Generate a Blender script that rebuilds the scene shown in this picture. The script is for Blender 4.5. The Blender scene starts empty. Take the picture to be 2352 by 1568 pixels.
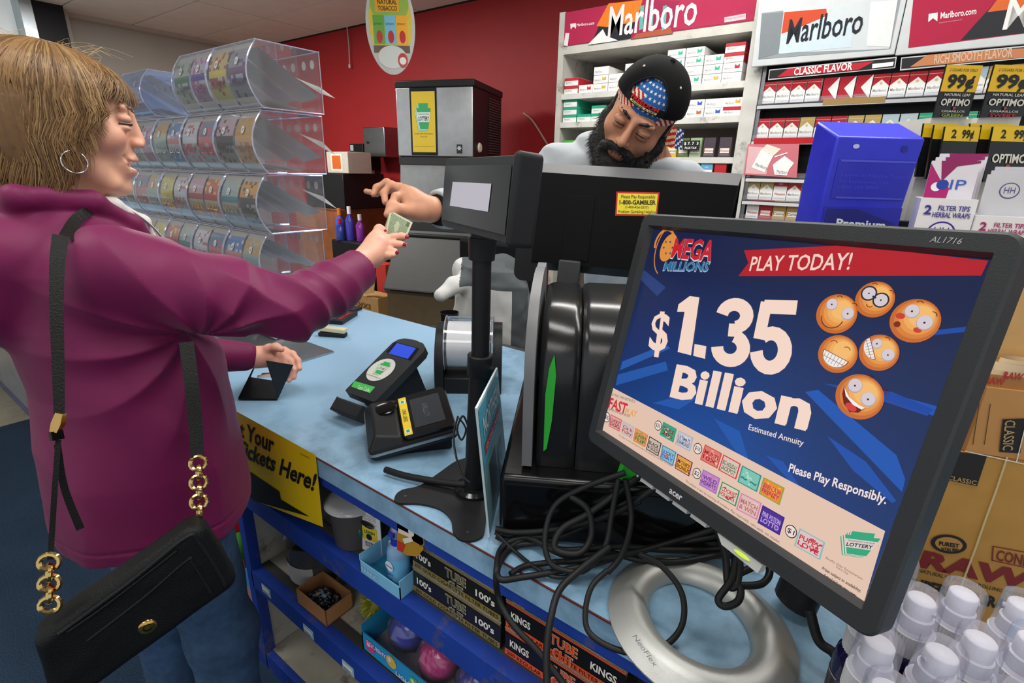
import bpy, math, random
import numpy as np
from mathutils import Matrix, Vector, noise
random.seed(7)
sc = bpy.context.scene
COL = sc.collection
# ---------------------------------------------------------------- camera, 18 mm lens, measured from the room's vanishing points
EYE = np.array([0.0, 0.0, 1.48]); FPX = 1176.0
def _cam_axes():
    a, b, c = 0.6305, 0.3228, 0.0221
    rx = np.array([[1,0,0],[0,math.cos(b),-math.sin(b)],[0,math.sin(b),math.cos(b)]])
    ry = np.array([[math.cos(a),0,math.sin(a)],[0,1,0],[-math.sin(a),0,math.cos(a)]])
    rz = np.array([[math.cos(c),-math.sin(c),0],[math.sin(c),math.cos(c),0],[0,0,1]])
    M = rz @ rx @ ry
    return np.stack([M[:,0], M[:,2], -M[:,1]], 1)
W2C = _cam_axes()
cam = bpy.data.cameras.new('camera'); camo = bpy.data.objects.new('camera', cam); COL.objects.link(camo)
cam.lens = 18.0; cam.sensor_width = 36.0; cam.clip_start = 0.02; cam.clip_end = 60
R3 = W2C.T
camo.matrix_world = Matrix([[R3[0,0],-R3[0,1],-R3[0,2],EYE[0]],[R3[1,0],-R3[1,1],-R3[1,2],EYE[1]],[R3[2,0],-R3[2,1],-R3[2,2],EYE[2]],[0,0,0,1]])
sc.camera = camo
# ---------------------------------------------------------------- exposure, world, lamps
sc.view_settings.view_transform = 'Standard'; sc.view_settings.look = 'None'
sc.view_settings.gamma = 1; sc.view_settings.use_curve_mapping = False
sc.view_settings.exposure = 0.26
wd = bpy.data.worlds.new('world'); sc.world = wd; wd.use_nodes = True
wd.node_tree.nodes['Background'].inputs[0].default_value = (0.93, 0.97, 1.0, 1)
wd.node_tree.nodes['Background'].inputs[1].default_value = 0.62
def area(name, loc, sx, sy, power, rot=(0,0,0), col=(1,0.97,0.92)):
    l = bpy.data.lights.new(name, 'AREA'); l.shape = 'RECTANGLE'; l.size = sx; l.size_y = sy; l.energy = power; l.color = col
    o = bpy.data.objects.new(name, l); COL.objects.link(o); o.location = loc; o.rotation_euler = rot
    return o
area('ceiling_lamp_counter', (-0.35, 0.35, 2.66), 1.2, 0.3, 15)
area('ceiling_lamp_customer', (-1.7, -0.5, 2.66), 1.2, 0.6, 16)
area('ceiling_lamp_clerk', (-0.95, 1.95, 2.66), 1.2, 0.35, 22)
area('ceiling_lamp_shelf', (0.3, 1.6, 2.66), 1.2, 0.35, 18)
area('ceiling_lamp_far', (-4.0, 1.6, 2.66), 1.2, 0.5, 55)
area('ceiling_lamp_store', (0.4, -1.6, 2.66), 1.6, 1.0, 22)
# ---------------------------------------------------------------- measuring: where a sight line meets a real plane
def ray(px, py): return W2C.T @ np.array([(px-1176)/FPX, (py-784)/FPX, 1.0])
def at(px, py, d): return EYE + ray(px, py)*d
def onz(px, py, z): r = ray(px, py); return EYE + r*(z-EYE[2])/r[2]
def ony(px, py, y): r = ray(px, py); return EYE + r*y/r[1]
def onx(px, py, x): r = ray(px, py); return EYE + r*x/r[0]
def nrm(v): v = np.array(v, float); return v/np.linalg.norm(v)
class Plane:
    def __init__(s, o, x, y):
        s.o = np.array(o, float); s.x = nrm(x); y = np.array(y, float); s.y = nrm(y - s.x*(y@s.x)); s.n = np.cross(s.x, s.y)
    def hit(s, px, py, lift=0.0):
        r = ray(px, py); o = s.o + s.n*lift
        return EYE + r*((o-EYE)@s.n)/(r@s.n)
    def loc(s, px, py): p = s.hit(px, py)-s.o; return (p@s.x, p@s.y)
    def pt(s, u, v, w=0.0): return s.o + s.x*u + s.y*v + s.n*w
    def mat(s, u=0, v=0, w=0): 
        o = s.pt(u, v, w); return Matrix([[s.x[i], s.y[i], s.n[i], o[i]] for i in range(3)] + [[0,0,0,1]])
# ---------------------------------------------------------------- materials
def lin(c):
    return tuple((v/12.92 if v <= .04045 else ((v+.055)/1.055)**2.4) for v in c[:3]) + (1,)
def C(h): h = h.lstrip('#'); return (int(h[0:2],16)/255, int(h[2:4],16)/255, int(h[4:6],16)/255)
MATS = {}
def mat(name, rough=.5, metal=0, bump=0, bscale=200, var=.0, vscale=20, emit=0, coat=0, spec=.5, alpha=1, trans=0, col=None, ior=1.45, sheen=0, sss=0, dirt=0, dark=1):
    if name in MATS: return MATS[name]
    m = bpy.data.materials.new(name); m.use_nodes = True; nt = m.node_tree; N = nt.nodes; L = nt.links
    b = N['Principled BSDF']; b.inputs['Roughness'].default_value = rough; b.inputs['Metallic'].default_value = metal
    b.inputs['Specular IOR Level'].default_value = spec; b.inputs['Coat Weight'].default_value = coat; b.inputs['IOR'].default_value = ior
    b.inputs['Transmission Weight'].default_value = trans; b.inputs['Alpha'].default_value = alpha
    if sheen: b.inputs['Sheen Weight'].default_value = sheen; b.inputs['Sheen Roughness'].default_value = .5
    if sss: b.inputs['Subsurface Weight'].default_value = sss; b.inputs['Subsurface Radius'].default_value = (.02,.007,.004); b.inputs['Subsurface Scale'].default_value = .35
    if col is None:
        a = N.new('ShaderNodeAttribute'); a.attribute_name = 'Col'; src = a.outputs['Color']
    else:
        a = N.new('ShaderNodeRGB'); a.outputs[0].default_value = lin(col); src = a.outputs[0]
    tc = N.new('ShaderNodeTexCoord')
    if var:
        n = N.new('ShaderNodeTexNoise'); n.inputs['Scale'].default_value = vscale; n.inputs['Detail'].default_value = 4; L.new(tc.outputs['Object'], n.inputs['Vector'])
        mr = N.new('ShaderNodeMapRange'); mr.inputs[1].default_value = .3; mr.inputs[2].default_value = .7; mr.inputs[3].default_value = 1-var; mr.inputs[4].default_value = 1+var*.5
        L.new(n.outputs['Fac'], mr.inputs[0])
        mx = N.new('ShaderNodeVectorMath'); mx.operation = 'SCALE'; L.new(src, mx.inputs[0]); L.new(mr.outputs[0], mx.inputs['Scale']); src = mx.outputs[0]
    if dirt:
        n = N.new('ShaderNodeTexNoise'); n.inputs['Scale'].default_value = 9; n.inputs['Detail'].default_value = 8; n.inputs['Roughness'].default_value = .7; L.new(tc.outputs['Object'], n.inputs['Vector'])
        mr = N.new('ShaderNodeMapRange'); mr.inputs[1].default_value = .56; mr.inputs[2].default_value = .68; mr.inputs[3].default_value = 0; mr.inputs[4].default_value = dirt
        L.new(n.outputs['Fac'], mr.inputs[0])
        mm = N.new('ShaderNodeMix'); mm.data_type = 'RGBA'; L.new(mr.outputs[0], mm.inputs[0]); L.new(src, mm.inputs[6]); mm.inputs[7].default_value = (.12,.10,.07,1); src = mm.outputs[2]
    if dark<1:
        dk = N.new('ShaderNodeVectorMath'); dk.operation='SCALE'; dk.inputs['Scale'].default_value=dark; L.new(src, dk.inputs[0]); L.new(dk.outputs[0], b.inputs['Base Color'])
    else: L.new(src, b.inputs['Base Color'])
    if emit: L.new(src, b.inputs['Emission Color']); b.inputs['Emission Strength'].default_value = emit
    if bump:
        n = N.new('ShaderNodeTexNoise'); n.inputs['Scale'].default_value = bscale; n.inputs['Detail'].default_value = 3; L.new(tc.outputs['Object'], n.inputs['Vector'])
        bp = N.new('ShaderNodeBump'); bp.inputs['Strength'].default_value = bump; bp.inputs['Distance'].default_value = .002; L.new(n.outputs['Fac'], bp.inputs['Height']); L.new(bp.outputs[0], b.inputs['Normal'])
    MATS[name] = m; return m
M_paper = mat('printed_card', .55, var=.03, vscale=40)
M_glossprint = mat('glossy_print', .18, var=.03, vscale=40)
M_plastic = mat('moulded_plastic', .42, bump=.12, bscale=900, var=.05, spec=.3)
M_gloss = mat('gloss_plastic', .12, var=.03)
M_rubber = mat('rubber', .5, bump=.1, spec=.3)
M_darkglass = mat('dark_glass', .1, spec=.22)
M_paint = mat('painted_board', .5, bump=.1, bscale=60, var=.12, vscale=12, dirt=.8)
M_metal = mat('brushed_metal', .32, metal=1, bump=.1, bscale=300, var=.08)
M_chrome = mat('bright_metal', .15, metal=1, var=.02)
M_fabric = mat('cloth', .9, bump=.25, bscale=700, var=.06, spec=.15)
M_black = mat('dark_plastic', .45, bump=.08, bscale=900, var=.05, spec=.12)
M_leather = mat('grained_leather', .45, bump=.5, bscale=420, var=.1, spec=.2)
M_screen = mat('lit_screen', .22, emit=.80, spec=.35, dark=.04)
M_card = mat('cardboard', .8, var=.08, vscale=30)
M_matte = mat('matte_surface', .8, bump=.1, bscale=120, var=.05)
def clear(name, tint=(1,1,1), rough=.03, fac=.86, gl=.75):
    # thin clear plastic: mostly see-through with a facing-dependent glossy share
    m = bpy.data.materials.new(name); m.use_nodes = True; nt = m.node_tree; N = nt.nodes; L = nt.links; N.clear()
    o = N.new('ShaderNodeOutputMaterial'); t = N.new('ShaderNodeBsdfTransparent'); t.inputs[0].default_value = lin(tint)
    g = N.new('ShaderNodeBsdfGlossy'); g.inputs['Roughness'].default_value = rough; g.inputs[0].default_value = (1,1,1,1)
    d = N.new('ShaderNodeBsdfDiffuse'); d.inputs[0].default_value = lin((.88,.885,.90))
    lw = N.new('ShaderNodeLayerWeight'); lw.inputs[0].default_value = .35
    mr = N.new('ShaderNodeMapRange'); mr.inputs[3].default_value = (1-fac)*.35; mr.inputs[4].default_value = gl; L.new(lw.outputs['Fresnel'], mr.inputs[0])
    m1 = N.new('ShaderNodeMixShader'); m1.inputs[0].default_value = (1-fac); L.new(t.outputs[0], m1.inputs[1]); L.new(d.outputs[0], m1.inputs[2])
    m2 = N.new('ShaderNodeMixShader'); L.new(mr.outputs[0], m2.inputs[0]); L.new(m1.outputs[0], m2.inputs[1]); L.new(g.outputs[0], m2.inputs[2])
    L.new(m2.outputs[0], o.inputs[0]); MATS[name] = m; return m
M_clear = clear('clear_acrylic', (.98,.985,1.0), .05, .94)
M_edge = clear('acrylic_edge', (.72,.76,.95), .1, .6)
M_frost = clear('cloudy_plastic', (.97,.97,1.0), .12, .93, .38)
# ---------------------------------------------------------------- mesh builder
_txt = {}
def text_mesh(s, bold=0.0):
    k = (s, bold)
    if k in _txt: return _txt[k]
    cu = bpy.data.curves.new('t', 'FONT'); cu.body = s; cu.size = 1; cu.offset = bold; cu.resolution_u = 2
    o = bpy.data.objects.new('t', cu); COL.objects.link(o)
    me = bpy.data.meshes.new_from_object(o.evaluated_get(bpy.context.evaluated_depsgraph_get()))
    vs = [(v.co.x, v.co.y) for v in me.vertices]; fs = [tuple(p.vertices) for p in me.polygons]
    bpy.data.objects.remove(o); bpy.data.curves.remove(cu); bpy.data.meshes.remove(me)
    if vs:
        x0 = min(v[0] for v in vs); x1 = max(v[0] for v in vs); vs = [((v[0]-x0)/max(x1-x0,1e-6), v[1]/.73) for v in vs]; asp = (x1-x0)/.73
    else: asp = 1
    _txt[k] = (vs, fs, asp); return _txt[k]
class MB:
    def __init__(s): s.v=[]; s.f=[]; s.c=[]; s.s=[]; s.m=[]; s.M=Matrix.Identity(4); s.mi=0
    def add(s, vs, fs, col=(.5,.5,.5), smooth=False):
        b = len(s.v); M = s.M
        s.v += [tuple(M @ Vector(p)) for p in vs]; s.f += [tuple(i+b for i in f) for f in fs]
        s.c += [col]*len(fs); s.s += [smooth]*len(fs); s.m += [s.mi]*len(fs); return s
    def box(s, x0,x1,y0,y1,z0,z1, col=(.5,.5,.5), top=None, front=None):
        v=[(x0,y0,z0),(x1,y0,z0),(x1,y1,z0),(x0,y1,z0),(x0,y0,z1),(x1,y0,z1),(x1,y1,z1),(x0,y1,z1)]
        fs=[(0,3,2,1),(4,5,6,7),(0,1,5,4),(1,2,6,5),(2,3,7,6),(3,0,4,7)]
        s.add(v, fs, col)
        if top: s.c[-5]=top
        if front: s.c[-4]=front
        return s
    def prism(s, pts, z0, z1, col=(.5,.5,.5), side=None, smooth=False, caps=True):
        n=len(pts); 
        ar=sum(pts[i][0]*pts[(i+1)%n][1]-pts[(i+1)%n][0]*pts[i][1] for i in range(n))
        if ar<0: pts=list(pts)[::-1]
        v=[(p[0],p[1],z0) for p in pts]+[(p[0],p[1],z1) for p in pts]
        if caps: s.add(v, [tuple(range(n-1,-1,-1)), tuple(range(n,2*n))], col)
        s.add(v, [(i,(i+1)%n,(i+1)%n+n,i+n) for i in range(n)], side or col, smooth); return s
    def lathe(s, prof, col=(.5,.5,.5), n=24, smooth=True, cols=None, a0=0, a1=2*math.pi):
        full = abs(a1-a0-2*math.pi)<1e-6; k=len(prof); m = n if full else n+1
        v=[]
        for i in range(m):
            a=a0+(a1-a0)*i/n; v+=[(r*math.cos(a), r*math.sin(a), z) for r,z in prof]
        for j in range(k-1):
            fs=[]
            for i in range(n):
                i2=(i+1)%m; fs.append((i*k+j, i2*k+j, i2*k+j+1, i*k+j+1))
            s.add(v if j==0 else [], [], col)
            b=len(s.v)-len(v)
            s.f += [tuple(q+b for q in f) for f in fs]; s.c += [cols[j] if cols else col]*n; s.s += [smooth]*n; s.m += [s.mi]*n
        return s
    def tube(s, path, r=.003, n=8, col=(.05,.05,.05), closed=False, flat=1.0, caps=True):
        P=[np.array(p,float) for p in path]; k=len(P)
        rs = r if isinstance(r,(list,tuple)) else [r]*k
        T=[nrm(P[(i+1)%k]-P[i-1]) if closed else nrm(P[min(i+1,k-1)]-P[max(i-1,0)]) for i in range(k)]
        u=np.cross(T[0],[0,0,1.0]); u = nrm(u) if np.linalg.norm(u)>1e-3 else np.array([1.0,0,0])
        v=[]
        for i in range(k):
            u=u-T[i]*(u@T[i]); u=nrm(u); w=np.cross(T[i],u)
            for j in range(n):
                a=2*math.pi*j/n; v.append(tuple(P[i]+(u*math.cos(a)+w*math.sin(a)*flat)*rs[i]))
        fs=[]
        for i in range(k if closed else k-1):
            i2=(i+1)%k
            for j in range(n): fs.append((i*n+j,i*n+(j+1)%n,i2*n+(j+1)%n,i2*n+j))
        s.add(v, fs, col, True)
        if caps and not closed: 
            s.add(v[:n], [tuple(range(n-1,-1,-1))], col); s.add(v[-n:], [tuple(range(n))], col)
        return s
    def cyl(s, p0, p1, r0, r1=None, n=20, col=(.5,.5,.5)):
        return s.tube([p0,p1],[r0, r0 if r1 is None else r1], n, col)
    def ball(s, c, r, col=(.5,.5,.5), n=16, m=10):
        r = r if isinstance(r,(list,tuple)) else (r,r,r)
        v=[];fs=[]
        for i in range(m+1):
            t=math.pi*i/m
            for j in range(n):
                a=2*math.pi*j/n; v.append((c[0]+r[0]*math.sin(t)*math.cos(a), c[1]+r[1]*math.sin(t)*math.sin(a), c[2]+r[2]*math.cos(t)))
        for i in range(m):
            for j in range(n): fs.append((i*n+j,(i+1)*n+j,(i+1)*n+(j+1)%n,i*n+(j+1)%n))
        return s.add(v,fs,col,True)
    def sheet(s, fn, nu, nv, col=(.5,.5,.5), smooth=True, colfn=None, thick=0):
        v=[tuple(fn(i/nu,j/nv)) for i in range(nu+1) for j in range(nv+1)]
        fs=[(i*(nv+1)+j,(i+1)*(nv+1)+j,(i+1)*(nv+1)+j+1,i*(nv+1)+j+1) for i in range(nu) for j in range(nv)]
        s.add(v,fs,col,smooth)
        if colfn:
            k=len(s.c)-len(fs)
            for i in range(nu):
                for j in range(nv): s.c[k+i*nv+j]=colfn((i+.5)/nu,(j+.5)/nv)
        return s
    # ---- printing on a plane (all in the plane's own metres)
    def poly(s, P, uv, col, w=.0004):
        return s.add([tuple(P.pt(u,v,w)) for u,v in uv], [tuple(range(len(uv)))], col)
    def rect(s, P, u0,v0,u1,v1, col, w=.0004): return s.poly(P, [(u0,v0),(u1,v0),(u1,v1),(u0,v1)], col, w)
    def disc(s, P, u,v, r, col, w=.0006, n=28, ry=None, rot=0, a0=0, a1=2*math.pi):
        ry = r if ry is None else ry; q=[]
        for i in range(n):
            a=a0+(a1-a0)*i/(n if a1-a0>6.28 else n-1); x=r*math.cos(a); y=ry*math.sin(a)
            q.append((u+x*math.cos(rot)-y*math.sin(rot), v+x*math.sin(rot)+y*math.cos(rot)))
        return s.poly(P,q,col,w)
    def line(s, P, pts, wd, col, w=.0008):
        for a,b in zip(pts[:-1],pts[1:]):
            a=np.array(a,float); b=np.array(b,float); d=b-a; L=np.linalg.norm(d)
            if L<1e-7: continue
            d/=L; n=np.array([-d[1],d[0]])*wd/2; a=a-d*wd*.25; b=b+d*wd*.25
            s.poly(P,[a-n,b-n,b+n,a+n],col,w)
        return s
    def arc(s, P, u,v,r,a0,a1,wd,col,w=.0008,ry=None,n=14,rot=0):
        ry = r if ry is None else ry; pts=[]
        for i in range(n+1):
            a=a0+(a1-a0)*i/n; x=r*math.cos(a); y=ry*math.sin(a)
            pts.append((u+x*math.cos(rot)-y*math.sin(rot), v+x*math.sin(rot)+y*math.cos(rot)))
        return s.line(P,pts,wd,col,w)
    def txt(s, P, t, bl, br, tl, col, bold=0.0, w=.001):
        # baseline-left, baseline-right and top-left in plane metres
        vs,fs,_=text_mesh(t,bold); bl=np.array(bl,float); ex=np.array(br,float)-bl; ey=np.array(tl,float)-bl
        q=[bl+ex*x+ey*y for x,y in vs]
        return s.add([tuple(P.pt(a,b,w)) for a,b in q], fs, col)
    def txth(s, P, t, u, v, h, col, bold=0.0, w=.001, width=None, align='l', stretch=1.0, shear=0.0, ang=0.0):
        vs,fs,asp=text_mesh(t,bold); W = width if width else asp*h*stretch
        if align=='c': u0=-W/2
        elif align=='r': u0=-W
        else: u0=0
        ca,sa=math.cos(ang),math.sin(ang); out=[]
        for x,y in vs:
            a=u0+x*W+y*h*shear; b=y*h; out.append((u+a*ca-b*sa, v+a*sa+b*ca))
        return s.add([tuple(P.pt(a,b,w)) for a,b in out], fs, col)
    # ---- make the object
    def build(s, name, material=None, parent=None, bevel=0, seg=2, smooth_angle=None, label=None, mods=None, origin=None):
        me = bpy.data.meshes.new(name)
        PM = parent_matrix(parent) if parent else None
        if parent is None and origin is not None: PM = Matrix.Translation(Vector(origin))
        inv = PM.inverted() if PM else None
        vs = [tuple(inv @ Vector(p)) for p in s.v] if inv else s.v
        me.from_pydata(vs, [], s.f)
        me.polygons.foreach_set('use_smooth', s.s)
        mats = material if isinstance(material,(list,tuple)) else [material or M_plastic]
        for m in mats: me.materials.append(m)
        me.polygons.foreach_set('material_index', s.m)
        ca = me.color_attributes.new('Col','FLOAT_COLOR','CORNER')
        lc = {}
        arr = np.empty((len(me.loops),4),dtype=np.float32); k=0
        for f,c in zip(s.f,s.c):
            if c not in lc: lc[c]=lin(c)
            arr[k:k+len(f)]=lc[c]; k+=len(f)
        ca.data.foreach_set('color', arr.ravel())
        me.validate(clean_customdata=False); me.update()
        o = bpy.data.objects.new(name, me); COL.objects.link(o)
        if parent: o.parent = parent; _PMX[o.name]=PM
        elif origin is not None: o.matrix_world = PM; _PMX[o.name]=PM
        if not bevel and any(s.s) and len(s.f)<9000:
            try: me.set_sharp_from_angle(angle=math.radians(50))
            except Exception: pass
        if bevel:
            b = o.modifiers.new('bevel','BEVEL'); b.width=bevel; b.segments=seg; b.limit_method='ANGLE'; b.angle_limit=math.radians(35); b.harden_normals=False
            for p in me.polygons: p.use_smooth=True
            try: me.set_sharp_from_angle(angle=math.radians(35))
            except Exception: pass
        if label: o['label']=label
        return o
_PMX = {}
def parent_matrix(p):
    M = _PMX.get(p.name, Matrix.Identity(4)); return M
def tag(o, label=None, cat=None, group=None, kind=None):
    if label: o['label']=label
    if cat: o['category']=cat
    if group: o['group']=group
    if kind: o['kind']=kind
    return o
def thing(name, label, cat, loc=(0,0,0), group=None, M=None):
    o = bpy.data.objects.new(name, None); COL.objects.link(o); o.empty_display_size=.05
    mw = M.copy() if M else Matrix.Translation(Vector([float(q) for q in loc])); o.matrix_world = mw; _PMX[o.name]=mw
    return tag(o,label,cat,group)
def kids(o): return KIDS.get(o.name, None) or [c for c in COL.objects if c.parent==o]
KIDS = {}
def dup(root, M, label=None, group=None, _ch=None):
    if root.name not in KIDS: KIDS[root.name]=[(c,[g for g in COL.objects if g.parent==c]) for c in COL.objects if c.parent==root]
    r = root.copy(); COL.objects.link(r); r.matrix_world = M; _PMX[r.name]=M
    if label: r['label']=label
    if group: r['group']=group
    for c,gs in KIDS[root.name]:
        d=c.copy(); COL.objects.link(d); d.parent=r
        for g in gs: e=g.copy(); COL.objects.link(e); e.parent=d
    return r
def struct(o, label=None): o['kind']='structure'; return o
def TR(x,y,z,rz=0,rx=0,ry=0,s=1): return Matrix.Translation((x,y,z)) @ Matrix.Rotation(rz,4,'Z') @ Matrix.Rotation(ry,4,'Y') @ Matrix.Rotation(rx,4,'X') @ Matrix.Scale(s,4)
def spline(pts, n=8, closed=False):
    P=[np.array(p,float) for p in pts]; k=len(P); out=[]
    for i in range(k if closed else k-1):
        p0=P[(i-1)%k] if closed or i>0 else P[0]; p1=P[i]; p2=P[(i+1)%k]; p3=P[(i+2)%k] if closed or i+2<k else P[-1]
        for j in range(n):
            t=j/n; out.append(.5*((2*p1)+(-p0+p2)*t+(2*p0-5*p1+4*p2-p3)*t*t+(-p0+3*p1-3*p2+p3)*t**3))
    if not closed: out.append(P[-1])
    return out
BLK=C('17181a'); DGR=C('2b2c2e'); WHT=C('e9e9e6')
# ================================================================ the room
CZ = 2.70; WY = 3.46; WX = -6.25; T = 0.90; FY = 0.52
def carpet_mat():
    m = bpy.data.materials.new('blue_carpet'); m.use_nodes=True; nt=m.node_tree; N=nt.nodes; L=nt.links; b=N['Principled BSDF']
    tc=N.new('ShaderNodeTexCoord'); n=N.new('ShaderNodeTexNoise'); n.inputs['Scale'].default_value=260; n.inputs['Detail'].default_value=4
    n2=N.new('ShaderNodeTexNoise'); n2.inputs['Scale'].default_value=5; n2.inputs['Detail'].default_value=3
    L.new(tc.outputs['Object'],n.inputs['Vector']); L.new(tc.outputs['Object'],n2.inputs['Vector'])
    cr=N.new('ShaderNodeValToRGB'); cr.color_ramp.elements[0].position=.3; cr.color_ramp.elements[0].color=lin(C('16283c')); cr.color_ramp.elements[1].position=.75; cr.color_ramp.elements[1].color=lin(C('35587a'))
    L.new(n.outputs['Fac'],cr.inputs[0]); mx=N.new('ShaderNodeMix'); mx.data_type='RGBA'; mx.blend_type='MULTIPLY'; mx.inputs[0].default_value=.5
    L.new(cr.outputs[0],mx.inputs[6]); L.new(n2.outputs['Fac'],mx.inputs[7]); L.new(mx.outputs[2],b.inputs['Base Color']); b.inputs['Roughness'].default_value=.95
    bp=N.new('ShaderNodeBump'); bp.inputs['Strength'].default_value=.6; bp.inputs['Distance'].default_value=.004; L.new(n.outputs['Fac'],bp.inputs['Height']); L.new(bp.outputs[0],b.inputs['Normal'])
    return m
def struct_box(name, x0,x1,y0,y1,z0,z1,col,m, **k):
    mb=MB(); mb.box(x0,x1,y0,y1,z0,z1,col); o=mb.build(name,m,**k); o['kind']='structure'; return o
M_wall = mat('wall_paint', .55, bump=.25, bscale=140, var=.06, vscale=3)
M_tile = mat('floor_tile', .45, bump=.1, bscale=30, var=.2, vscale=6, dirt=.5)
struct_box('floor', -6.6, 3, -3, FY+.06, -.05, 0, C('24405c'), carpet_mat())
struct_box('floor_tiles', -6.6, 3, FY+.06, WY+.2, -.05, -.001, C('8d8470'), M_tile)
o=struct_box('floor_beige_tiles', -6.6, -3.96, -3, FY+.055, -.002, .003, C('a79e86'), M_tile)
struct_box('wall_back', -6.4, 3, WY, WY+.1, 0, CZ, C('ac2226'), M_wall)
struct_box('wall_left', WX-.1, WX, -3, WY, 0, CZ, C('b4b1a6'), M_wall)
# ceiling: 2 x 4 lay-in tiles with thin dark joints
mb=MB(); M_ceil=mat('ceiling_tile', .9, bump=.35, bscale=90, var=.05, vscale=8)
mb.box(-6.6,3,-3,WY+.1,CZ+.012,CZ+.06,C('4a443d'))
gy=0.57; gx=1.33; y=2.287-gy*8
xs=[-4.84-gx+gx*i for i in range(-1,8)]; ys=[y+gy*j for j in range(0,12)]
for i in range(len(xs)-1):
    for j in range(len(ys)-1):
        x0,x1=max(xs[i],WX+.05),min(xs[i+1],3); y0,y1=ys[j],min(ys[j+1],WY)
        if x1-x0<.05 or y1-y0<.05: continue
        mb.box(x0+.006,x1-.006,y0+.006,y1-.006,CZ-.0,CZ+.02,C('e2d8ca'))
ceil=mb.build('ceiling',M_ceil); struct(ceil)
struct_box('trim_1', WX, WX+.09, -3, WY, CZ-.035, CZ, C('b5aa9a'), M_ceil)
# window corner seen past the customer's head: dark steel post, bright strip, pale panel
struct_box('trim_2', WX+.1, WX+.28, 1.50, 1.72, 0, CZ, C('15161a'), M_plastic)
struct_box('trim_3', WX+.1, WX+.16, 1.72, 1.78, 0, CZ, C('b9b7ae'), M_plastic)
struct_box('trim_4', WX+.1, WX+.34, 1.42, 1.50, 0, CZ, C('aeb6bb'), M_metal)
struct_box('window_1', WX+.1, WX+.14, -.6, 1.42, .9, CZ, C('dfe3e2'), mat('glowing_panel',.4,emit=.25))  # pale panel with a faint glow added as emission
struct_box('baseboard_back', -6.2, -2, WY-.02, WY, 0, .1, C('2c1a18'), M_paint)
# ================================================================ checkout counter
cl=C('8db3d0')
def laminate():
    m = bpy.data.materials.new('blue_laminate'); m.use_nodes=True; nt=m.node_tree; N=nt.nodes; L=nt.links; b=N['Principled BSDF']
    tc=N.new('ShaderNodeTexCoord'); a=N.new('ShaderNodeAttribute'); a.attribute_name='Col'
    n=N.new('ShaderNodeTexNoise'); n.inputs['Scale'].default_value=14; n.inputs['Detail'].default_value=8; n.inputs['Roughness'].default_value=.65
    L.new(tc.outputs['Object'],n.inputs['Vector'])
    sx=N.new('ShaderNodeSeparateXYZ'); L.new(tc.outputs['Object'],sx.inputs[0])
    mr=N.new('ShaderNodeMapRange'); mr.inputs[1].default_value=-.25; mr.inputs[2].default_value=.05; mr.inputs[3].default_value=0; mr.inputs[4].default_value=.75; L.new(sx.outputs['X'],mr.inputs[0])
    m2=N.new('ShaderNodeMapRange'); m2.inputs[1].default_value=.42; m2.inputs[2].default_value=.7; L.new(n.outputs['Fac'],m2.inputs[0])
    mu=N.new('ShaderNodeMath'); mu.operation='MULTIPLY'; L.new(mr.outputs[0],mu.inputs[0]); L.new(m2.outputs[0],mu.inputs[1])
    mx=N.new('ShaderNodeMix'); mx.data_type='RGBA'; L.new(mu.outputs[0],mx.inputs[0]); L.new(a.outputs['Color'],mx.inputs[6]); mx.inputs[7].default_value=lin(C('587c93'))
    L.new(mx.outputs[2],b.inputs['Base Color']); b.inputs['Roughness'].default_value=.32
    return m
M_lam=laminate()
ct=thing('checkout_counter','long pale blue laminate checkout counter with royal blue open shelves below','counter',(-1.0,FY,0))
mb=MB(); mb.box(-4.9,1.3,FY,1.34,T-.046,T,cl); 
mb.build('counter_top',M_lam,ct,origin=None)
mb=MB(); mb.box(-4.9,1.3,FY-.0012,FY+.001,T-.0028,T+.0004,C('5a2c28')); mb.build('edge_seam',M_paper,ct)
BL=C('1b3f9e')
mb=MB(); mb.box(-1.29,1.3,FY+.008,FY+.03,T-.075,T-.046,BL); mb.build('front_rail',M_paint,ct)
def shelf(z, x0, x1, nm='shelf'):
    mb=MB(); mb.box(x0,x1,FY,FY+.030,z-.058,z,BL); mb.box(x0,x1,FY+.030,1.28,z-.02,z-.002,C('c4c0b2')); mb.box(x0,x1,FY+.03,FY+.055,z-.02,z+.0002,C('4a4a48'))
    return mb.build(nm,M_paint,ct)
shelf(.667,-1.29,1.3); shelf(.375,-1.29,1.3)
mb=MB(); mb.box(-1.29,1.3,FY+.01,1.28,.0,.06,C('bab5a6')); mb.box(-1.29,1.3,FY+.0,FY+.02,.0,.062,BL); mb.build('bottom_board',M_paint,ct)
for x in (-1.315,):
    mb=MB(); mb.box(x,x+.03,FY+.0,FY+.03,0,T-.046,BL); mb.build('post',M_paint,ct)
    mb=MB(); mb.box(x+.004,x+.024,FY+.03,1.28,0,T-.046,C('b9b5a8')); mb.build('divider_panel',M_paint,ct)
mb=MB(); mb.box(-4.9,1.3,1.26,1.28,0,T-.046,C('9c988a')); mb.build('back_panel',M_paint,ct)
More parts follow.
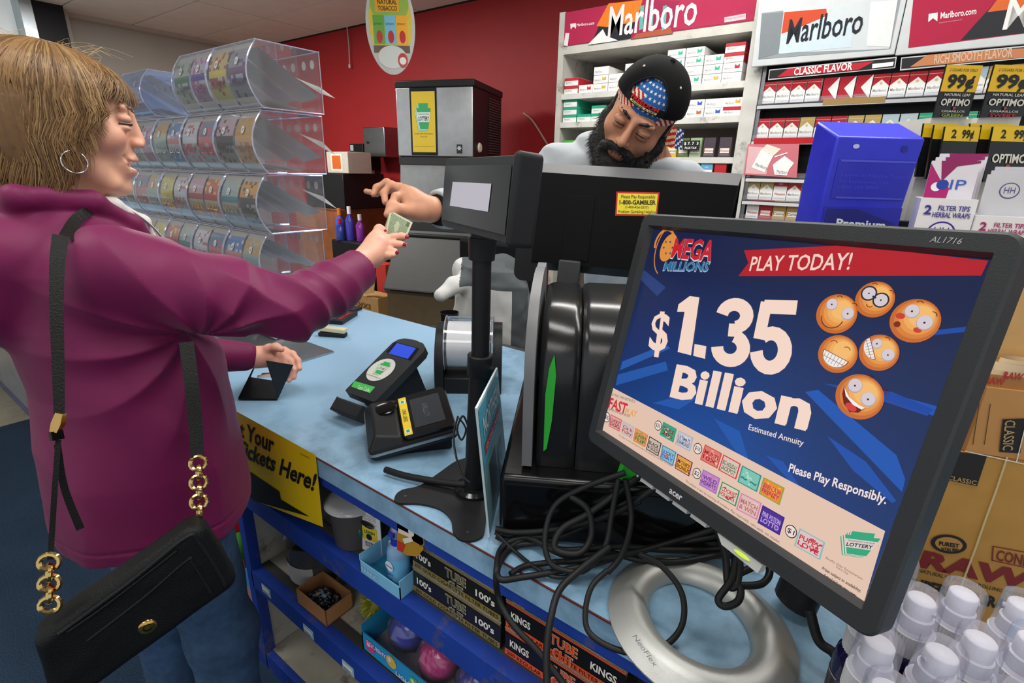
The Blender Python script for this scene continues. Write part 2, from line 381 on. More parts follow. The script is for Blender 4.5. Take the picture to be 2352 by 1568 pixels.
# section to the left of the divider: open white bay then the closed blue front
mb=MB(); mb.box(-1.95,-1.315,FY+.01,1.26,.0,.06,C('bab5a6')); mb.box(-1.95,-1.315,FY,FY+.02,0,.062,BL); mb.build('bottom_board',M_paint,ct)
mb=MB(); mb.box(-1.97,-1.95,FY,1.26,.0,T-.046,C('b9b5a8')); mb.build('divider_panel',M_paint,ct)
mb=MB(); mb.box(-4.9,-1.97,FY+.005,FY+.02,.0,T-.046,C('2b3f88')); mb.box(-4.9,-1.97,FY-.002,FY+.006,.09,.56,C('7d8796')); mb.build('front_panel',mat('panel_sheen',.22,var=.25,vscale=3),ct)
mb=MB(); mb.box(-4.9,-1.97,FY-.006,FY+.004,.578,.592,C('b9ad86')); mb.box(-4.9,-1.97,FY-.006,FY+.004,.76,.77,C('b9ad86')); mb.build('trim_strip',M_paint,ct)
# shelf price tags
for px,py in ((611,1357),(708,1451),(799,1535)):
    p=ony(px,py,FY-.0012); mb=MB(); P=Plane(p,(1,0,0),(0,0,1)); mb.box(p[0]-.022,p[0]+.022,FY-.001,FY-.0003,p[2]-.014,p[2]+.014,C('a8c4c8')); mb.rect(P,-.02,-.003,.018,.010,C('dfe7e4'),.0005)
    for k in range(3): mb.rect(P,-.016,-.010+k*.003,.010,-.009+k*.003,C('5d7d86'),.0006)
    mb.build('price_tag',M_paper,ct)
# ================================================================ promotional monitor on a ring stand
tl=at(1503,527,.6445)
MP=Plane(tl,(.893,-.4447,.045),(.0724,.227,.9726))
SW,SH=.338,.270
mon=thing('lottery_monitor','black desktop monitor in front showing the blue jackpot advert with six smiling balls','monitor',MP.pt(SW/2,-SH-.2,-.05))
bz=.018; bl=.0215
def frame_ring(mb, P, outer, inner, w0, w1, col, colin=None):
    # outer/inner = (u0,v0,u1,v1)
    def q(r,w): return [tuple(P.pt(r[0],r[1],w)),tuple(P.pt(r[2],r[1],w)),tuple(P.pt(r[2],r[3],w)),tuple(P.pt(r[0],r[3],w))]
    v=q(outer,w0)+q(inner,w1); mb.add(v,[(0,1,5,4),(1,2,6,5),(2,3,7,6),(3,0,4,7)],col)
def rrect(u0,v0,u1,v1,r,n=6):
    out=[]
    for cx,cy,a in ((u1-r,v1-r,0),(u0+r,v1-r,90),(u0+r,v0+r,180),(u1-r,v0+r,270)):
        for i in range(n+1):
            t=math.radians(a+90*i/n); out.append((cx+r*math.cos(t),cy+r*math.sin(t)))
    return out
mb=MB(); mb.M=MP.mat()
out=(-bz,-SH-bl,SW+bz,bz); o2=rrect(*out,.012)
# bezel: front ring face, bevelled inner lip, body
def ring_faces(mb, outer, inner, zo, zi, col, smooth=False):
    n=len(outer); v=[(a,b,zo) for a,b in outer]+[(a,b,zi) for a,b in inner]
    mb.add(v,[(i,(i+1)%n,(i+1)%n+n,i+n) for i in range(n)],col,smooth)
n=28
inn1=rrect(-.0035,-SH-.0035,SW+.0035,.0035,.001); inn2=rrect(-.0,-SH-.0,SW+.0,.0,.0005)
ring_faces(mb,rrect(out[0]+.002,out[1]+.002,out[2]-.002,out[3]-.002,.011),inn1,.009,.009,C('2b2d2f'))
ring_faces(mb,inn1,inn2,.009,.0005,C('3c3e40'))
ring_faces(mb,o2,rrect(out[0]+.002,out[1]+.002,out[2]-.002,out[3]-.002,.011),.007,.009,C('3a3c3e'),True)
ring_faces(mb,o2,o2,.007,-.012,C('1f2022'),True); mb.f[-28:]=[tuple(reversed(f)) for f in mb.f[-28:]]
back=rrect(out[0]+.012,out[1]+.012,out[2]-.012,out[3]-.012,.02)
ring_faces(mb,o2,back,-.012,-.034,C('1d1e20'),True); mb.f[-28:]=[tuple(reversed(f)) for f in mb.f[-28:]]
mb.add([(a,b,-.034) for a,b in back],[tuple(reversed(range(len(back))))],C('1d1e20'))
bezel=mb.build('bezel',M_plastic,mon)
mb=MB(); 
mb.txth(MP,'acer',.5*SW-.030,-SH-.0155,.0078,C('c9cacb'),.02,.0094,stretch=1.0); mb.txth(MP,'AL1716',SW-.036,.0075,.0045,C('9a9c9e'),.0,.0094,shear=.25)
mb.build('lettering',M_paper,bezel)
mb=MB()
for k in range(4): mb.M=MP.mat(.092+k*.0265,-SH-bl-.002,.004); mb.box(0,.021,-.0025,.0015,-.004,.0025,C('a9aaab'))
mb.M=MP.mat(.090,-SH-bl-.0005,.004); mb.ball((-.004,-.001,.002),.0016,C('b0b0b0'),8,6)
mb.build('control_button',M_plastic,bezel)
mb=MB(); mb.M=MP.mat(.207,-SH-bl-.001,.003); mb.prism([(0,0),(.052,-.0),(.050,-.010),(.008,-.008)],-.004,.004,C('b7b8b5')); mb.build('power_panel',M_plastic,bezel,bevel=.001)
mb=MB(); mb.M=MP.mat(.238,-SH-bl-.005,.0075); mb.ball((0,0,0),(.009,.002,.001),C('d7f23a'),12,8); mb.build('power_light',M_screen,bezel)
# --- the picture on the screen
NV=C('1c2a58'); CR=C('e2c2ae')
mb=MB(); P=MP
def L(px,py): return P.loc(px,py)
def sgrad(mb):
    nu,nv=40,32
    def cf(i,j):
        u=i*SW; v=-j*SH
        # artwork of the advert: navy top, royal blue lower half with pale rays from the left
        a=min(max((j-.12)/.75,0),1); b=.35+.65*math.exp(-((i-.45)**2)/.16)
        c=np.array(C('1b2448'))*(1-a*b)+np.array(C('1a4fa0'))*(a*b)
        return tuple(np.round(c,3))
    mb.sheet(lambda i,j:P.pt(i*SW,-j*SH,.0003),nu,nv,NV,False,cf)
sgrad(mb)
def PQ(pts,col,w): mb.poly(P,[L(*p) for p in pts],col,w)
for pts,c in (([(1850,900),(1880,895),(2060,1045),(2080,1100),(2073,1130)],'1d55ad'),([(1995,890),(2180,940),(2175,965),(2000,905)],'1d50ae'),([(1890,880),(2050,900),(2145,940),(2130,955),(2040,925)],'20479c'),
              ([(1430,830),(1530,790),(1540,800),(1425,850)],'2a5caa'),([(1420,860),(1530,830),(1535,850),(1415,885)],'2858a6'),([(2130,760),(2222,750),(2220,762),(2125,772)],'1e49a0'),([(1900,1000),(1990,1060),(2060,1150),(2050,1155),(1960,1080)],'1c4ea6'),
              ([(1640,960),(1700,990),(1720,1055),(1690,1035)],'1f56a8'),([(1580,905),(1600,915),(1560,940),(1500,925)],'2557a8'),([(1760,1045),(1800,1060),(1840,1120),(1815,1105)],'1f50a6'),([(1480,620),(1530,660),(1510,680),(1470,640)],'2a4178')):
    PQ(pts,C(c),.0005)
# cream band
mb.poly(P,[L(1408,890),L(2034,1219),(SW,-SH),(0,-SH)],CR,.0006)
# red ribbon
PQ([(1710,575),(1945,563),(2271,599),(2255,633),(1697,634),(1720,604)],C('b3202c'),.0007)
def TX(t,bl,br,tl,col,bold=.0,w=.001): mb.txt(P,t,L(*bl),L(*br),L(*tl),col,bold,w)
TX('PLAY TODAY!',(1722,622),(1952,619),(1730,588),C('efd0c4'),.012)
BW=C('f3d6c6')
mb.poly(P,[L(1558,808),L(1589,816),L(1608,683),L(1586,680),L(1560,699),L(1557,716),L(1574,716)],BW,.0012)
mb.poly(P,[L(1597,790),L(1624,795),L(1621,824),L(1594,817)],BW,.0012)
def glyph(strokes,bl,br,tl,wd,col,w):
    # heavy letter shapes drawn as thick strips in a unit box mapped onto the screen
    o=np.array(L(*bl)); ex=np.array(L(*br))-o; ey=np.array(L(*tl))-o
    for pts,sx in strokes:
        P_=[np.array(p,float) for p in pts]; k=len(P_); Lf=[];Rt=[]
        for i in range(k):
            t=P_[min(i+1,k-1)]-P_[max(i-1,0)]; t=np.array([t[0]*.62,t[1]]); t/=np.linalg.norm(t); n_=np.array([-t[1]/.62*.62,t[0]])
            off=np.array([n_[0]*wd*sx, n_[1]*wd*.56]); Lf.append(P_[i]+off); Rt.append(P_[i]-off)
        for i in range(k-1): mb.poly(P,[o+ex*a+ey*b for a,b in (Lf[i],Lf[i+1],Rt[i+1],Rt[i])],col,w)
def ell(cx,cy,rx,ry,a0,a1,n=16): return [(cx+rx*math.cos(math.radians(a0+(a1-a0)*i/n)),cy+ry*math.sin(math.radians(a0+(a1-a0)*i/n))) for i in range(n+1)]
W3=.17
glyph([(ell(.5,.74,.33,.17,175,-75),1),(ell(.5,.27,.35,.185,75,-178),1),([(.40,.53),(.62,.535)],1)],(1632,834),(1717,848),(1651,684),W3,BW,.0012)
glyph([([(.16,.915),(.98,.915)],1),([(.22,.98),(.15,.46)],.9),([(.14,.55),(.30,.61)],1),(ell(.48,.32,.36,.235,130,-172),1)],(1722,852),(1812,866),(1744,690),W3,BW,.0012)
TX('$',(1490,800),(1532,806),(1502,712),BW,.02)
TX('Billion',(1540,908),(1853,985),(1556,835),BW,.035); TX('Billion',(1543,907),(1856,984),(1559,835),BW,.02,.0011)
TX('Estimated Annuity',(1720,986),(1846,1024),(1723,973),C('e9d9d6'),.01)
TX('Please Play Responsibly.',(1812,1082),(2036,1157),(1817,1063),C('efdedb'),.02)
# logo
def E(cx,cy,rpx,col,w,ry=1.0,rot=0.0):
    u,v=L(cx,cy); u2,_=L(cx+rpx,cy); mb.disc(P,u,v,abs(u2-u),col,w,ry=abs(u2-u)*ry,rot=rot)
def AR(cx,cy,rpx,a0,a1,wd,col,w,ry=1.0,rot=0.0):
    u,v=L(cx,cy); u2,_=L(cx+rpx,cy); mb.arc(P,u,v,abs(u2-u),math.radians(a0),math.radians(a1),wd,col,w,ry=abs(u2-u)*ry,rot=rot)
AR(1535,575,30,60,250,.0014,C('d9863a'),.0008,1.5); AR(1527,560,22,20,200,.003,C('d9863a'),.0008,1.1)
E(1536,569,17,C('dc8f3f'),.0009,1.45,-.25)
for a in range(0,360,60):
    u,v=L(1536+10*math.cos(math.radians(a)),569+15*math.sin(math.radians(a)))
    st=[(u+(.0022 if k%2==0 else .0009)*math.sin(k*math.pi/5),v+(.0022 if k%2==0 else .0009)*math.cos(k*math.pi/5)) for k in range(10)]; mb.poly(P,st,C('274a78'),.0011)
TX('MEGA',(1541,592),(1634,602),(1553,547),C('c5cdd6'),.04,.0009); TX('MEGA',(1542,590),(1634,599),(1554,546),C('c8232f'),.03,.0011)
TX('MILLIONS',(1523,622),(1627,624),(1529,601),C('9fb3c6'),.04,.0009); TX('MILLIONS',(1525,620),(1627,622),(1530,601),C('2e6f9e'),.02,.0011)
# the six ball faces
YL=C('eda75a'); YD=C('e08a3c'); EW=C('d3c8cf'); EG=C('a9a3b4'); BK=C('241a18'); RD=C('c8402e')
def face(cx,cy,r,w0=.0010):
    rr=abs(L(cx+r,cy)[0]-L(cx,cy)[0]); u,v=L(cx,cy)
    for k,c in enumerate(('c5682c','d67f38','e4974a','edaa5c','f2b96c')):
        q=1-k*.13; mb.disc(P,u+rr*.10*k*.5,v+rr*.06*k,rr*q,C(c),w0+.00008*k,n=36,ry=rr*q*1.0)
    def eye(dx,dy,s=.2,px=0,py=0,ry=1.05):
        mb.disc(P,u+dx*rr,v+dy*rr,rr*(s+.025),EG,w0+.0006,ry=rr*(s+.025)*ry); mb.disc(P,u+dx*rr,v+(dy+.02)*rr,rr*s,EW,w0+.0007,ry=rr*s*ry); mb.disc(P,u+(dx+px)*rr,v+(dy+py)*rr,rr*.045,BK,w0+.0008,n=10)
    def brow(dx,dy,a,l=.16): mb.arc(P,u+dx*rr,v+dy*rr,rr*l,math.radians(a+35),math.radians(a+145),rr*.035,C('5a2418'),w0+.0009,n=6)
    return u,v,rr,eye,brow
u,v,rr,eye,brow=face(1922,721,50); eye(-.33,.42,.26); eye(.56,.12,.27); brow(-.05,.75,0); brow(.72,.52,-20); mb.arc(P,u-.1*rr,v-.2*rr,.55*rr,math.radians(185),math.radians(350),rr*.045,C('5a2418'),.0018)
u,v,rr,eye,brow=face(2010,688,48,.0011); eye(-.35,.28,.34); eye(.35,.02,.34); 
for dx,dy in ((-.35,.28),(.35,.02)): mb.arc(P,u+dx*rr,v+dy*rr,rr*.38,0,2*math.pi,rr*.08,C('2a2b31'),.0019,n=20)
mb.line(P,[(u-.1*rr,v+.15*rr),(u+.06*rr,v+.1*rr)],rr*.1,C('2a2b31'),.0019); mb.arc(P,u-.12*rr,v-.3*rr,.16*rr,math.radians(190),math.radians(340),rr*.04,C('5a2418'),.0019); brow(-.2,.72,0); brow(.7,.45,-25)
u,v,rr,eye,brow=face(2102,737,63,.0012); eye(-.2,.40,.28); eye(.42,.0,.3); brow(.0,.75,0); brow(.62,.38,-40); mb.disc(P,u-.6*rr,v-.3*rr,rr*.14,C('7a2a18'),.0022); mb.disc(P,u-.6*rr,v+.1*rr,rr*.2,RD,.0017,ry=rr*.14); mb.disc(P,u+.25*rr,v-.38*rr,rr*.17,RD,.0017,ry=rr*.12)
u,v,rr,eye,brow=face(1925,813,49,.0013); brow(-.3,.45,0,.2); brow(.4,.28,-15,.2)
def grin(u,v,rr,cx,cy,w,h,rot,w0,rows=1):
    pts=[]; 
    for i in range(17):
        t=math.pi*i/16; pts.append((w*math.cos(math.pi+t), -h*math.sin(t)))
    ca,sa=math.cos(rot),math.sin(rot); f=lambda a,b:(u+(cx+a*ca-b*sa)*rr, v+(cy+a*sa+b*ca)*rr)
    mb.poly(P,[f(a*1.07,b*1.07+.03) for a,b in pts],C('7a2a1c'),w0); mb.poly(P,[f(a,b) for a,b in pts],C('efe9e6'),w0+.0001)
    mb.line(P,[f(-w*.95,-h*.45),f(w*.95,-h*.45)],rr*.03,C('8a7a78'),w0+.0002)
    for k in range(-3,4): mb.line(P,[f(k*w/3.6,-.01),f(k*w/3.9,-h*.85*math.sqrt(max(0,1-(k/4)**2)))],rr*.025,C('8a7a78'),w0+.0002)
grin(u,v,rr,-.02,-.1,.68,.6,-.22,.0019)
u,v,rr,eye,brow=face(2020,810,50,.0014); eye(-.2,.45,.24); eye(.5,.0,.3); brow(.2,.75,-20); grin(u,v,rr,-.35,.15,.6,.42,-1.05,.0020)
u,v,rr,eye,brow=face(1975,911,62,.0015); eye(-.28,.42,.28); eye(.4,.02,.28); brow(.1,.9,-20,.14); brow(.85,.45,-40)
pts=[(-.72,.28),(-.35,-.15),(.15,-.35),(.42,-.38),(.2,-.68),(-.15,-.78),(-.5,-.5),(-.68,-.1)]
mb.poly(P,[(u+a*rr,v+b*rr) for a,b in pts],C('6d1713'),.0022); mb.disc(P,u-.15*rr,v-.55*rr,rr*.26,C('d23a3a'),.0023,ry=rr*.16,rot=-.3)
mb.poly(P,[(u+a*rr,v+b*rr) for a,b in [(-.70,.24),(-.35,-.15),(.15,-.35),(.40,-.38),(.30,-.50),(-.1,-.42),(-.5,-.15)]],C('f2ece9'),.0024)
# cream band print
TX('PLAY FAST. WIN INSTANTLY.',(1403,907),(1461,926),(1404,901),C('3a4a5a')); TX('FAST',(1398,935),(1438,951),(1404,912),C('c8323c'),.03); TX('PLAY',(1436,951),(1463,958),(1439,937),C('e0a050'),.02)
TX('GAMES ON SALE NOW!',(1398,941),(1447,959),(1400,936),C('3a4a5a'))
def coin(px,py,r,t):
    u,v=L(px,py); q=abs(L(px+r,py)[0]-u); mb.disc(P,u,v,q,C('1d1a1a'),.0009,ry=q*1.05); mb.disc(P,u,v,q*.86,C('e9d9d2'),.0010,ry=q*.9); mb.txth(P,t,u,v-q*.35,q*.8,C('1d1a1a'),.01,.0011,width=q*1.2,align='c')
def card(pts,c1,c2,t='',tc='fff',c3=None):
    q=[np.array(L(*p)) for p in pts]; mb.poly(P,q,C(c1),.0009); ce=sum(q)/4; mb.poly(P,[ce+(a-ce)*.88 for a in q],C(c2),.0010)
    ex=(q[1]-q[0]); ey=(q[0]-q[3])
    rr_=random.Random(t+c1)
    for k in range(9):
        a=q[3]+ex*(.1+.75*rr_.random())+ey*(.1+.7*rr_.random()); s_=.06+.08*rr_.random(); mb.poly(P,[a,a+ex*s_,a+ex*s_+ey*s_,a+ey*s_*.7],C(c3 or c1),.00105)
    ls=t.split('|')
    for i,l in enumerate(ls):
        if not l: continue
        h=.62/len(ls); b=q[3]+ex*.1+ey*(.8-h*(i+1)); mb.txt(P,l,b,b+ex*.8,b+ey*h*.85,C(tc),.02,.0012)
coin(1395,958,8,'$5'); coin(1513,977,9,'$20'); coin(1604,1030,11,'$10'); coin(1602,1087,11,'$2'); coin(1818,1220,16,'$1')
card([(1404,951),(1430,964),(1424,991),(1399,978)],'d94a5a','d9a09a','LUCKY|DOG','8a3038','c87a7a')
card([(1432,966),(1459,980),(1453,1008),(1427,994)],'bfb2b4','c9b9b6','Ca h|Fuɪry','b02030','dcc8c4')
card([(1461,982),(1490,999),(1483,1027),(1455,1012)],'d9783a','dc9a5a','CASH|FLIP','3a6a3a','8a9a5a')
card([(1493,1001),(1521,1018),(1513,1048),(1485,1031)],'1c1c20','c9b6a6','BLACK|& GOLD','1c1c20','d8ccc0')
card([(1523,1021),(1555,1038),(1547,1070),(1517,1052)],'2a80a0','8ab8c4','LUCKY|DAY','2a5ab0','d0603a')
card([(1557,1041),(1593,1062),(1584,1094),(1551,1075)],'6a2a70','e0a040','MONEY|BONUS','6a2a1c','f0d060')
card([(1525,968),(1556,985),(1548,1016),(1516,998)],'2a9a7a','3aa080','TRIPLE|20s','7a2020','d8e0c0')
card([(1560,988),(1594,1005),(1586,1037),(1552,1019)],'9ab0c0','c8c0c8','ULTIMATE|DIAMOND','406080','e8e0e8')
card([(1621,1020),(1660,1041),(1649,1076),(1609,1055)],'c84a48','d87a70','MULTI|10X','b01820','f0b0a0')
card([(1663,1043),(1703,1065),(1692,1101),(1651,1079)],'d02a3a','d8c0b4','BIG HOLIDAY|JACKPOT','3a6a3a','e8d8cc')
card([(1706,1068),(1751,1092),(1740,1130),(1695,1106)],'2a8a88','7ac0b0','~ ~','2a7a70','a8d8c0')
card([(1755,1095),(1804,1120),(1792,1160),(1744,1133)],'8aa040','e88a30','$500 CASH|FRENZY','b0185a','f0c030')
card([(1616,1077),(1656,1098),(1646,1135),(1607,1113)],'9a70c0','c080b8','WILD|HEARTS','5a3a9a','e090a0')
card([(1660,1105),(1701,1127),(1691,1163),(1649,1140)],'2a8a50','d8c8bc','COOKIES|FOR SANTA','c02a30','b03030')
card([(1704,1131),(1751,1155),(1740,1194),(1692,1169)],'d07ab0','dcb8b0','MATCH|& WIN','b06a6a','e0c8c0')
card([(1753,1159),(1804,1188),(1792,1229),(1741,1200)],'3a1a80','4a2a90','PINK POTION|LOTTO','c8a8e0','6a4ab0')
card([(1838,1212),(1897,1245),(1885,1286),(1825,1252)],'8ab8bc','dcc0bc','PUPPY|LOVE','b8203a','d03a4a')
for a,b,c in (((1422,1000),(1545,1072),(1424,997)),((1500,1040),(1640,1120),(1501,1037)),((1575,1105),(1792,1248),(1577,1100))): TX('The jackpot is won by matching all numbers. Play responsibly, rules apply, see retailer.',a,b,c,C('5a4a44'))
# keystone logo
GR=C('2fa57a')
def keystone(mb,P,o,sx,sy,w,gc,tc,backs=2,wc=(1,1,1)):
    o=np.array(o,float)
    def f(a,b): return tuple(o+np.array(sx)*a+np.array(sy)*b)
    shape=[(.12,1.0),(.8,1.0),(.8,.82),(1.0,.82),(.78,0),(.2,0),(-.05,.82),(.12,.82)]
    for k in range(backs,0,-1):
        mb.poly(P,[f(a-.07*k,b-.05*k) for a,b in shape],gc,w-.0001*k*2+.0005); mb.poly(P,[f(a-.07*k+.03,b-.05*k+.02) for a,b in shape],wc,w-.0001*k*2+.0006)
    mb.poly(P,[f(a,b) for a,b in shape],gc,w+.0007)
    mb.poly(P,[f(.0,.66),f(.98,.66),f(.88,.28),f(.1,.28)],wc,w+.0008)
    mb.txt(P,'LOTTERY',f(.1,.34),f(.88,.34),f(.1,.50),tc,.03,w+.0009); mb.txt(P,'PENNSYLVANIA',f(.1,.55),f(.9,.55),f(.1,.62),tc,.0,w+.0009)
o=np.array(L(1932,1268)); keystone(mb,P,o,np.array(L(2005,1290))-o+np.array((.0,.004)),np.array(L(1950,1218))-o,.0006,GR,C('24304a'),2,C('dccac2'))
TX('Benefits Older Pennsylvanians.',(1898,1282),(1983,1332),(1900,1277),C('6a5650')); TX('Every Day.',(1922,1303),(1950,1320),(1924,1298),C('6a5650'))
TX('Prizes subject to availability.',(1889,1306),(1978,1360),(1892,1300),C('4a3a38'),.02); TX('Actual tickets may vary.',(1892,1322),(1968,1372),(1895,1315),C('4a3a38'),.02)
scr=mb.build('screen',M_screen,mon)
# --- arm and silver ring stand lying on the counter
rc=np.array([-.108,.590]); ra,rb=.128,.118
mb=MB()
prof=[(.0,.002),(-.018,.014),(-.03,.020),(-.047,.015),(-.056,.004),(-.056,0),(.0,0),(.0,.002)]
nn=64; vs=[]
cR,sR=math.cos(math.radians(-38)),math.sin(math.radians(-38))
for i in range(nn):
    a=2*math.pi*i/nn
    for dr,z in prof:
        x=(ra+dr+.0)*math.cos(a); y=(rb+dr)*math.sin(a); vs.append((rc[0]+x*cR-y*sR, rc[1]+x*sR+y*cR, T+z*1.15+.0015))
k=len(prof)
for j in range(k-1):
    b=len(mb.v)
    if j==0: mb.add(vs,[],C('b9b9b6'))
    base=0
    mb.f+=[(i*k+j,((i+1)%nn)*k+j,((i+1)%nn)*k+j+1,i*k+j+1) for i in range(nn)]; mb.c+=[C('b4b5b2')]*nn; mb.s+=[True]*nn; mb.m+=[0]*nn
ringo=mb.build('ring_base',mat('satin_silver',.38,metal=.6,bump=.15,bscale=1500,var=.04),mon)
P2=Plane((0,0,T+.0235),(1,0,0),(0,1,0)); mb=MB()
b0=np.array(P2.loc(1452,1462)); b1=np.array(P2.loc(1502,1532)); dd=b1-b0; nn2=np.array([-dd[1],dd[0]])*.16
mb.txt(P2,'NeoFlex',b0,b1,b0+nn2,C('6a6b6c'),0,.0006); mb.build('lettering',M_paper,ringo)
mb=MB()
mc=MP.pt(SW/2,-SH/2,-.034); bx=(np.array([rc[0]+.09*.7,rc[1]+.09]))
bp=np.array([rc[0]+.10,rc[1]+.105,T+.018])
mb.tube(spline([bp+[0,0,.0],bp+[.004,.004,.06],(bp+mc)/2+[.03,.05,-.02],mc+MP.n*-.03],8),[.03]*25,16,C('1b1c1e'),flat=.8)
mb.M=MP.mat(SW/2,-SH/2,-.034); mb.box(-.05,.05,-.05,.05,-.022,0,C('1b1c1e'))
mb.build('stand_arm',M_plastic,mon,bevel=.004)
# ================================================================ cigarette shelving behind the clerk
SY=2.70
XP=np.array([1.0,0,0]); ZP=np.array([0,0,1.0])
FR=Plane((0,SY,0),XP,ZP)           # front plane of the shelving: u = x, v = z
GRY=C('b9b7af')
su=thing('shelving_unit','tall grey metal cigarette shelving unit with a tobacco banner on top, against the red wall','shelving unit',(-1.17,SY,0))
mb=MB(); mb.box(-1.70,-1.665,SY,SY+.36,0,2.29,GRY); mb.build('side_post',M_paint,su)
mb=MB(); mb.box(-.69,-.625,SY-.01,SY+.36,0,2.34,C('c2c1bb')); mb.build('side_post',M_paint,su)
mb=MB(); mb.box(-1.665,-.69,SY+.345,SY+.36,0,2.29,C('6d6058')); mb.build('back_panel',M_paint,su)
mb=MB(); mb.box(-1.665,-.69,SY,SY+.35,2.085,2.125,C('bfbdb4')); mb.build('top_board',M_paint,su)
LV=[1.888,1.742,1.56,1.44]
for z in LV:
    mb=MB(); mb.box(-1.665,-.69,SY-.0,SY+.345,z-.028,z,C('c6c5bf'),front=C('cfcec8')); mb.build('shelf',M_paint,su)
# banner
BP=Plane((-1.66,SY-.004,2.128),XP,(0,-.0,1))
mb=MB(); w,h=.965,.155
mb.poly(BP,[(0,0),(w,0),(w,h),(0,h)],C('a82a4c'),0); F=BP.loc
def q(pts,c,wz): mb.poly(BP,[F(*p) for p in pts],C(c),wz)
q([(1357,103),(1398,8),(1476,0),(1448,88)],'2b2c31',.0006); q([(1370,60),(1398,8),(1476,0),(1462,50),(1395,62)],'d9772a',.0009)
q([(1350,103),(1385,67),(1392,82),(1420,93)],'e6e2dc',.0012); q([(1448,90),(1477,0),(1560,2),(1545,77)],'96264a',.0008); q([(1462,78),(1540,62),(1545,77),(1450,90)],'a5543f',.0010)
for x in (1468,1490,1520): q([(x,70),(x+3,14),(x+12,12),(x+9,66)],'5fa79e',.0011)
q([(1295,104),(1299,76),(1308,76),(1304,106)],'e2d6da',.0009)
mb.txt(BP,'Marlboro',F(1396,84),F(1598,55),F(1402,12),C('d9d4d4'),.012,.0016); mb.txt(BP,'Marlboro.com',F(1324,61),F(1365,56),F(1325,54),C('e6c8d0'),.02,.0012)
q([(1311,68),(1310,55),(1323,53),(1323,66),(1317,61)],'ead4da',.0012); q([(1664,52),(1664,40),(1713,31),(1713,44)],'d8b9c2',.0012)
mb.txt(BP,'Underage sale prohibited',F(1666,47),F(1710,38),F(1666,42),C('8a5a6a'),0,.0014)
bn=mb.build('banner',M_glossprint,su)
mb=MB(); mb.box(-1.664,-.692,SY-.0025,SY+.01,2.125,2.285,C('a82a4c')); mb.build('banner_board',M_paint,su)
# --- packs and cartons --------------------------------------------------------
def carton(name,cw,cb,text,tcol='a8a8a8',L=.26,W=.086,Hh=.0385,mark=None):
    mb=MB(); mb.box(0,W,0,L,0,Hh,cw); P=Plane((0,0,0),XP,ZP)
    if cb: mb.rect(P,0,Hh*.62,W,Hh,cb,.0004); mb.box(W-.0002,W+.0004,0,L,Hh*.0,Hh*.98,cb)
    if mark: mb.poly(P,[(.052,.014),(.052,.032),(.063,.024),(.074,.032),(.074,.014)],mark,.0006)
    mb.txth(P,text,.008,.012,.009,C(tcol),.01,.0008,width=.040)
    mb.rect(P,.008,.008,.06,.0088,C('c2c2c2'),.0008)
    return mb
ST={}
def stack(kind): return ST[kind]
def proto_from(mb,name,cat):
    o=mb.build(name,M_paper); o['category']=cat; o.matrix_world=Matrix.Translation((0,0,-50)); return o
W0=C('e6e5e2')
kinds={'red':(W0,C('b5202e'),'Marlboro',None),'white':(W0,None,'Marlboro',None),'gold':(W0,None,'Marlboro',C('c9a84a')),'green':(W0,C('1d9c7c'),'Newport',None),'mint':(W0,None,'Marlboro',C('2fae8c')),'blue':(W0,None,'Marlboro',C('2a54b0')),'redmark':(W0,None,'Marlboro',C('b5202e')),'brown':(W0,None,'Marlboro',C('b5622c'))}
ORD=['first','second','third','fourth','fifth','sixth','seventh','eighth','ninth','tenth','eleventh','twelfth','thirteenth','fourteenth','fifteenth','sixteenth','seventeenth']
names={'red':'red topped','white':'plain white','gold':'gold crested','green':'green banded','mint':'mint chevron','blue':'blue chevron','redmark':'red chevron','brown':'orange chevron'}
CP={}
def put_carton(k,x,z,where,y=SY+.012,dy=0):
    cw,cb,t,mk=kinds[k]
    if k not in CP:
        o=carton('cigarette_carton',cw,cb,t,mark=mk).build('cigarette_carton',M_paper); CP[k]=o
    else: o=CP[k].copy(); COL.objects.link(o)
    o.matrix_world=TR(x,y+dy,z+.0015)
    tag(o,f'{names[k]} cigarette carton, {where}','cigarette carton','cigarette cartons on the grey shelving')
# upper shelf: columns measured along the shelf (x, list bottom to top)
cols=[(-1.655,['red','red']),(-1.563,['redmark']),(-1.475,['gold','gold','white']),(-1.385,['gold','white']),(-1.295,['white','white','white']),(-1.205,['white','white'])]
for i,(x,l) in enumerate(cols):
    for j,k in enumerate(l): put_carton(k,x,LV[0]+.0405*j,f'{ORD[j]} up in {ORD[i]} pile from left, upper shelf')
cols=[(-1.08,['mint','mint','mint','mint']),(-.99,['mint','mint','mint','mint']),(-.90,['white','mint','white']),(-.805,['white','redmark','redmark','red']),(-.715+.0,[])]
cols=[(-1.085,['mint','mint','mint','mint']),(-.993,['mint','white','mint','mint']),(-.901,['gold','mint','mint']),(-.812,['white','redmark','red','red'])]
for i,(x,l) in enumerate(cols):
    for j,k in enumerate(l): put_carton(k,x+.01,LV[0]+.0405*j,f'{ORD[j]} up, upper shelf, {ORD[3-i]} pile from divider')
cols=[(-1.655,['green','green','green']),(-1.563,['green']),(-1.475,['green','green']),(-1.385,['green'])]
for i,(x,l) in enumerate(cols):
    for j,k in enumerate(l): put_carton(k,x,LV[1]+.0395*j,f'{ORD[j]} up in {ORD[i]} pile from left, second shelf')
cols=[(-1.04,['green']),(-.952,['brown','blue']),(-.862,['blue','white']),(-.7765,['red','gold'])]
for i,(x,l) in enumerate(cols):
    for j,k in enumerate(l): put_carton(k,x-.0,LV[1]+.0395*j,f'{ORD[j]} up, second shelf, {ORD[3-i]} pile from divider')
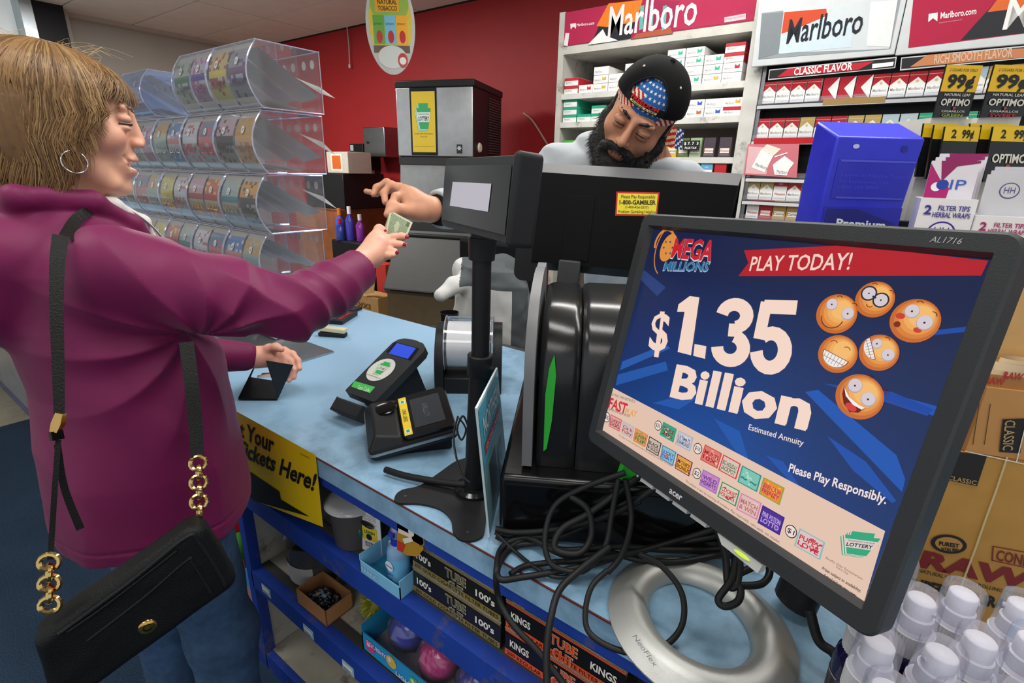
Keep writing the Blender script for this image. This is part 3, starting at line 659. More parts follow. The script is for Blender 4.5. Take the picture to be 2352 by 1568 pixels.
# --- single packs
def pack(body,top,style,txt='Marlboro',tc='9a9a9a',w=.055,d=.023,h=.088):
    mb=MB(); mb.box(0,w,0,d,0,h,body); P=Plane((0,0,0),XP,ZP)
    if style=='chev':
        mb.poly(P,[(0,h*.52),(w/2,h*.78),(w,h*.52),(w,h),(0,h)][:0] or [(0,h*.5),(w*.5,h*.78),(w*.5,h),(0,h)],top,.0004)
        mb.poly(P,[(w*.5,h*.78),(w,h*.5),(w,h),(w*.5,h)],top,.0004)
        mb.disc(P,w/2,h*.62,.005,C('c9b98a'),.0006,n=10); mb.box(-.0003,w+.0003,-.0002,d+.0002,h*.56,h*.995,top) if False else None
        mb.rect(P,0,h*.86,w,h*.875,C('d8c8a0'),.0006)
    elif style=='band': mb.rect(P,0,h*.7,w,h,top,.0004); mb.txth(P,'100',w*.35,h*.78,.008,body,.0,.0006,width=.016)
    elif style=='side':
        mb.rect(P,0,0,w,h,top,.0003); mb.poly(P,[(w,0),(w,h),(w*.35,h*.5)],W0,.0005)
    elif style=='plain': mb.rect(P,w*.12,h*.2,w*.88,h*.45,C('e8e4da'),.0004)
    mb.txth(P,txt,w/2,h*.26,h*.13,C(tc),.01,.0007,width=w*.84,align='c'); mb.rect(P,w*.1,h*.1,w*.9,h*.115,C('b9b9b9'),.0006)
    return mb
PK={}
pk={'red':(W0,C('a81f2e'),'chev','Marlboro','9a9a9a','red chevron'),'gold':(W0,C('b59a5a'),'chev','Marlboro','9a9a9a','gold chevron'),'green':(W0,C('1f9a78'),'chev','Marlboro','9a9a9a','green chevron'),'silver':(W0,C('a9bcc6'),'chev','Marlboro','9a9a9a','silver blue chevron'),
    'sidered':(W0,C('a81f2e'),'side','','9a9a9a','red side turned out'),'kred':(C('b3202c'),C('b3202c'),'plain','Winston','8a1a20','solid red face'),'kgold':(C('b8934e'),C('b8934e'),'plain','Camel','5a3a1a','tan gold face'),'kwhite':(W0,C('b3202c'),'band','Winston','a02028','red top band'),
    'yellow':(C('d8b04a'),C('d8b04a'),'plain','American','6a4a1a','yellow face'),'olive':(C('5a6a38'),C('5a6a38'),'plain','American','c8d0a0','olive green face'),'sage':(C('98ae86'),C('98ae86'),'plain','American','44583a','pale sage face'),'lime':(C('4fae3e'),C('4fae3e'),'plain','Newport','e8f0e0','bright green face'),
    'glass':(C('4a3f48'),C('a02038'),'plain','Winston','b02030','dark clear tray and pink label'),'sky':(C('e4e6ea'),C('5aa0c8'),'band','L&M','5a80a0','sky blue band')}
def put_pack(k,x,z,where,y=SY+.006,rz=0.0,group='cigarette packs in the display trays'):
    if k not in PK:
        a=pk[k]; o=pack(*a[:5]).build('cigarette_pack',M_glossprint); PK[k]=o
    else: o=PK[k].copy(); COL.objects.link(o)
    o.matrix_world=TR(x,y,z+.001,rz)
    tag(o,f'cigarette pack, {pk[k][5]}, {where}','cigarette pack',group)
n=0
for x in (-1.655,-1.60): put_pack('lime',x,LV[2]+.0,('outermost' if x<-1.63 else 'second')+' on the third grey shelf',y=SY+.02+.0)
put_pack('lime',-1.545,LV[2],'third green one on the third grey shelf')
xx=-1.03
for k in ('yellow','olive','sage'): put_pack(k,xx,LV[2],'on the third shelf to the right of the clerk'); xx+=.061
for i,x in enumerate((-.842,-.768)): put_pack('glass',x,LV[2],('left' if i==0 else 'right')+' of the pair beside the shelf divider')
for i,k in enumerate(('kgold','kwhite','sky','sky','kred')): put_pack(k,-1.04+i*.066,LV[3],f'{ORD[i]} on the lowest grey shelf above the terminal')
for i,k in enumerate(('kwhite','sky','sky','kgold','kred')):
    pass
# price ticket
mb=MB(); P=Plane(ony(1567,345,SY-.01),XP,ZP); mb.M=P.mat(); mb.box(0,.082,0,.045,-.004,0,C('121212')); mb.M=Matrix.Identity(4)
mb.txth(P,'$ 7. 7  3',.006,.025,.014,C('f0efe8'),.015,.0008,width=.07); mb.txth(P,'PLUS TAX',.012,.006,.010,C('f0efe8'),.02,.0008,width=.058)
tag(mb.build('price_sign',M_paper),'black price sign reading $ 7.73 plus tax on the shelf right of the clerk','price sign')
# ================================================================ right-hand display with pack rows
du=thing('display_cabinet','black cigarette display cabinet with white framed banners above its pack rows','display cabinet',(.1,SY,0))
mb=MB(); mb.box(-.62,1.2,SY+.09,SY+.12,.2,2.35,C('17161a')); mb.build('back_panel',M_plastic,du)
mb=MB(); mb.box(-.622,-.607,SY+.0,SY+.1,.2,1.95,C('8c8d90')); mb.build('side_rail',M_metal,du)
RV=[1.786,1.636,1.475,1.372,1.285]
for i,z in enumerate(RV):
    mb=MB(); mb.box(-.62,1.2,SY-.012,SY+.09,z-.022,z-.004,C('3a3b40')); mb.box(-.62,1.2,SY-.016,SY-.010,z-.022,z-.008,C('c9cacc')); mb.build('tray_shelf',M_plastic,du)
    mb=MB(); mb.box(-.62,1.2,SY-.012,SY-.010,z-.006,z+.018,(1,1,1)); mb.build('clear_lip',M_clear,du)
mb=MB(); P=Plane((0,SY-.0165,0),XP,ZP); a=P.loc(1890,236); b=P.loc(2035,222); mb.rect(P,a[0],1.768,b[0],1.79,C('a8894e'),.0008); mb.build('tape_strip',M_paper,du)
mb=MB(); mb.rect(P,-.61,1.617,-.30,1.642,C('b01c26'),.0008); mb.build('red_label_strip',M_glossprint,du)
# banners with frames, tipped forward
def banner(name,x0,x1,z0,z1,y,lab=None):
    P=Plane((x0,y,z0),XP,(0,-.12,1)); w=x1-x0; h=z1-z0; mb=MB(); mb.M=P.mat()
    mb.box(0,w,0,h,-.03,0,C('c6cacc')); mb.M=Matrix.Identity(4)
    fr=mb.build('banner_frame',M_plastic,du,bevel=.003); return P,w,h
P,w,h=banner('banner',-.66,-.145,1.93,2.215,SY-.06)
F=P.loc
mb=MB()
def q(pts,c,wz): mb.poly(P,[F(*p) for p in pts],C(c),wz)
q([(1750,30),(2070,-8),(2045,112),(1742,136)],'8f979b',.001); q([(1790,112),(1800,20),(2062,-6),(2042,112),(1788,122)],'c6cdd0',.0014)
q([(1795,78),(1802,28),(1898,20),(1900,36),(1835,64)],'c24a2c',.0020); q([(1835,64),(1900,34),(1960,60),(1955,108),(1790,124),(1795,78)],'c3d2da',.0019)
q([(1742,136),(1750,32),(1800,28),(1788,122)],'7d8488',.0016); q([(1990,105),(2000,5),(2062,0),(2044,108)],'d9dcdc',.0022)
mb.txt(P,'Marlboro',F(1806,100),F(1978,75),F(1815,42),C('23262b'),.012,.0030)
mb.build('banner_print',M_glossprint,du)
P=Plane((0,SY-.05,0),XP,(0,-.05,1)); F=P.loc
def strip(pts,txt,bl,br,tl,mid,tcol):
    mb=MB(); q0=[F(*p) for p in pts]; mb.poly(P,q0,C('b9bbbd'),0); c=sum(np.array(a) for a in q0)/4
    mb.poly(P,[c+(np.array(a)-c)*np.array([.985,.8]) for a in q0],C('221f22'),.0008); mb.poly(P,[F(*p) for p in mid[0]],C(mid[1]),.0012)
    mb.txt(P,txt,F(*bl),F(*br),F(*tl),C(tcol),.02,.0018); mb.build('flavor_strip',M_glossprint,du)
strip([(1764,184),(2056,156),(2060,130),(1767,160)],'CLASSIC FLAVOR',(1823,173),(1957,160),(1825,156),([(1785,177),(1972,160),(2008,141),(1810,158)],'b01f2c'),'efe2dc')
mb=MB(); mb.poly(P,[F(2003,157),F(2051,151),F(2053,142),F(2004,147)],C('e8e2dc'),.002); mb.build('label_patch',M_paper,du)
strip([(2067,162),(2420,128),(2424,98),(2070,132)],'RICH SMOOTH FLAVOR',(2145,146),(2325,130),(2147,126),([(2090,154),(2420,126),(2424,106),(2130,126)],'b5744a'),'c8a88e')
P,w,h=banner('banner',-.142,.62,1.925,2.34,SY-.065); F=P.loc; mb=MB()
q([(2086,110),(2104,-60),(2500,-100),(2470,62)],'a81c3e',.001); q([(2206,93),(2240,55),(2290,0),(2300,-30),(2480,-80),(2470,62)],'2a2a2e',.0014); q([(2268,28),(2290,0),(2305,-40),(2480,-80),(2480,5),(2350,18)],'d0642c',.0018)
mb.txt(P,'Marlboro.com',F(2160,43),F(2242,32),F(2161,28),C('f0dfe2'),.02,.0022); mb.txt(P,'M',F(2302,68),F(2362,60),F(2322,-10),C('e6e4e0'),.01,.0026)
mb.poly(P,[F(2132,51),F(2133,32),F(2154,29),F(2153,49),F(2143,42)],C('f0dfe2'),.0022); mb.txt(P,'For more information about our products visit us online',F(2157,54),F(2210,46),F(2157,51),C('d8a8b4'),0,.0022)
mb.build('banner_print',M_glossprint,du)
# packs, top row then second row
row=['red']*4+['sidered']*3+['red']*4+['gold','silver']+['gold']*3
xs0=-.612
for i,k in enumerate(row):
    put_pack(k,xs0+i*.0585+(.004 if i>3 else 0),RV[0],f'{ORD[i]} from left, top row of right cabinet',rz=random.uniform(-.05,.05))
row=['red','red','red','gold','red','red','gold','gold','silver','silver','green','green','green','green']
for i,k in enumerate(row): put_pack(k,-.615+i*.0595,RV[1],f'{ORD[i]} from left, second row of right cabinet',rz=random.uniform(-.05,.05))
row=['gold','gold','kwhite','red']
for i,k in enumerate(row): put_pack(k,-.612+i*.058,RV[3],f'{ORD[i]} in the short row under the poster',rz=random.uniform(-.04,.04))
row=['kwhite','kred','kgold','kgold','silver']
for i,k in enumerate(row): put_pack(k,-.60+i*.058,RV[4]-.001,f'{ORD[i]} in the lowest row above the terminal')
# poster of two packs
P=Plane(ony(1708,401,SY-.02),XP,ZP); F=P.loc; mb=MB()
mb.poly(P,[F(1708,401),F(1830,408),F(1836,330),F(1718,331)],C('c8707a'),0); mb.poly(P,[F(1712,398),F(1760,400),F(1775,340),F(1720,336)],C('dcb0b4'),.0004)
mb.poly(P,[F(1726,384),F(1756,396),F(1776,358),F(1748,344)],C('efecea'),.0010); mb.poly(P,[F(1748,344),F(1776,358),F(1794,342),F(1762,331)],C('e6dccf'),.0012)
mb.poly(P,[F(1775,378),F(1812,390),F(1824,374),F(1802,358)],C('f1eeec'),.0014); mb.poly(P,[F(1775,378),F(1812,390),F(1808,403),F(1779,401)],C('f1eeec'),.0014); mb.line(P,[F(1780,360),F(1808,351)],.005,C('efe9e4'),.0016)
mb.txt(P,'Marlboro',F(1734,380),F(1762,390),F(1737,373),C('8a8a8a'),.0,.002); mb.txt(P,'Marlboro',F(1784,398),F(1810,400),F(1785,389),C('8a8a8a'),.0,.002)
mb.build('pack_poster',M_glossprint,du)
# ================================================================ ice machine and the things on the red wall
ux=nrm([.943,.333,0]); uy=np.array([-ux[1],ux[0],0]); o=np.array([-2.80,2.496,0])
IM=Matrix([[ux[0],uy[0],0,o[0]],[ux[1],uy[1],0,o[1]],[0,0,1,0],[0,0,0,1]])
im=thing('ice_machine','stainless steel ice machine with a black top and louvred side, lottery poster on its door','ice machine',M=IM)
STL=C('c9cbcb')
mb=MB(); mb.M=IM; mb.box(.0,.54,.006,.55,1.55,1.975,C('2e1c20')); mb.build('body',M_plastic,im)
mb=MB(); mb.M=IM; mb.box(-.004,.548,-.012,.56,1.968,2.01,C('222325')); mb.build('top_cap',M_plastic,im,bevel=.006)
mb=MB(); mb.M=IM; mb.box(0,.535,-.006,.008,1.555,1.968,STL); mb.build('steel_front',M_metal,im,bevel=.004)
mb=MB(); mb.M=IM; mb.box(-.002,.542,.0,.56,1.50,1.552,C('3b3c3c')); mb.build('lower_band',M_plastic,im,bevel=.004)
mb=MB(); mb.M=IM
for k in range(22): mb.box(.5405,.545,.28,.53,1.585+k*.0165,1.592+k*.0165,C('4a4549'))
mb.box(.5402,.5425,.27,.54,1.575,1.955,C('0e0c0e')); mb.build('side_vent',M_plastic,im)
mb=MB(); mb.M=IM @ Matrix.Translation((.541,.10,1.615)) @ Matrix.Rotation(math.pi/2,4,'Y'); mb.lathe([(0,.012),(.026,.01),(.032,0)],C('cfc6b4'),20); mb.build('dial',M_plastic,im)
PI_=Plane(tuple(IM@Vector((0,-.007,0))),ux,ZP)
mb=MB(); F=PI_.loc; mb.rect(PI_,.10,1.56,.29,1.965,C('141416'),.001); mb.rect(PI_,.112,1.58,.278,1.945,C('e2c23a'),.002)
oo=np.array([.150,1.72]); keystone(mb,PI_,oo,np.array([.098,.0]),np.array([0,.155]),.0022,C('3fa86a'),C('1c2c44'),2,C('dfe8e0'))
mb.txth(PI_,'Benefits Older Pennsylvanians.',.195,1.69,.010,C('9a7a2a'),.0,.003,width=.13,align='c'); mb.txth(PI_,'Every Day',.195,1.672,.010,C('9a7a2a'),.0,.003,width=.05,align='c'); mb.rect(PI_,.125,1.615,.265,1.617,C('a88a30'),.003)
mb.build('lottery_poster',M_glossprint,im)
mb=MB(); mb.rect(PI_,.425,1.575,.462,1.63,C('23272a'),.002); 
for a in range(0,180,60):
    c_,s_=math.cos(math.radians(a)),math.sin(math.radians(a)); mb.line(PI_,[(.4435-.013*c_,1.607-.013*s_),(.4435+.013*c_,1.607+.013*s_)],.006,C('d9dcdc'),.003)
mb.build('badge',M_paper,im)
# storage bin below with a sloping dark lid
mb=MB(); mb.M=IM
mb.box(.0,.54,.02,.58,.0,1.50,C('b2b2ae')); mb.add([(0,.015,1.50),(.54,.015,1.50),(.54,-.02,1.10),(0,-.02,1.10)],[(0,3,2,1)],C('bdbebc')); mb.box(0,.54,-.25,.03,.0,.70,C('b5ac9c')); mb.build('bin_body',M_metal,im)
mb=MB(); mb.M=IM; v=[(-.01,-.03,1.10),(.55,-.03,1.10),(.55,-.29,.70),(-.01,-.29,.70),(-.01,.03,1.06),(.55,.03,1.06),(.55,-.25,.66),(-.01,-.25,.66)]
mb.add(v,[(0,3,2,1),(4,5,6,7),(0,1,5,4),(1,2,6,5),(2,3,7,6),(3,0,4,7)],C('4f5050')); mb.build('bin_lid',M_plastic,im,bevel=.01)
mb=MB(); mb.M=IM; mb.box(-.01,.55,-.05,-.015,1.075,1.13,C('3c3d3d')); mb.tube([(-.0,-.065,1.04),(.55,-.065,1.04)],.017,10,C('222323')); mb.build('lid_handle',M_plastic,im); mb=MB(); mb.M=IM; mb.tube([(.05,-.29,.70),(.36,-.29,.70)],.010,8,C('111111')); mb.build('lid_grip',M_plastic,im)
P=Plane(tuple(IM@Vector((0,-.0,0))),ux,(uy*.0875+ZP)); mb=MB(); F=P.loc; u,v=F(989,406); mb.disc(P,u,v,.034,C('d9d6b8'),.012); 
for k in range(4): mb.rect(P,u-.02,v-.018+k*.011,u+.02,v-.0145+k*.011,C('8a8868'),.013)
u,v=F(971,450); mb.disc(P,u,v,.026,C('d9d6b8'),.012,ry=.032); mb.build('sticker',M_paper,im)
WP=Plane((0,WY-.001,0),XP,ZP)
def wallbox(name,lab,cat,pxs,depth,col,m=M_plastic,bev=.006,extra=None):
    (x0,y0),(x1,y1)=pxs; a=WP.loc(x0,y1); b=WP.loc(x1,y0)
    mb=MB(); mb.box(min(a[0],b[0]),max(a[0],b[0]),WY-depth,WY-.001,min(a[1],b[1]),max(a[1],b[1]),col); 
    o=thing(name,lab,cat,((a[0]+b[0])/2,WY,min(a[1],b[1]))); mb.build('housing',m,o,bevel=bev)
    return o,(min(a[0],b[0]),max(a[0],b[0]),min(a[1],b[1]),max(a[1],b[1]))
o_,b_=wallbox('paper_towel_dispenser','black paper towel dispenser on the red wall left of the ice machine','dispenser',((845,332),(872,390)),.2,C('161618'))
mb=MB(); mb.box(b_[0]+.02,b_[1]-.04,WY-.19,WY-.05,b_[2]-.06,b_[2],C('c8c6c0')); mb.box(b_[0]+.015,b_[0]+.06,WY-.203,WY-.2,b_[2]+.17,b_[2]+.22,C('b5b9bb')); mb.build('paper',M_paper,o_)
o_,b_=wallbox('wall_cabinet','small light grey metal box mounted beside the ice machine','wall box',((880,295),(925,362)),.22,C('8f9092'),M_metal)
mb=MB(); mb.tube([(b_[0]+.06,WY-.222,(b_[2]+b_[3])/2),(b_[0]+.06,WY-.232,(b_[2]+b_[3])/2)],.012,10,C('6a6a6a')); mb.build('knob',M_metal,o_)
mb=MB(); a=WP.hit(803,62); b=WP.hit(805,150); b[0]=a[0]; mb.tube([a+[0,-.03,0],(a+b)/2+[.01,-.03,0],b+[0,-.03,0]],.006,6,C('b9a8a0')); mb.tube([b+[0,-.03,0],b+[0,-.03,-.03]],.012,8,C('cfc8c0'))
tag(mb.build('pull_cord',M_plastic),'white pull cord hanging from the ceiling against the red wall','cord')
mb=MB(); pts=[WP.hit(*p)+[0,-.012,0] for p in ((1204,260),(1222,274),(1240,300),(1252,320),(1262,335))]; mb.tube(spline(pts,6),.007,6,C('c8a496')); tag(mb.build('white_cable',M_plastic),'pale cable drooping on the red wall right of the ice machine','cable')
for i,(px,py) in enumerate(((811,345),(826,345),(820,379))):
    mb=MB(); p=WP.hit(px,py); mb.ball(tuple(p),(.01,.006,.01),C('d9c8c4'),10,6); tag(mb.build('wall_plug',M_plastic),('white wall plug in the red wall, '+('upper left of three','upper right of three beside the dispenser','lowest of three')[i]),'wall plug')
# hanging oval sign
P=Plane(at(897,58,2.7),W2C[0]*1.0+np.array([.05,.12,0]),(0,0,1)); hs=thing('hanging_sign','oval tobacco advertising sign hanging from the ceiling','hanging sign',P.pt(0,-.25))
mb=MB(); mb.M=P.mat(); q_=[(.128*math.cos(t),.235*math.sin(t)) for t in np.linspace(0,2*math.pi,49)[:-1]]; mb.prism(q_,-.003,.003,C('b4b5b1')); mb.M=Matrix.Identity(4); mb.build('board',M_plastic,hs)
mb=MB(); 
mb.disc(P,0,.01,.112,C('c8b23c'),.0035,ry=.20,n=40); mb.disc(P,0,.10,.1,C('8aa848'),.0038,ry=.10)
mb.rect(P,-.075,.06,.05,.20,C('d99a2a'),.0042); mb.txth(P,'NATURAL',-.06,.095,.022,C('4a3a1a'),.02,.005,width=.1); mb.txth(P,'TOBACCO',-.06,.066,.022,C('4a3a1a'),.02,.005,width=.1); mb.txth(P,'ADDITIVE-FREE',-.06,.13,.016,C('4a3a1a'),.02,.005,width=.1)
for k,c in enumerate(('5f9a3c','6fb0c8','e0a030')): mb.rect(P,-.09+k*.06,-.09,-.032+k*.06,.045,C(c),.0045); mb.disc(P,-.06+k*.06,-.055,.016,C('b02a2c'),.005,ry=.03); mb.txth(P,'SPIRIT',-.085+k*.06,.0,.01,C('3a4a2a'),0,.005,width=.045)
mb.rect(P,-.095,-.13,.095,-.095,C('5a4a3a'),.0043); mb.disc(P,0,-.15,.075,C('bfc2be'),.0046,ry=.055); mb.disc(P,.055,-.165,.026,C('b02a2c'),.006,ry=.035); mb.disc(P,.055,-.168,.018,C('d8d4cc'),.007,ry=.018)
mb.build('printed_face',M_glossprint,hs)
mb=MB(); t0=P.pt(0,.23); mb.tube([t0,(t0[0],t0[1],CZ)],.0015,6,C('999999')); mb.build('hanging_wire',M_plastic,hs)
# ================================================================ lottery terminal group on the counter
def vp(px,py): return nrm(W2C.T @ np.array([(px-1176)/FPX,(py-784)/FPX,1.0]))
DK=C('151617'); DK2=C('232426')
# black box under the terminal
b0=onz(1147,1092,1.02); ux=np.array([.866,.5,0]); uy=np.array([-.5,.866,0])
BM=Matrix([[ux[0],uy[0],0,b0[0]],[ux[1],uy[1],0,b0[1]],[0,0,1,T+.0008],[0,0,0,1]])
lt=thing('terminal_riser','low glossy black box standing on the counter under the lottery terminal','equipment box',M=BM)
mb=MB(); mb.M=BM; mb.box(0,.40,0,.42,0,.12,C('161516')); mb.build('case',mat('scuffed_gloss',.22,bump=.08,bscale=60,var=.25,vscale=10),lt,bevel=.008,seg=3)
mb=MB(); mb.M=BM; mb.box(.012,.39,-.0012,.0,.012,.105,C('0c0c0d')); mb.build('front_panel',M_gloss,lt)
# terminal body
TM=BM @ Matrix.Translation((.055,.035,.1208)) @ Matrix.Diagonal((1,1,1.10,1))
tm=thing('lottery_terminal','curved black lottery terminal with green side panels, seen from behind under the wide black display','lottery terminal',M=TM)
mb=MB(); mb.M=TM
prof=[(.0,.0),(-.004,.05),(-.006,.12),(0,.17),(.02,.205),(.055,.226),(.10,.235),(.20,.235),(.25,.22),(.26,.1),(.26,0)]
def loft_x(mb, prof, x0, x1, col, nb=4, rr=.012):
    # profile (y,z) swept along x with softened ends
    sec=[]
    for x,s in ((x0,.96),(x0+rr*.3,.99),(x0+rr,1.0),(x1-rr,1.0),(x1-rr*.3,.99),(x1,.97)): sec.append((x,s))
    cy=sum(p[0] for p in prof)/len(prof); k=len(prof); v=[]
    for x,s in sec: v+=[(x,cy+(p[0]-cy)*s,p[1]*s if p[1]>.001 else 0) for p in prof]
    fs=[(i*k+j,(i+1)*k+j,(i+1)*k+j+1,i*k+j+1) for i in range(len(sec)-1) for j in range(k-1)]
    mb.add(v,fs,col,True); mb.add(v[:k],[tuple(range(k))],col); mb.add(v[-k:],[tuple(range(k-1,-1,-1))],col)
pp=[tuple(p) for p in spline([(a,b) for a,b in prof],4)]
loft_x(mb,pp,.0,.062,C('1d1e1f')); loft_x(mb,[(y-.004,z*1.01) for y,z in pp],.0635,.33,C('232425'))
mb.build('body',mat('terminal_shell',.22,bump=.05,bscale=400,var=.05),tm)
mb=MB(); mb.M=TM
sil=[tuple(p) for p in spline([(-.012,.005),(-.02,.10),(-.016,.18),(.03,.235),(.12,.262),(.2,.265),(.27,.24),(.275,.02)],5)]
v=[(-.022,y,z) for y,z in sil]+[(-.006,y,z) for y,z in sil]; k=len(sil)
mb.add(v,[(i,i+1,k+i+1,k+i) for i in range(k-1)],C('77787a'),True); mb.add(v[:k],[tuple(range(k))],C('8a8b8d')); mb.add(v[k:],[tuple(range(k-1,-1,-1))],C('6a6b6d'))
mb.build('side_cheek',M_plastic,tm)
GN=C('35b23c')
mb=MB(); mb.M=TM; pts=[(.012,.03),(.011,.12),(.015,.16),(.022,.18),(.026,.15),(.023,.08),(.017,.035)]; 
mb.add([(x,-.0095-.000*z,z) for x,z in pts],[tuple(range(len(pts)))],GN); mb.build('green_side_strip',M_plastic,tm)
mb=MB(); mb.M=TM; mb.add([(.13,-.03,.004),(.26,-.03,.004),(.26,-.05,.085),(.145,-.045,.07)],[(0,1,2,3)],GN); mb.add([(.13,-.012,.0),(.26,-.012,.0),(.26,-.03,.004),(.13,-.03,.004)],[(0,1,2,3)],GN); mb.add([(.13,-.03,.004),(.145,-.045,.07),(.145,-.008,.07),(.13,-.008,.0)],[(0,1,2,3)],GN)
mb.build('green_front_flap',M_plastic,tm)
mb=MB(); mb.M=TM; mb.add([(.150,-.006,.186),(.30,-.006,.186),(.30,.045,.244),(.128,.045,.244)],[(0,1,2,3)],GN); mb.build('green_top_panel',M_plastic,tm)
# big clerk display seen from behind
DP=Plane(EYE+(np.array([-.71,1.069,1.48])-EYE)*.94,(.913,.406,-.033),(-.054,.148,.988)); DW,DH=.428,.212
cd=tm
mb=MB(); mb.M=DP.mat()
def rr2(g,r=.012): return rrect(-.004+g,-DH-.005+g,DW-g,.02-g,r,4)
n=20
mb.add([(a,b,-.018) for a,b in rr2(0)]+[(a,b,-.030) for a,b in rr2(.0)],[(i,(i+1)%n,(i+1)%n+n,i+n)[::-1] for i in range(n)],C('2e2f31'),True)
mb.add([(a,b,-.030) for a,b in rr2(0)],[tuple(range(n))[::-1]],C('101011'))
fr_=[(.004,-DH+.012),(DW-.03,-DH+.012),(DW-.012,-.01),(.004,-.006)]
ou=[(-.004,-DH-.005),(DW-.018,-DH-.005),(DW,.02),(-.004,.02)]
mb2=[(a,b,-.018) for a,b in ou]+[(a,b,.022) for a,b in fr_]
mb.add(mb2,[(0,1,5,4),(1,2,6,5),(3,0,4,7)],C('131314')); mb.add(mb2,[(2,3,7,6)],C('5a5b5d')); mb.add([(a,b,.022) for a,b in fr_],[(0,1,2,3)],C('0b0b0c'))  # upward-facing chamfer painted lighter grey, as if catching the overhead light
disp=mb.build('clerk_display',M_black,tm)
mb=MB(); mb.M=DP.mat(); mb.box(.07,.13,-.19,-.05,.0225,.0240,C('0c0c0d')); mb.build('rear_cover',M_black,disp,bevel=.002)
mb=MB(); mb.M=DP.mat(); mb.box(.066,.115,-.262,-.19,-.02,.03,C('3a3b3c')); mb.box(.04,.13,-.30,-.25,-.05,.0,C('121213')); mb.build('hinge',M_plastic,tm,bevel=.004)
DPf=Plane(DP.pt(0,0,.0225),DP.x,DP.y); F=DPf.loc
mb=MB(); a=F(1416,440); b=F(1515,442); c=F(1509,497); d=F(1413,495)
qd=[a,b,c,d]; ce=sum(np.array(z) for z in qd)/4
mb.poly(DPf,qd,C('c4261f'),.0010); mb.poly(DPf,[ce+(np.array(z)-ce)*np.array([.93,.86]) for z in qd],C('e8d72e'),.0016)
def TD(t,bl,br,tl,bold=0): mb.txt(DPf,t,F(*bl),F(*br),F(*tl),C('2a2210'),bold,.0022)
TD('Please Play Responsibly',(1427,455),(1505,456),(1427,447)); TD('1-800-GAMBLER',(1423,469),(1506,470),(1423,459),.03); TD('(1-800-426-2537)',(1436,478),(1489,479),(1436,472)); TD('Problem Gambling Helpline',(1420,489),(1506,490),(1420,482))
tag(mb.build('helpline_sticker',M_paper,disp),'yellow and red helpline sticker')
# hanging magnetic card track under the display's left corner
mb=MB(); mb.M=DP.mat(); mb.prism(rrect(-.035,-.245,.02,-.10,.02,5),-.04,.018,C('121213')); mb.build('card_slot',M_plastic,disp,bevel=.004)
# ---------------------------------------------------------------- pole display
pb=onz(1088,1130,T); pt=ony(1108,545,pb[1]); col=ony(1103,835,pb[1])
pd=thing('pole_display','customer price display on a black pole with a flat four-armed base','customer display',tuple(pb))
mb=MB(); P=Plane((0,0,T+.001),(1,0,0),(0,1,0)); Q=[P.loc(*p) for p in ((912,1158),(908,1142),(925,1128),(965,1118),(1010,1088),(1048,1062),(1090,1052),(1118,1060),(1128,1080),(1130,1100),(1130,1130),(1126,1150),(1118,1180),(1112,1225),(1100,1240),(1075,1246),(1052,1240),(1040,1222),(1035,1195),(1010,1172),(965,1160))]
Q=[tuple(p) for p in spline([(a,b) for a,b in Q],4,True)]; mb.M=Matrix.Translation((0,0,T+.001)); mb.prism(Q,0,.004,C('1f2022')); base=mb.build('base_plate',M_rubber,pd,bevel=.001)
mb=MB()
for px,py in ((931,1143),(1074,1226)):
    p=P.hit(px,py); mb.cyl((p[0],p[1],T+.0045),(p[0],p[1],T+.0055),.003,n=10,col=C('8a8a8a'))
mb.build('screw',M_metal,base)
mb=MB(); ax=nrm(pt-pb); mb.tube([pb+ax*.004,pb+ax*.012,pb+ax*.016],[.036,.036,.028],28,C('18191a')); mb.build('flange',M_gloss,pd)
mb=MB(); mb.tube([pb+ax*.01,col],.0185,24,C('17181a')); mb.build('lower_pole',M_plastic,pd)
mb=MB(); mb.tube([col-ax*.02,col-ax*.018,col+ax*.016,col+ax*.018],[.0205,.0225,.0225,.02],24,C('1c1d1f')); mb.build('collar',M_plastic,pd)
mb=MB(); mb.tube([col,pt-ax*.01],.0155,24,C('1a1b1d')); mb.build('upper_pole',M_plastic,pd)
hx=-vp(552,388); hy=-vp(659,3628)
hp=at(1030.3,384.6,.80); HP=Plane(hp,hx,hy)
if HP.n[1]>0: HP=Plane(hp,hx,hy)
u1,v1=HP.loc(1171,532); hw=HP.loc(1183.4,384.6)[0]; hh=-HP.loc(1016.6,501)[1]; hh2=-HP.loc(1159.4,532.9)[1]
hh=(hh+hh2)/2
mb=MB(); mb.M=HP.mat()
n=20
def sec(g,r=.008): return rrect(-.006+g,-hh-.013+g,hw+.014-g,.014-g,r,4)
for z0,z1,g0,g1,c in ((.004,-.003,.002,0,'2a2b2d'),(-.003,-.02,0,0,'242527'),(-.02,-.032,0,.012,'1b1c1e')):
    mb.add([(a,b,z0) for a,b in sec(g0)]+[(a,b,z1) for a,b in sec(g1)],[(i,i+n,(i+1)%n+n,(i+1)%n) for i in range(n)],C(c),True)
mb.add([(a,b,.004) for a,b in sec(.002)],[tuple(range(n))],C('303234')); mb.add([(a,b,-.032) for a,b in sec(.012)],[tuple(range(n))[::-1]],C('1b1c1e'))
mb.build('head_shell',M_black,pd)
mb=MB(); mb.M=HP.mat(); mb.box(hw+.004,hw+.018,-hh-.016,.018,-.030,.008,C('2c2d2f')); mb.build('card_reader_side',M_black,pd,bevel=.009,seg=4)
mb=MB(); mb.M=Matrix.Identity(4); mb.rect(HP,-.001,-hh-.002,hw+.001,.002,C('17191c'),.0055); gl=mb.build('glass_front',M_darkglass,pd)
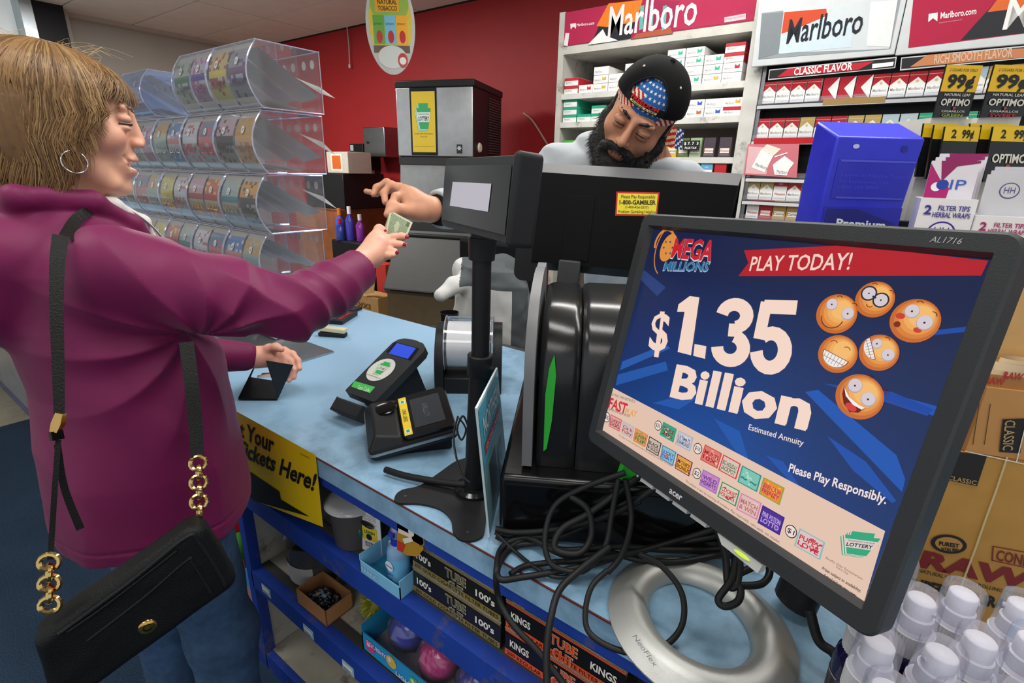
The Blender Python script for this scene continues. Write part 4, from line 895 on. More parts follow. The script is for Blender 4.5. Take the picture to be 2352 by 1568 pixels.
mb=MB(); F=HP.loc; mb.poly(HP,[F(1043,490),F(1131,487),F(1138.5,423),F(1049,419)][:0] or [F(1042,473),F(1131,487),F(1139,423),F(1049,418.5)],C('a9a6b2'),.0064); mb.build('screen',mat('dim_screen',.25,emit=.25),gl)
mb=MB(); mb.tube([pt-ax*.035,pt+ax*.0],[.021,.023],20,C('1a1b1d')); mb.tube([pt-ax*.035,pt+ax*.025],.019,16,C('1a1b1d')); mb.build('swivel',M_plastic,pd)
# ---------------------------------------------------------------- ticket checker
FL_=np.array([-1.02,.872,1.046]); NL_=np.array([-1.01,.69,.957])
CP_=Plane(NL_,(1,.03,0),FL_-NL_); cw=.108; chh=np.linalg.norm(FL_-NL_)
ck=thing('ticket_checker','black lottery ticket checker with a blue lit screen and round lottery sticker','ticket checker',CP_.pt(cw/2,chh/2,-.07))
mb=MB(); mb.M=CP_.mat()
q_=[tuple(p) for p in [(.004,0),(.0,.004),(-.002,.1),(-.003,chh-.02),(.004,chh-.004),(.02,chh+.006),(.054,chh+.010),(.088,chh+.006),(.104,chh-.004),(.111,chh-.02),(.110,.1),(.108,.004),(.104,0)]]
mb.prism(q_,-.022,0,C('2c2e30')); mb.build('head',M_plastic,ck,bevel=.005,seg=3)
g=CP_.pt(.054,.11,-.02)
mb=MB(); mb.add([tuple(CP_.pt(a,b,-.02)) for a,b in ((.015,.03),(.093,.03),(.093,.16),(.015,.16))]+[(g[0]-.045,g[1]-.06,T+.001),(g[0]+.045,g[1]-.06,T+.001),(g[0]+.045,g[1]+.085,T+.001),(g[0]-.045,g[1]+.085,T+.001)],[(0,1,2,3),(4,7,6,5),(0,4,5,1),(1,5,6,2),(2,6,7,3),(3,7,4,0)],C('1c1d1f')); mb.build('stand',M_plastic,ck,bevel=.006,seg=3)
sc_=onz(810,952,T+.012); mb=MB(); e0=onz(776,925,T+.03); e1=onz(873,935,T+.03)
mb.tube([(sc_[0]-.045,sc_[1]-.008,T+.026),(sc_[0]+.045,sc_[1]-.002,T+.026)],.0245,4,C('26282a')); mb.build('barcode_scanner',M_plastic,ck,bevel=.005,seg=3)
F=CP_.loc; mb=MB()
mb.poly(CP_,[F(887,808),F(943,828),F(963,800),F(907,785)],C('15161c'),.0006); mb.build('screen_bezel',M_gloss,ck)
mb=MB(); mb.poly(CP_,[F(893,812),F(937,824.5),F(956,800),F(912,788)],C('2f52e0'),.0010); mb.build('screen',M_screen,ck)
mb=MB(); u,v=F(875,849); mb.disc(CP_,u,v,.037,C('d9d9d2'),.0008,ry=.040); oo=np.array([u-.013,v-.016]); keystone(mb,CP_,oo,np.array([.032,.002]),np.array([-.002,.042]),.0010,C('3cb05c'),C('203040'),2,C('e4e4de'))
mb.txth(CP_,'Benefits Older Pennsylvanians',u,v-.027,.0035,C('5a5a5a'),0,.0014,width=.05,align='c'); mb.build('round_sticker',M_glossprint,ck)
mb=MB(); mb.poly(CP_,[F(807,888),F(850,903),F(862,889),F(815,875)],C('4cc05a'),.0008); mb.txt(CP_,'Scan Code',F(822,894),F(848,901),F(826,884),C('e0f0e0'),0,.0014); mb.build('green_label',M_glossprint,ck)
# ---------------------------------------------------------------- card payment terminal
A_=np.array([-.874,.674,.97]); B_=np.array([-.775,.80,1.0]); D_=np.array([-.769,.567,.93])
KP=Plane(D_,B_-A_,A_-D_); kw=.185; kh=.150
if KP.n[2]<0: KP.n=-KP.n
kd=thing('card_terminal','black card payment terminal with silver edge on a tilted stand with yellow debit only strip','card reader',(KP.pt(kw/2,kh/2)[0],KP.pt(kw/2,kh/2)[1],T))
mb=MB(); mb.M=KP.mat(); mb.prism(rrect(0,0,kw,kh,.012,4),-.026,-.004,C('1b1c1e')); body=mb.build('body',M_plastic,kd,bevel=.003)
mb=MB(); mb.M=KP.mat(); mb.prism(rrect(-.002,-.002,kw+.002,kh+.002,.013,4),-.016,-.009,C('a3a6a8')); mb.build('silver_edge',M_metal,kd,bevel=.002)
mb=MB(); mb.M=KP.mat(); mb.prism(rrect(.075,.006,kw-.002,kh-.006,.01,4),-.004,.006,C('17181a')); mb.build('front_plate',M_gloss,kd,bevel=.002)
mb=MB(); mb.M=KP.mat()
v=[(.0,.004,-.004),(.075,.004,-.004),(.075,kh-.004,-.004),(0,kh-.004,-.004),(.02,.02,.022),(.07,.012,.008),(.07,kh-.012,.008),(.02,kh-.02,.022)]
mb.add(v,[(4,5,6,7),(0,1,5,4),(1,2,6,5),(2,3,7,6),(3,0,4,7)],C('202123')); mb.build('printer_cover',M_plastic,kd,bevel=.004,seg=3)
mb=MB(); F=lambda a,b:KP.loc(a,b); mb.M=KP.mat(.045,.105,.0175); mb.ball((0,0,0),(.03,.022,.003),C('0a0a0b'),20,8); mb.build('paper_opening',M_gloss,kd)
mb=MB(); mb.rect(KP,.078,.012,.095,kh-.012,C('e2c430'),.0068); mb.txth(KP,'DEBIT ONLY',.0905,.055,.009,C('4a4a20'),.0,.0074,width=.042,ang=math.pi/2); 
for v_ in (.022,kh-.030): mb.rect(KP,.081,v_-.004,.092,v_+.008,C('dfe6d0'),.0072); mb.rect(KP,.083,v_-.002,.090,v_+.006,C('3c9a6a'),.0075)
mb.build('yellow_strip',M_paper,kd)
mb=MB(); mb.rect(KP,.102,.028,.168,kh-.026,C('303338'),.0068); mb.txth(KP,'LOTTERY',.138,.055,.012,C('555a60'),.0,.0074,width=.045,ang=math.pi/2); mb.build('screen',mat('dark_screen',.2,emit=.15),kd)
gc=KP.pt(kw*.55,kh*.5,-.026); 
mb=MB(); top=[KP.pt(a,b,-.027) for a,b in ((.03,.02),(kw-.01,.02),(kw-.01,kh-.02),(.03,kh-.02))]; bot=[np.array([p[0],p[1],T+.001]) for p in top]
mb.add([tuple(p) for p in top+bot],[(0,1,2,3),(7,6,5,4),(0,4,5,1),(1,5,6,2),(2,6,7,3),(3,7,4,0)],C('131415')); mb.build('stand',M_plastic,kd,bevel=.005,seg=3)
mb=MB()
pts=[onz(885,1078,T+.012),onz(930,1092,T+.012),onz(1000,1105,T+.014),onz(1060,1112,T+.018),onz(1082,1108,T+.02)]
mb.tube(spline(pts,6),.0065,8,C('151617')); pts=[at(1052,955,.93),at(1042,1000,.92),at(1048,1050,.90),at(1062,1090,.885),at(1080,1108,.875)]; mb.tube(spline(pts,6),.002,6,C('1b1b1c'))
pts=[at(1055,960,.98),at(1070,985,.97),at(1060,1010,.97),at(1050,985,.97),at(1063,955,.97),at(1076,980,.97)]; mb.tube(spline(pts,6),.002,6,C('1b1b1c'))
mb.build('power_cable',M_rubber,kd)
# ---------------------------------------------------------------- clear covered paper roll
rb_=onz(1075,905,T); wv=nrm([.80,.60,0]); dv=np.array([-wv[1],wv[0],0])
RM=Matrix([[wv[0],dv[0],0,rb_[0]],[wv[1],dv[1],0,rb_[1]],[0,0,1,T+.0008],[0,0,0,1]])
ro=thing('ticket_printer','black printer with a big white paper roll under a clear curved cover behind the pole','printer',M=RM)
mb=MB(); mb.M=RM
def sweepx(mb,prof,x0,x1,col,smooth=True):
    k=len(prof); v=[(x0,a,b) for a,b in prof]+[(x1,a,b) for a,b in prof]
    mb.add(v,[(i,(i+1)%k,(i+1)%k+k,i+k) for i in range(k)],col,smooth); mb.add(v[:k],[tuple(range(k-1,-1,-1))],col); mb.add(v[k:],[tuple(range(k))],col)
pf=[tuple(p) for p in spline([(.0,.0),(-.004,.06),(.01,.12),(.05,.165),(.10,.175),(.135,.15),(.15,.08),(.15,0)],4)]
sweepx(mb,pf,-.09,-.066,C('1e2022')); sweepx(mb,pf,.066,.09,C('1e2022')); mb.box(-.066,.066,.0,.15,0,.045,C('1b1c1e')); mb.build('housing',M_plastic,ro,bevel=.003)
mb=MB(); mb.M=RM @ Matrix.Translation((-.058,.072,.118)) @ Matrix.Rotation(math.pi/2,4,'Y'); mb.lathe([(.018,0),(.064,0),(.064,.116),(.018,.116)],C('eeeeec'),40); mb.build('paper_roll',M_paper,ro)
mb=MB(); mb.M=RM; sh=[(.072+.078*math.cos(a),.118+.078*math.sin(a)) for a in np.linspace(-.2,math.pi+.75,26)]
v=[(-.064,a,b) for a,b in sh]+[(.064,a,b) for a,b in sh]; k=len(sh); mb.add(v,[(i,i+1,i+1+k,i+k) for i in range(k-1)],(1,1,1),True); mb.build('clear_cover',M_clear,ro)
mb=MB(); mb.M=RM
for x in (-.064,.064): mb.tube([(x,a,b) for a,b in sh],.0018,6,C('b8bcd8'))
mb.build('cover_rim',M_edge,ro)
# ---------------------------------------------------------------- leaflet boards leaning on the black box
b1=np.array([-.436,.545,T+.0065]); b2=b1+np.array([-.12,.205,0]); 
SP=Plane(b1,b2-b1,(-.06,.035,1)); h1=SP.loc(1093,937); h2=SP.loc(1141,844)
lf=thing('leaflet_board','thin light blue advert board leaning on the black box beside the pole','notice board',tuple(b1))
wv_=.235
mb=MB(); F=SP.loc; hL=h1[1]; 
out_=[(0,0),(wv_,0),(wv_,hL),(0.0,hL)]
out_=[(0,0),(wv_,0),h2 if 0<h2[0]<.5 else (wv_,hL*1.0),(h1[0],h1[1])]
mb.M=SP.mat(); mb.prism(out_,-.0015,.0015,C('cfe3ea')); mb.M=Matrix.Identity(4); mb.build('board',M_paper,lf)
mb=MB(); n_=1 if SP.n[1]<0 else -1
o_=[np.array(p) for p in out_]
def bil(a,b): return o_[0]*(1-a)*(1-b)+o_[1]*a*(1-b)+o_[2]*a*b+o_[3]*(1-a)*b
def bq(a0,b0,a1,b1,c,w): mb.poly(SP,[bil(a0,b0),bil(a1,b0),bil(a1,b1),bil(a0,b1)],C(c),w)
for s_ in (1,-1):
    bq(.02,.55,.98,.98,'4fb2cf',.0022*s_); bq(.02,.02,.98,.56,'7fa9ad',.0022*s_); bq(.1,.62,.9,.70,'b3273c',.0027*s_); bq(.2,.08,.5,.5,'2b3236',.0026*s_); bq(.6,.1,.8,.42,'39464a',.0026*s_)
mb.txt(SP,'SECOND CHANCE',bil(.15,.64),bil(.85,.64),bil(.15,.68),C('e6d6d8'),.01,-.0033); mb.txt(SP,'SECOND CHANCE',bil(.15,.64),bil(.85,.64),bil(.15,.68),C('e6d6d8'),.01,.0033)
mb.txt(SP,'NORTHERN',bil(.12,.76),bil(.9,.76),bil(.12,.9),C('d9eef4'),.02,.0033); mb.build('printed_face',M_glossprint,lf)
# ---------------------------------------------------------------- the heap of black cables
def cable(pts,r,label,name='cable',n=8):
    mb=MB(); mb.tube(spline(pts,7),r,n,C('191a1b')); return tag(mb.build(name,M_rubber),label,'cable','loose black cables on the counter')
def cz(*p):
    out=[]
    for a,b,c in p:
        q=onz(a,b,T+.0065+(c if c else 0)); lv=Vector(tuple(q)); loc=BM.inverted()@lv
        if loc.y>-.014:       # would run into the black box: lean the cable against its front instead
            FPn=Plane(tuple(BM@Vector((0,-.014,0))),tuple(ux),(0,0,1)); q=FPn.hit(a,b)
        out.append(q)
    return out
def ca(*p):
    out=[]
    for a,b,c in p:
        q=at(a,b,c); loc=BM.inverted()@Vector(tuple(q))
        if loc.y>-.014 and loc.z<.14: q=Plane(tuple(BM@Vector((0,-.014,0))),tuple(ux),(0,0,1)).hit(a,b)
        if q[2]<T+.006 and q[1]>FY-.01: q=onz(a,b,T+.0065)
        out.append(q)
    return out
cable(cz((1470,1150,.01),(1380,1190,.02),(1270,1240,.005),(1180,1255,.0),(1145,1300,.0),(1150,1330,.0),(1200,1325,0),(1290,1310,.01),(1380,1290,.02),(1500,1255,.01),(1620,1235,.01),(1700,1215,.0)),.0048,'black cable sweeping along the counter edge from the left loop to the monitor')
cable(ca((1436,1085,.80),(1340,1120,.80),(1275,1160,.79),(1252,1230,.775),(1262,1290,.76),(1300,1310,.755),(1345,1308,.75),(1390,1255,.755),(1405,1180,.77),(1420,1100,.79)),.0046,'large round black cable loop standing up in front of the black box')
cable(ca((1480,1085,.79),(1420,1130,.785),(1350,1180,.78),(1290,1215,.775),(1275,1260,.765),(1330,1270,.76),(1358,1230,.77),(1350,1170,.78),(1310,1140,.79)),.0052,'thick black cable coiled inside the round loop')
cable(cz((1140,1230,0),(1165,1240,0),(1215,1235,.01),(1300,1275,.015),(1400,1270,.02),(1470,1285,.02),(1560,1290,.02),(1680,1270,.01),(1760,1280,.0)),.0050,'black cable lying flat behind the silver ring')
cable(cz((1165,1262,.0),(1200,1240,.004),(1240,1238,.01),(1290,1262,.02),(1420,1255,.03),(1520,1262,.03),(1620,1262,.02),(1680,1255,.01)),.0045,'black cable in the middle of the flat bundle')
cable(cz((1172,1318,.0),(1205,1300,.0),(1260,1292,.005),(1340,1285,.025),(1460,1268,.035),(1560,1240,.03),(1640,1215,.02)),.0045,'topmost black cable of the flat bundle')
cable(cz((1138,1214,.0),(1180,1222,.0),(1260,1218,.02),(1330,1205,.03),(1420,1175,.04),(1510,1118,.05),(1560,1105,.05)),.0048,'black cable rising from the bundle to the lower left of the monitor bezel')
cable(ca((1395,1310,.73),(1360,1345,.715),(1345,1400,.70),(1352,1450,.685),(1400,1485,.67),(1460,1498,.66),(1530,1480,.655),(1568,1430,.67),(1565,1360,.69),(1520,1300,.71),(1470,1272,.73)),.0042,'wide thin black cable loop hanging over the left of the silver ring')
cable(ca((1400,1255,.75),(1330,1310,.74),(1285,1355,.725),(1265,1420,.70),(1255,1500,.68),(1258,1600,.66)),.0052,'black cable dropping straight down over the counter front')
cable(ca((1250,1232,.85),(1190,1236,.84),(1150,1262,.825),(1140,1315,.80),(1145,1370,.775),(1175,1430,.755),(1240,1500,.73),(1310,1590,.70)),.0050,'black cable slanting down across the orange tube boxes')
cable(cz((1138,1222,0),(1185,1268,0),(1240,1310,.004),(1290,1325,.005),(1360,1300,.015),(1440,1270,.02)),.0032,'thin grey black cable under the left loops')
cable(ca((1436,1100,.80),(1450,1190,.77),(1430,1270,.745),(1395,1315,.73)),.0045,'black cable crossing upright through the middle of the heap')
cable(ca((1640,1200,.70),(1665,1270,.69),(1672,1340,.675),(1690,1345,.67),(1700,1300,.68),(1690,1280,.69),(1680,1330,.672),(1650,1375,.665),(1665,1392,.66),(1695,1380,.66),(1700,1350,.668),(1675,1340,.672)),.0048,'black cable tied in a knot hanging by the right of the ring')
cable(ca((1690,1320,.68),(1740,1298,.70),(1770,1290,.72)),.0048,'short black cable end running right from the knot',)
cable(ca((1700,1345,.675),(1750,1340,.68),(1768,1310,.70),(1750,1270,.73)),.0048,'black cable curving up from the knot to the stand arm')
cable(ca((1860,1400,.63),(1880,1470,.62),(1915,1500,.61),(1930,1540,.60),(1925,1600,.59)),.006,'black cable with a strain relief plug at the lower right under the monitor')
# ================================================================ clear scratch ticket bins
def greyed(c):  # ticket colours mixed towards grey, standing in for reflections on the clear fronts
    q=C(c); return '%02x%02x%02x'%tuple(int(255*(v*.70+.60*.30)) for v in q)
def bin_module(x1,zt,col_pairs,lab,h=.1812,w=.238,dep=.20,yf=.872,tint=None,nums=(1,2),grp='clear scratch ticket bins on the counter'):
    x0=x1-w; o=thing('ticket_bin',lab,'ticket dispenser',(x0+w/2,yf+dep/2,zt-h),grp)
    z0=zt-h
    def prof(n=14,inset=0.0):
        out=[]
        for i in range(n+1):
            t=i/n; b=math.sin(math.pi*min(1,t*1.02))**.8 if t<.98 else 0
            out.append((yf-.038*b+inset, z0+.003+(h-.006)*t))
        return out
    pf=prof(); k=len(pf); mb=MB()
    v=[(x0,a,b) for a,b in pf]+[(x1,a,b) for a,b in pf]; mb.add(v,[(i,i+k,i+k+1,i+1) for i in range(k-1)],(1,1,1),True)
    for x in (x0,x0+w/2,x1): mb.add([(x,a,b) for a,b in pf]+[(x,yf+dep,zt-.003),(x,yf+dep,z0+.003)],[tuple(range(k+2))],(1,1,1))
    mb.add([(x0,yf,zt-.002),(x1,yf,zt-.002),(x1,yf+dep,zt-.002),(x0,yf+dep,zt-.002)],[(0,1,2,3)],(1,1,1)); mb.add([(x0,yf,z0+.002),(x1,yf,z0+.002),(x1,yf+dep,z0+.002),(x0,yf+dep,z0+.002)],[(3,2,1,0)],(1,1,1))
    mb.build('clear_shell',tint or M_clear,o)
    mb=MB()
    for x in (x0+.0015,x1-.0015): mb.tube([(x,a,b) for a,b in pf]+[(x,yf+dep,zt-.003),(x,yf+dep,z0+.003),(x,yf,z0+.003)],.0022,6,C('b9bfe0'))
    mb.tube([(x0,yf,zt-.002),(x1,yf,zt-.002)],.002,6,C('d9dcea')); mb.tube([(x0,yf,z0+.003),(x1,yf,z0+.003)],.002,6,C('9aa2d8')); mb.tube([(x0,yf+dep,zt-.002),(x1,yf+dep,zt-.002)],.002,6,C('b9bfe0'))
    mb.build('clear_rim',M_edge,o)
    mb=MB(); mb.add([(x0+.004,yf+dep-.004,z0+.004),(x1-.004,yf+dep-.004,z0+.004),(x1-.004,yf+dep-.004,zt-.004),(x0+.004,yf+dep-.004,zt-.004)],[(0,1,2,3)],(1,1,1))
    mb.build('back_flap',M_clear,o)
    mb=MB(); P=Plane((x0,yf+dep-.006,z0),XP,ZP)
    for u in (.05,.10,.16,.205): mb.disc(P,u,h-.035,.011,C('d6d4d2'),.0,n=14,ry=.013)
    mb.build('lock_disc',M_paper,o)
    rr_=random.Random(int(x1*1000)+int(zt*977))
    for j,cp in enumerate(col_pairs):
        a=x0+.006+j*(w/2); b=a+w/2-.012; mb=MB()
        pi_=prof(18,.006); kk=len(pi_)
        art=[]
        base=[C(greyed(c)) for c in cp]
        for i in range(18):
            t=i/18
            art.append(t)
        cols_=[]
        for i in range(kk-1):
            for m in range(8):
                u0=a+(b-a)*m/8; u1=a+(b-a)*(m+1)/8; t=i/18
                if t<.12: c=C('cfccc4')
                elif t<.34: c=base[0] if rr_.random()<.82 else base[1]
                elif t<.46: c=C('a9b0b4') if rr_.random()<.5 else base[1]
                elif t<.56: c=base[2]
                elif t<.86: c=base[3] if rr_.random()<.8 else base[1]
                else: c=C('a9a69e')
                y0_,z0_=pi_[i]; y1_,z1_=pi_[i+1]
                mb.add([(u0,y0_,z0_),(u1,y0_,z0_),(u1,y1_,z1_),(u0,y1_,z1_)],[(0,1,2,3)],c)
        yy,zz=pi_[13]; P=Plane((a,yy-.004,zz-.004),XP,(0,.35,1)); mb.disc(P,(b-a)*.45,0,.0095,C('e6e6e2'),.001,n=16,ry=.0115); mb.txth(P,str(nums[j]),(b-a)*.45,-.005,.010,C('333333'),0,.0015,width=.009,align='c')
        yy,zz=pi_[7]; P=Plane((a,yy-.003,zz-.01),XP,(0,-.05,1)); mb.txth(P,rr_.choice(['GOLD','CASH','LUCKY','WIN','500X','BIG','100X']),(b-a)*.5,0,.02,base[1],.02,.001,width=(b-a)*.8,align='c')
        mb.build('ticket_strip',M_glossprint,o)
        mb=MB(); mb.add([(a,yf+.01,zt-.02),(b,yf+.01,zt-.02),(b,yf+dep-.01,z0+.04+.02*rr_.random()),(a,yf+dep-.01,z0+.04)],[(0,1,2,3)],C('9c9d9c')); 
        mb.add([(a,yf+.02,z0+.03),(b,yf+.02,z0+.03),(b,yf+dep*.6,z0+.012),(a,yf+dep*.6,z0+.012)],[(0,1,2,3)],C('aaa9a4')); mb.build('folded_tickets',M_paper,o)
    return o
pal=[('b5b8a8','5a6a58','3d6a48','9aa79e'),('9a8aa0','b04a8a','4a3a8a','b8aebc'),('c8c46a','a03a3a','d0c050','c8b26a'),('8f989a','5a3a6a','6a4a6a','8a8a96'),('9fa09a','c04848','3a7a5a','b0b4b4'),('8a8a84','2a2a2a','3a3a38','c09aa8'),('d8b890','c07a3a','d0a060','b8924a'),
     ('c87058','e0b040','a83a3a','c8a0b8'),('d06048','e8c060','b03030','c8604a'),('8a9aa8','c8b080','3a7a8a','9ab0b0'),('8f9090','4a4a4a','3a3a40','d8983a'),('c8504a','f0d020','d8c030','c8c060'),('a9bcc8','c04a58','d0d8dc','c8ccd0'),('9ab0b4','d04a5a','d06a70','5a7a9a'),('8aa0a0','a0b8b0','88b0a8','c89a5a'),('3a78b8','d8d0d0','d08080','4a7ab0')]
xr=[-1.645,-1.615,-1.585,-1.56,-1.545]; zt=[1.0885,1.270,1.4515,1.633,1.8145]
tn=['bottom','second','middle','fourth','top']; pn=['right end','second from right','third from right','fourth from right','fifth from right']
nmod=[5,5,5,5,2]; q_=0
for t in range(5):
    for m in range(nmod[t]):
        p1=pal[(t*3+m*2+1)%16] if not (t==4) else (pal[2] if m==0 else pal[0]); p2=pal[(t*3+m*2+2)%16] if t!=4 else (pal[3] if m==0 else pal[1])
        if t==3 and m==0: p1,p2=pal[5],pal[6]
        if t==2 and m==0: p1,p2=pal[9],pal[10]
        if t==2 and m==1: p1,p2=pal[7],pal[8]
        if t==1 and m==0: p1,p2=pal[15],pal[14]
        if t==1 and m==1: p1,p2=pal[12],pal[13]
        n1=30-t*6+1-2*m; 
        bin_module(xr[t]-m*.2405,zt[t],(p1,p2),f'clear scratch ticket bin, {pn[m]} in the {tn[t]} row',nums=(abs(n1)%40+3,abs(n1+1)%40+3))
bin_module(-2.29,1.80,(pal[9],pal[3]),'blue tinted ticket bin standing apart at the left of the top row',h=.160,tint=clear('blue_tint_acrylic',(.75,.85,1.0),.05,.85),nums=(1,2))
# slips sticking out
for i,(px,py,qx,qy,z) in enumerate(((735,205,770,226,1),(740,330,772,357,1),(742,455,775,480,1))):
    y=1.075; a=ony(px,py,y); b=ony(qx,qy,y+.03); mb=MB(); mb.add([tuple(a+[-.05,-.05,.03]),tuple(a+[0,0,-.012]),tuple(b),tuple(a+[-.0,.0,.006])],[(0,1,2,3)],C('c9c8c0')); tag(mb.build('ticket_slip',M_paper),('upper','middle','lower')[i]+' pale ticket slip poking out behind the clear bins','ticket','slips poking out of the ticket bins')
mb=MB(); mb.box(-2.9,-1.40,.76,.93,T+.0005,T+.006,C('b3b8ba')); bp_=tag(mb.build('acrylic_plinth',M_metal),'thin grey base plate under the clear ticket bins','base plate')
# little things beside the bins
p=onz(765,772,T); sp=thing('stapler','small cream and black stapler on the blue counter beside the ticket bins','stapler',tuple(p)); mb=MB(); mb.M=TR(p[0],p[1],T+.001,.5); mb.box(-.05,.05,-.014,.014,0,.014,C('1c1c1c')); mb.build('base',M_plastic,sp,bevel=.003); mb=MB(); mb.M=TR(p[0],p[1],T+.018,.5,0,.06); mb.box(-.05,.05,-.014,.014,0,.016,C('c9c2a4')); mb.build('arm',M_plastic,sp,bevel=.003)
p=onz(778,733,T); sp=thing('calculator','dark calculator with red keys near the far end of the counter','calculator',tuple(p)); mb=MB(); mb.M=TR(p[0],p[1],T+.001,.5); mb.box(-.05,.05,-.07,.07,0,.016,C('232428')); mb.build('case',M_plastic,sp,bevel=.002)
mb=MB(); mb.M=TR(p[0],p[1],T+.0172,.5)
for i in range(4):
    for j in range(5): mb.box(-.042+i*.022,-.026+i*.022,-.06+j*.02,-.047+j*.02,0,.002,C('8a2a30' if i==3 else '3a3b40'))
mb.build('keys',M_plastic,sp)
p=onz(800,712,T); mb=MB(); mb.M=TR(p[0],p[1],T+.001,.3); mb.box(-.05,.05,-.03,.03,0,.012,C('2a2226')); tag(mb.build('card_case',M_plastic,bevel=.002),'tiny dark case at the far corner of the counter','case')
# ================================================================ yellow hanging sign
YP=Plane((-.884,FY-.004,.907),(1,0,0),(0,0,1)); F=YP.loc
ys=thing('ticket_sign','yellow sign reading Get Your Tickets Here, with a black arrow, on the counter front','sign',(-1.1,FY-.004,.7))
c0=F(742,1210); c1=F(725,1045)
mb=MB(); yl=[(-.50,.0),c1,c0,(-.29,-.245),(-.50,-.235)]
mb.poly(YP,yl,C('e6c200'),0); mb.build('sheet',mat('yellow_print',.45,var=.03),ys)
mb=MB()
def ty(t,bl,br,tl): mb.txt(YP,t,F(*bl),F(*br),F(*tl),C('14150f'),.03,.0012)
ty('Get Your',(520,985),(629,1039),(521,950)); ty('Tickets Here!',(545,1040),(721,1126),(549,1006))
mb.txt(YP,'PSL-M04 (9/17)',F(690,1043),F(713,1054),F(690,1039),C('5a5210'),0,.0012)
mb.poly(YP,[F(*p) for p in ((520,1040),(557,1070),(643,1128),(646,1146),(712,1186),(635,1164),(585,1150),(555,1120),(500,1090))],C('12130f'),.0012)
mb.build('lettering',M_paper,ys)
# ================================================================ things on the shelves under the counter
def tube_box(lab,x,y,z,col,col2,word,trim,L=.222,Hh=.0595,D=.10,rz=0,grp='cartons of filter tubes under the counter'):
    M=TR(x,y,z+.001,rz); o=thing('tube_carton',lab,'carton',M=M,group=grp)
    mb=MB(); mb.M=M; mb.box(0,L,0,D,0,Hh,col,top=col); mb.build('box',M_glossprint,o,bevel=.0008,seg=1)
    P=Plane(tuple(M@Vector((0,0,0))),M.to_3x3()@Vector((1,0,0)),(0,0,1)); mb=MB()
    mb.rect(P,.001,0.001,L-.001,.015,col2,.0006); mb.rect(P,.001,Hh-.006,L-.001,Hh-.002,col2,.0006); mb.rect(P,0,Hh-.0008,L,Hh,C('d8d2c4'),.0007)
    mb.txth(P,'200 '+('GOLD' if word[0]=='1' else 'REGULAR')+' CIGARETTE FILTER TUBES',.006,.004,.0085,C('1c1712'),.0,.0012,width=L-.012)
    mb.txth(P,word,.012,.026,.015,C('e8e4da'),.03,.0012,width=.04); mb.txth(P,word,L-.058,.026,.015,C('e8e4da'),.03,.0012,width=.044)
    for dw,c,w_ in ((.002,C('e6ddc8'),.0012),(0,trim,.0018)): mb.txth(P,'TUBE',L*.52,.029-dw*.3,.019+dw*.3,c,.05 if dw else .03,w_,width=.05+dw,align='c'); mb.txth(P,'CUT',L*.52,.004-dw*.3,.019+dw*.3,c,.05 if dw else .03,w_,width=.036+dw,align='c')
    T2=Plane(tuple(M@Vector((0,0,Hh))),M.to_3x3()@Vector((1,0,0)),M.to_3x3()@Vector((0,1,0)))
    mb.rect(T2,0,.012,L,.018,col2,.0006); mb.rect(T2,0,.0,L,.0012,C('d8d2c4'),.0006); mb.txth(T2,'TUBE',L*.45,.045,.022,C('e6ddc8'),.05,.0009,width=-.055,align='c'); mb.txth(T2,'TUBE',L*.45,.046,.020,trim,.03,.0012,width=-.053,align='c')
    mb.build('printed_design',M_glossprint,o); return o
GB=C('1d1b17'); GO=C('8a7a42'); OB=C('171414'); OO=C('e2582a')
tube_box('black and gold 100s tube carton at the bottom of the left stack',-.637,FY+.034,.668,GB,GO,"100's",C('6b6448'))
tube_box('black and gold 100s tube carton in the middle of the left stack',-.637,FY+.035,.729,GB,GO,"100's",C('6b6448'))
tube_box('black and gold tube carton set back on top of the left stack',-.610,FY+.075,.790,GB,GO,"100's",C('6b6448'),rz=.0,L=.20,Hh=.055)
tube_box('orange and black Kings tube carton, lower of the right stack',-.405,FY+.033,.668,OB,OO,'KINGS',OO)
tube_box('orange and black Kings tube carton, upper of the right stack',-.405,FY+.034,.729,OB,OO,'KINGS',OO)
tube_box('orange and black tube carton at the far right under the counter',-.165,FY+.04,.668,OB,OO,'KINGS',OO)
tube_box('orange and black tube carton on top at the far right',-.165,FY+.042,.729,OB,OO,'KINGS',OO)
P=Plane((-.405,FY+.034,.7902),XP,(0,1,0)); mb=MB(); mb.M=P.mat(.01,.0,.0005); mb.prism(rrect(0,0,.03,.028,.006,3),0,.0006,C('e0b820')); tag(mb.build('yellow_sticker',M_paper),'small yellow flap label on the upper orange Kings carton','label')
# yellow card hanging in front of the black cartons
P=Plane(ony(912,1275,FY+.008),(1,0,0),(0,0,1)); F=P.loc; mb=MB(); 
mb.poly(P,[F(912,1190),F(978,1222),F(972,1262),F(958,1278),F(935,1275),F(912,1262)],C('b98a22'),0); mb.poly(P,[F(913,1240),F(932,1250),F(925,1268),F(913,1262)],C('c23a20'),.0008)
mb.poly(P,[F(915,1212),F(948,1228),F(946,1236),F(915,1222)],C('e6dccb'),.0008); mb.disc(P,F(945,1222)[0],F(945,1222)[1],.008,C('e8e2d4'),.0010,n=12); mb.poly(P,[F(925,1236),F(945,1232),F(950,1242),F(930,1248)],C('e8e2d4'),.001)
mb.arc(P,F(962,1232)[0],F(962,1232)[1]-.004,.014,-1.6,.6,.003,C('e0c84a'),.001)
tag(mb.build('promo_card',M_glossprint),'small yellow and red promotional card hanging before the black cartons','card')
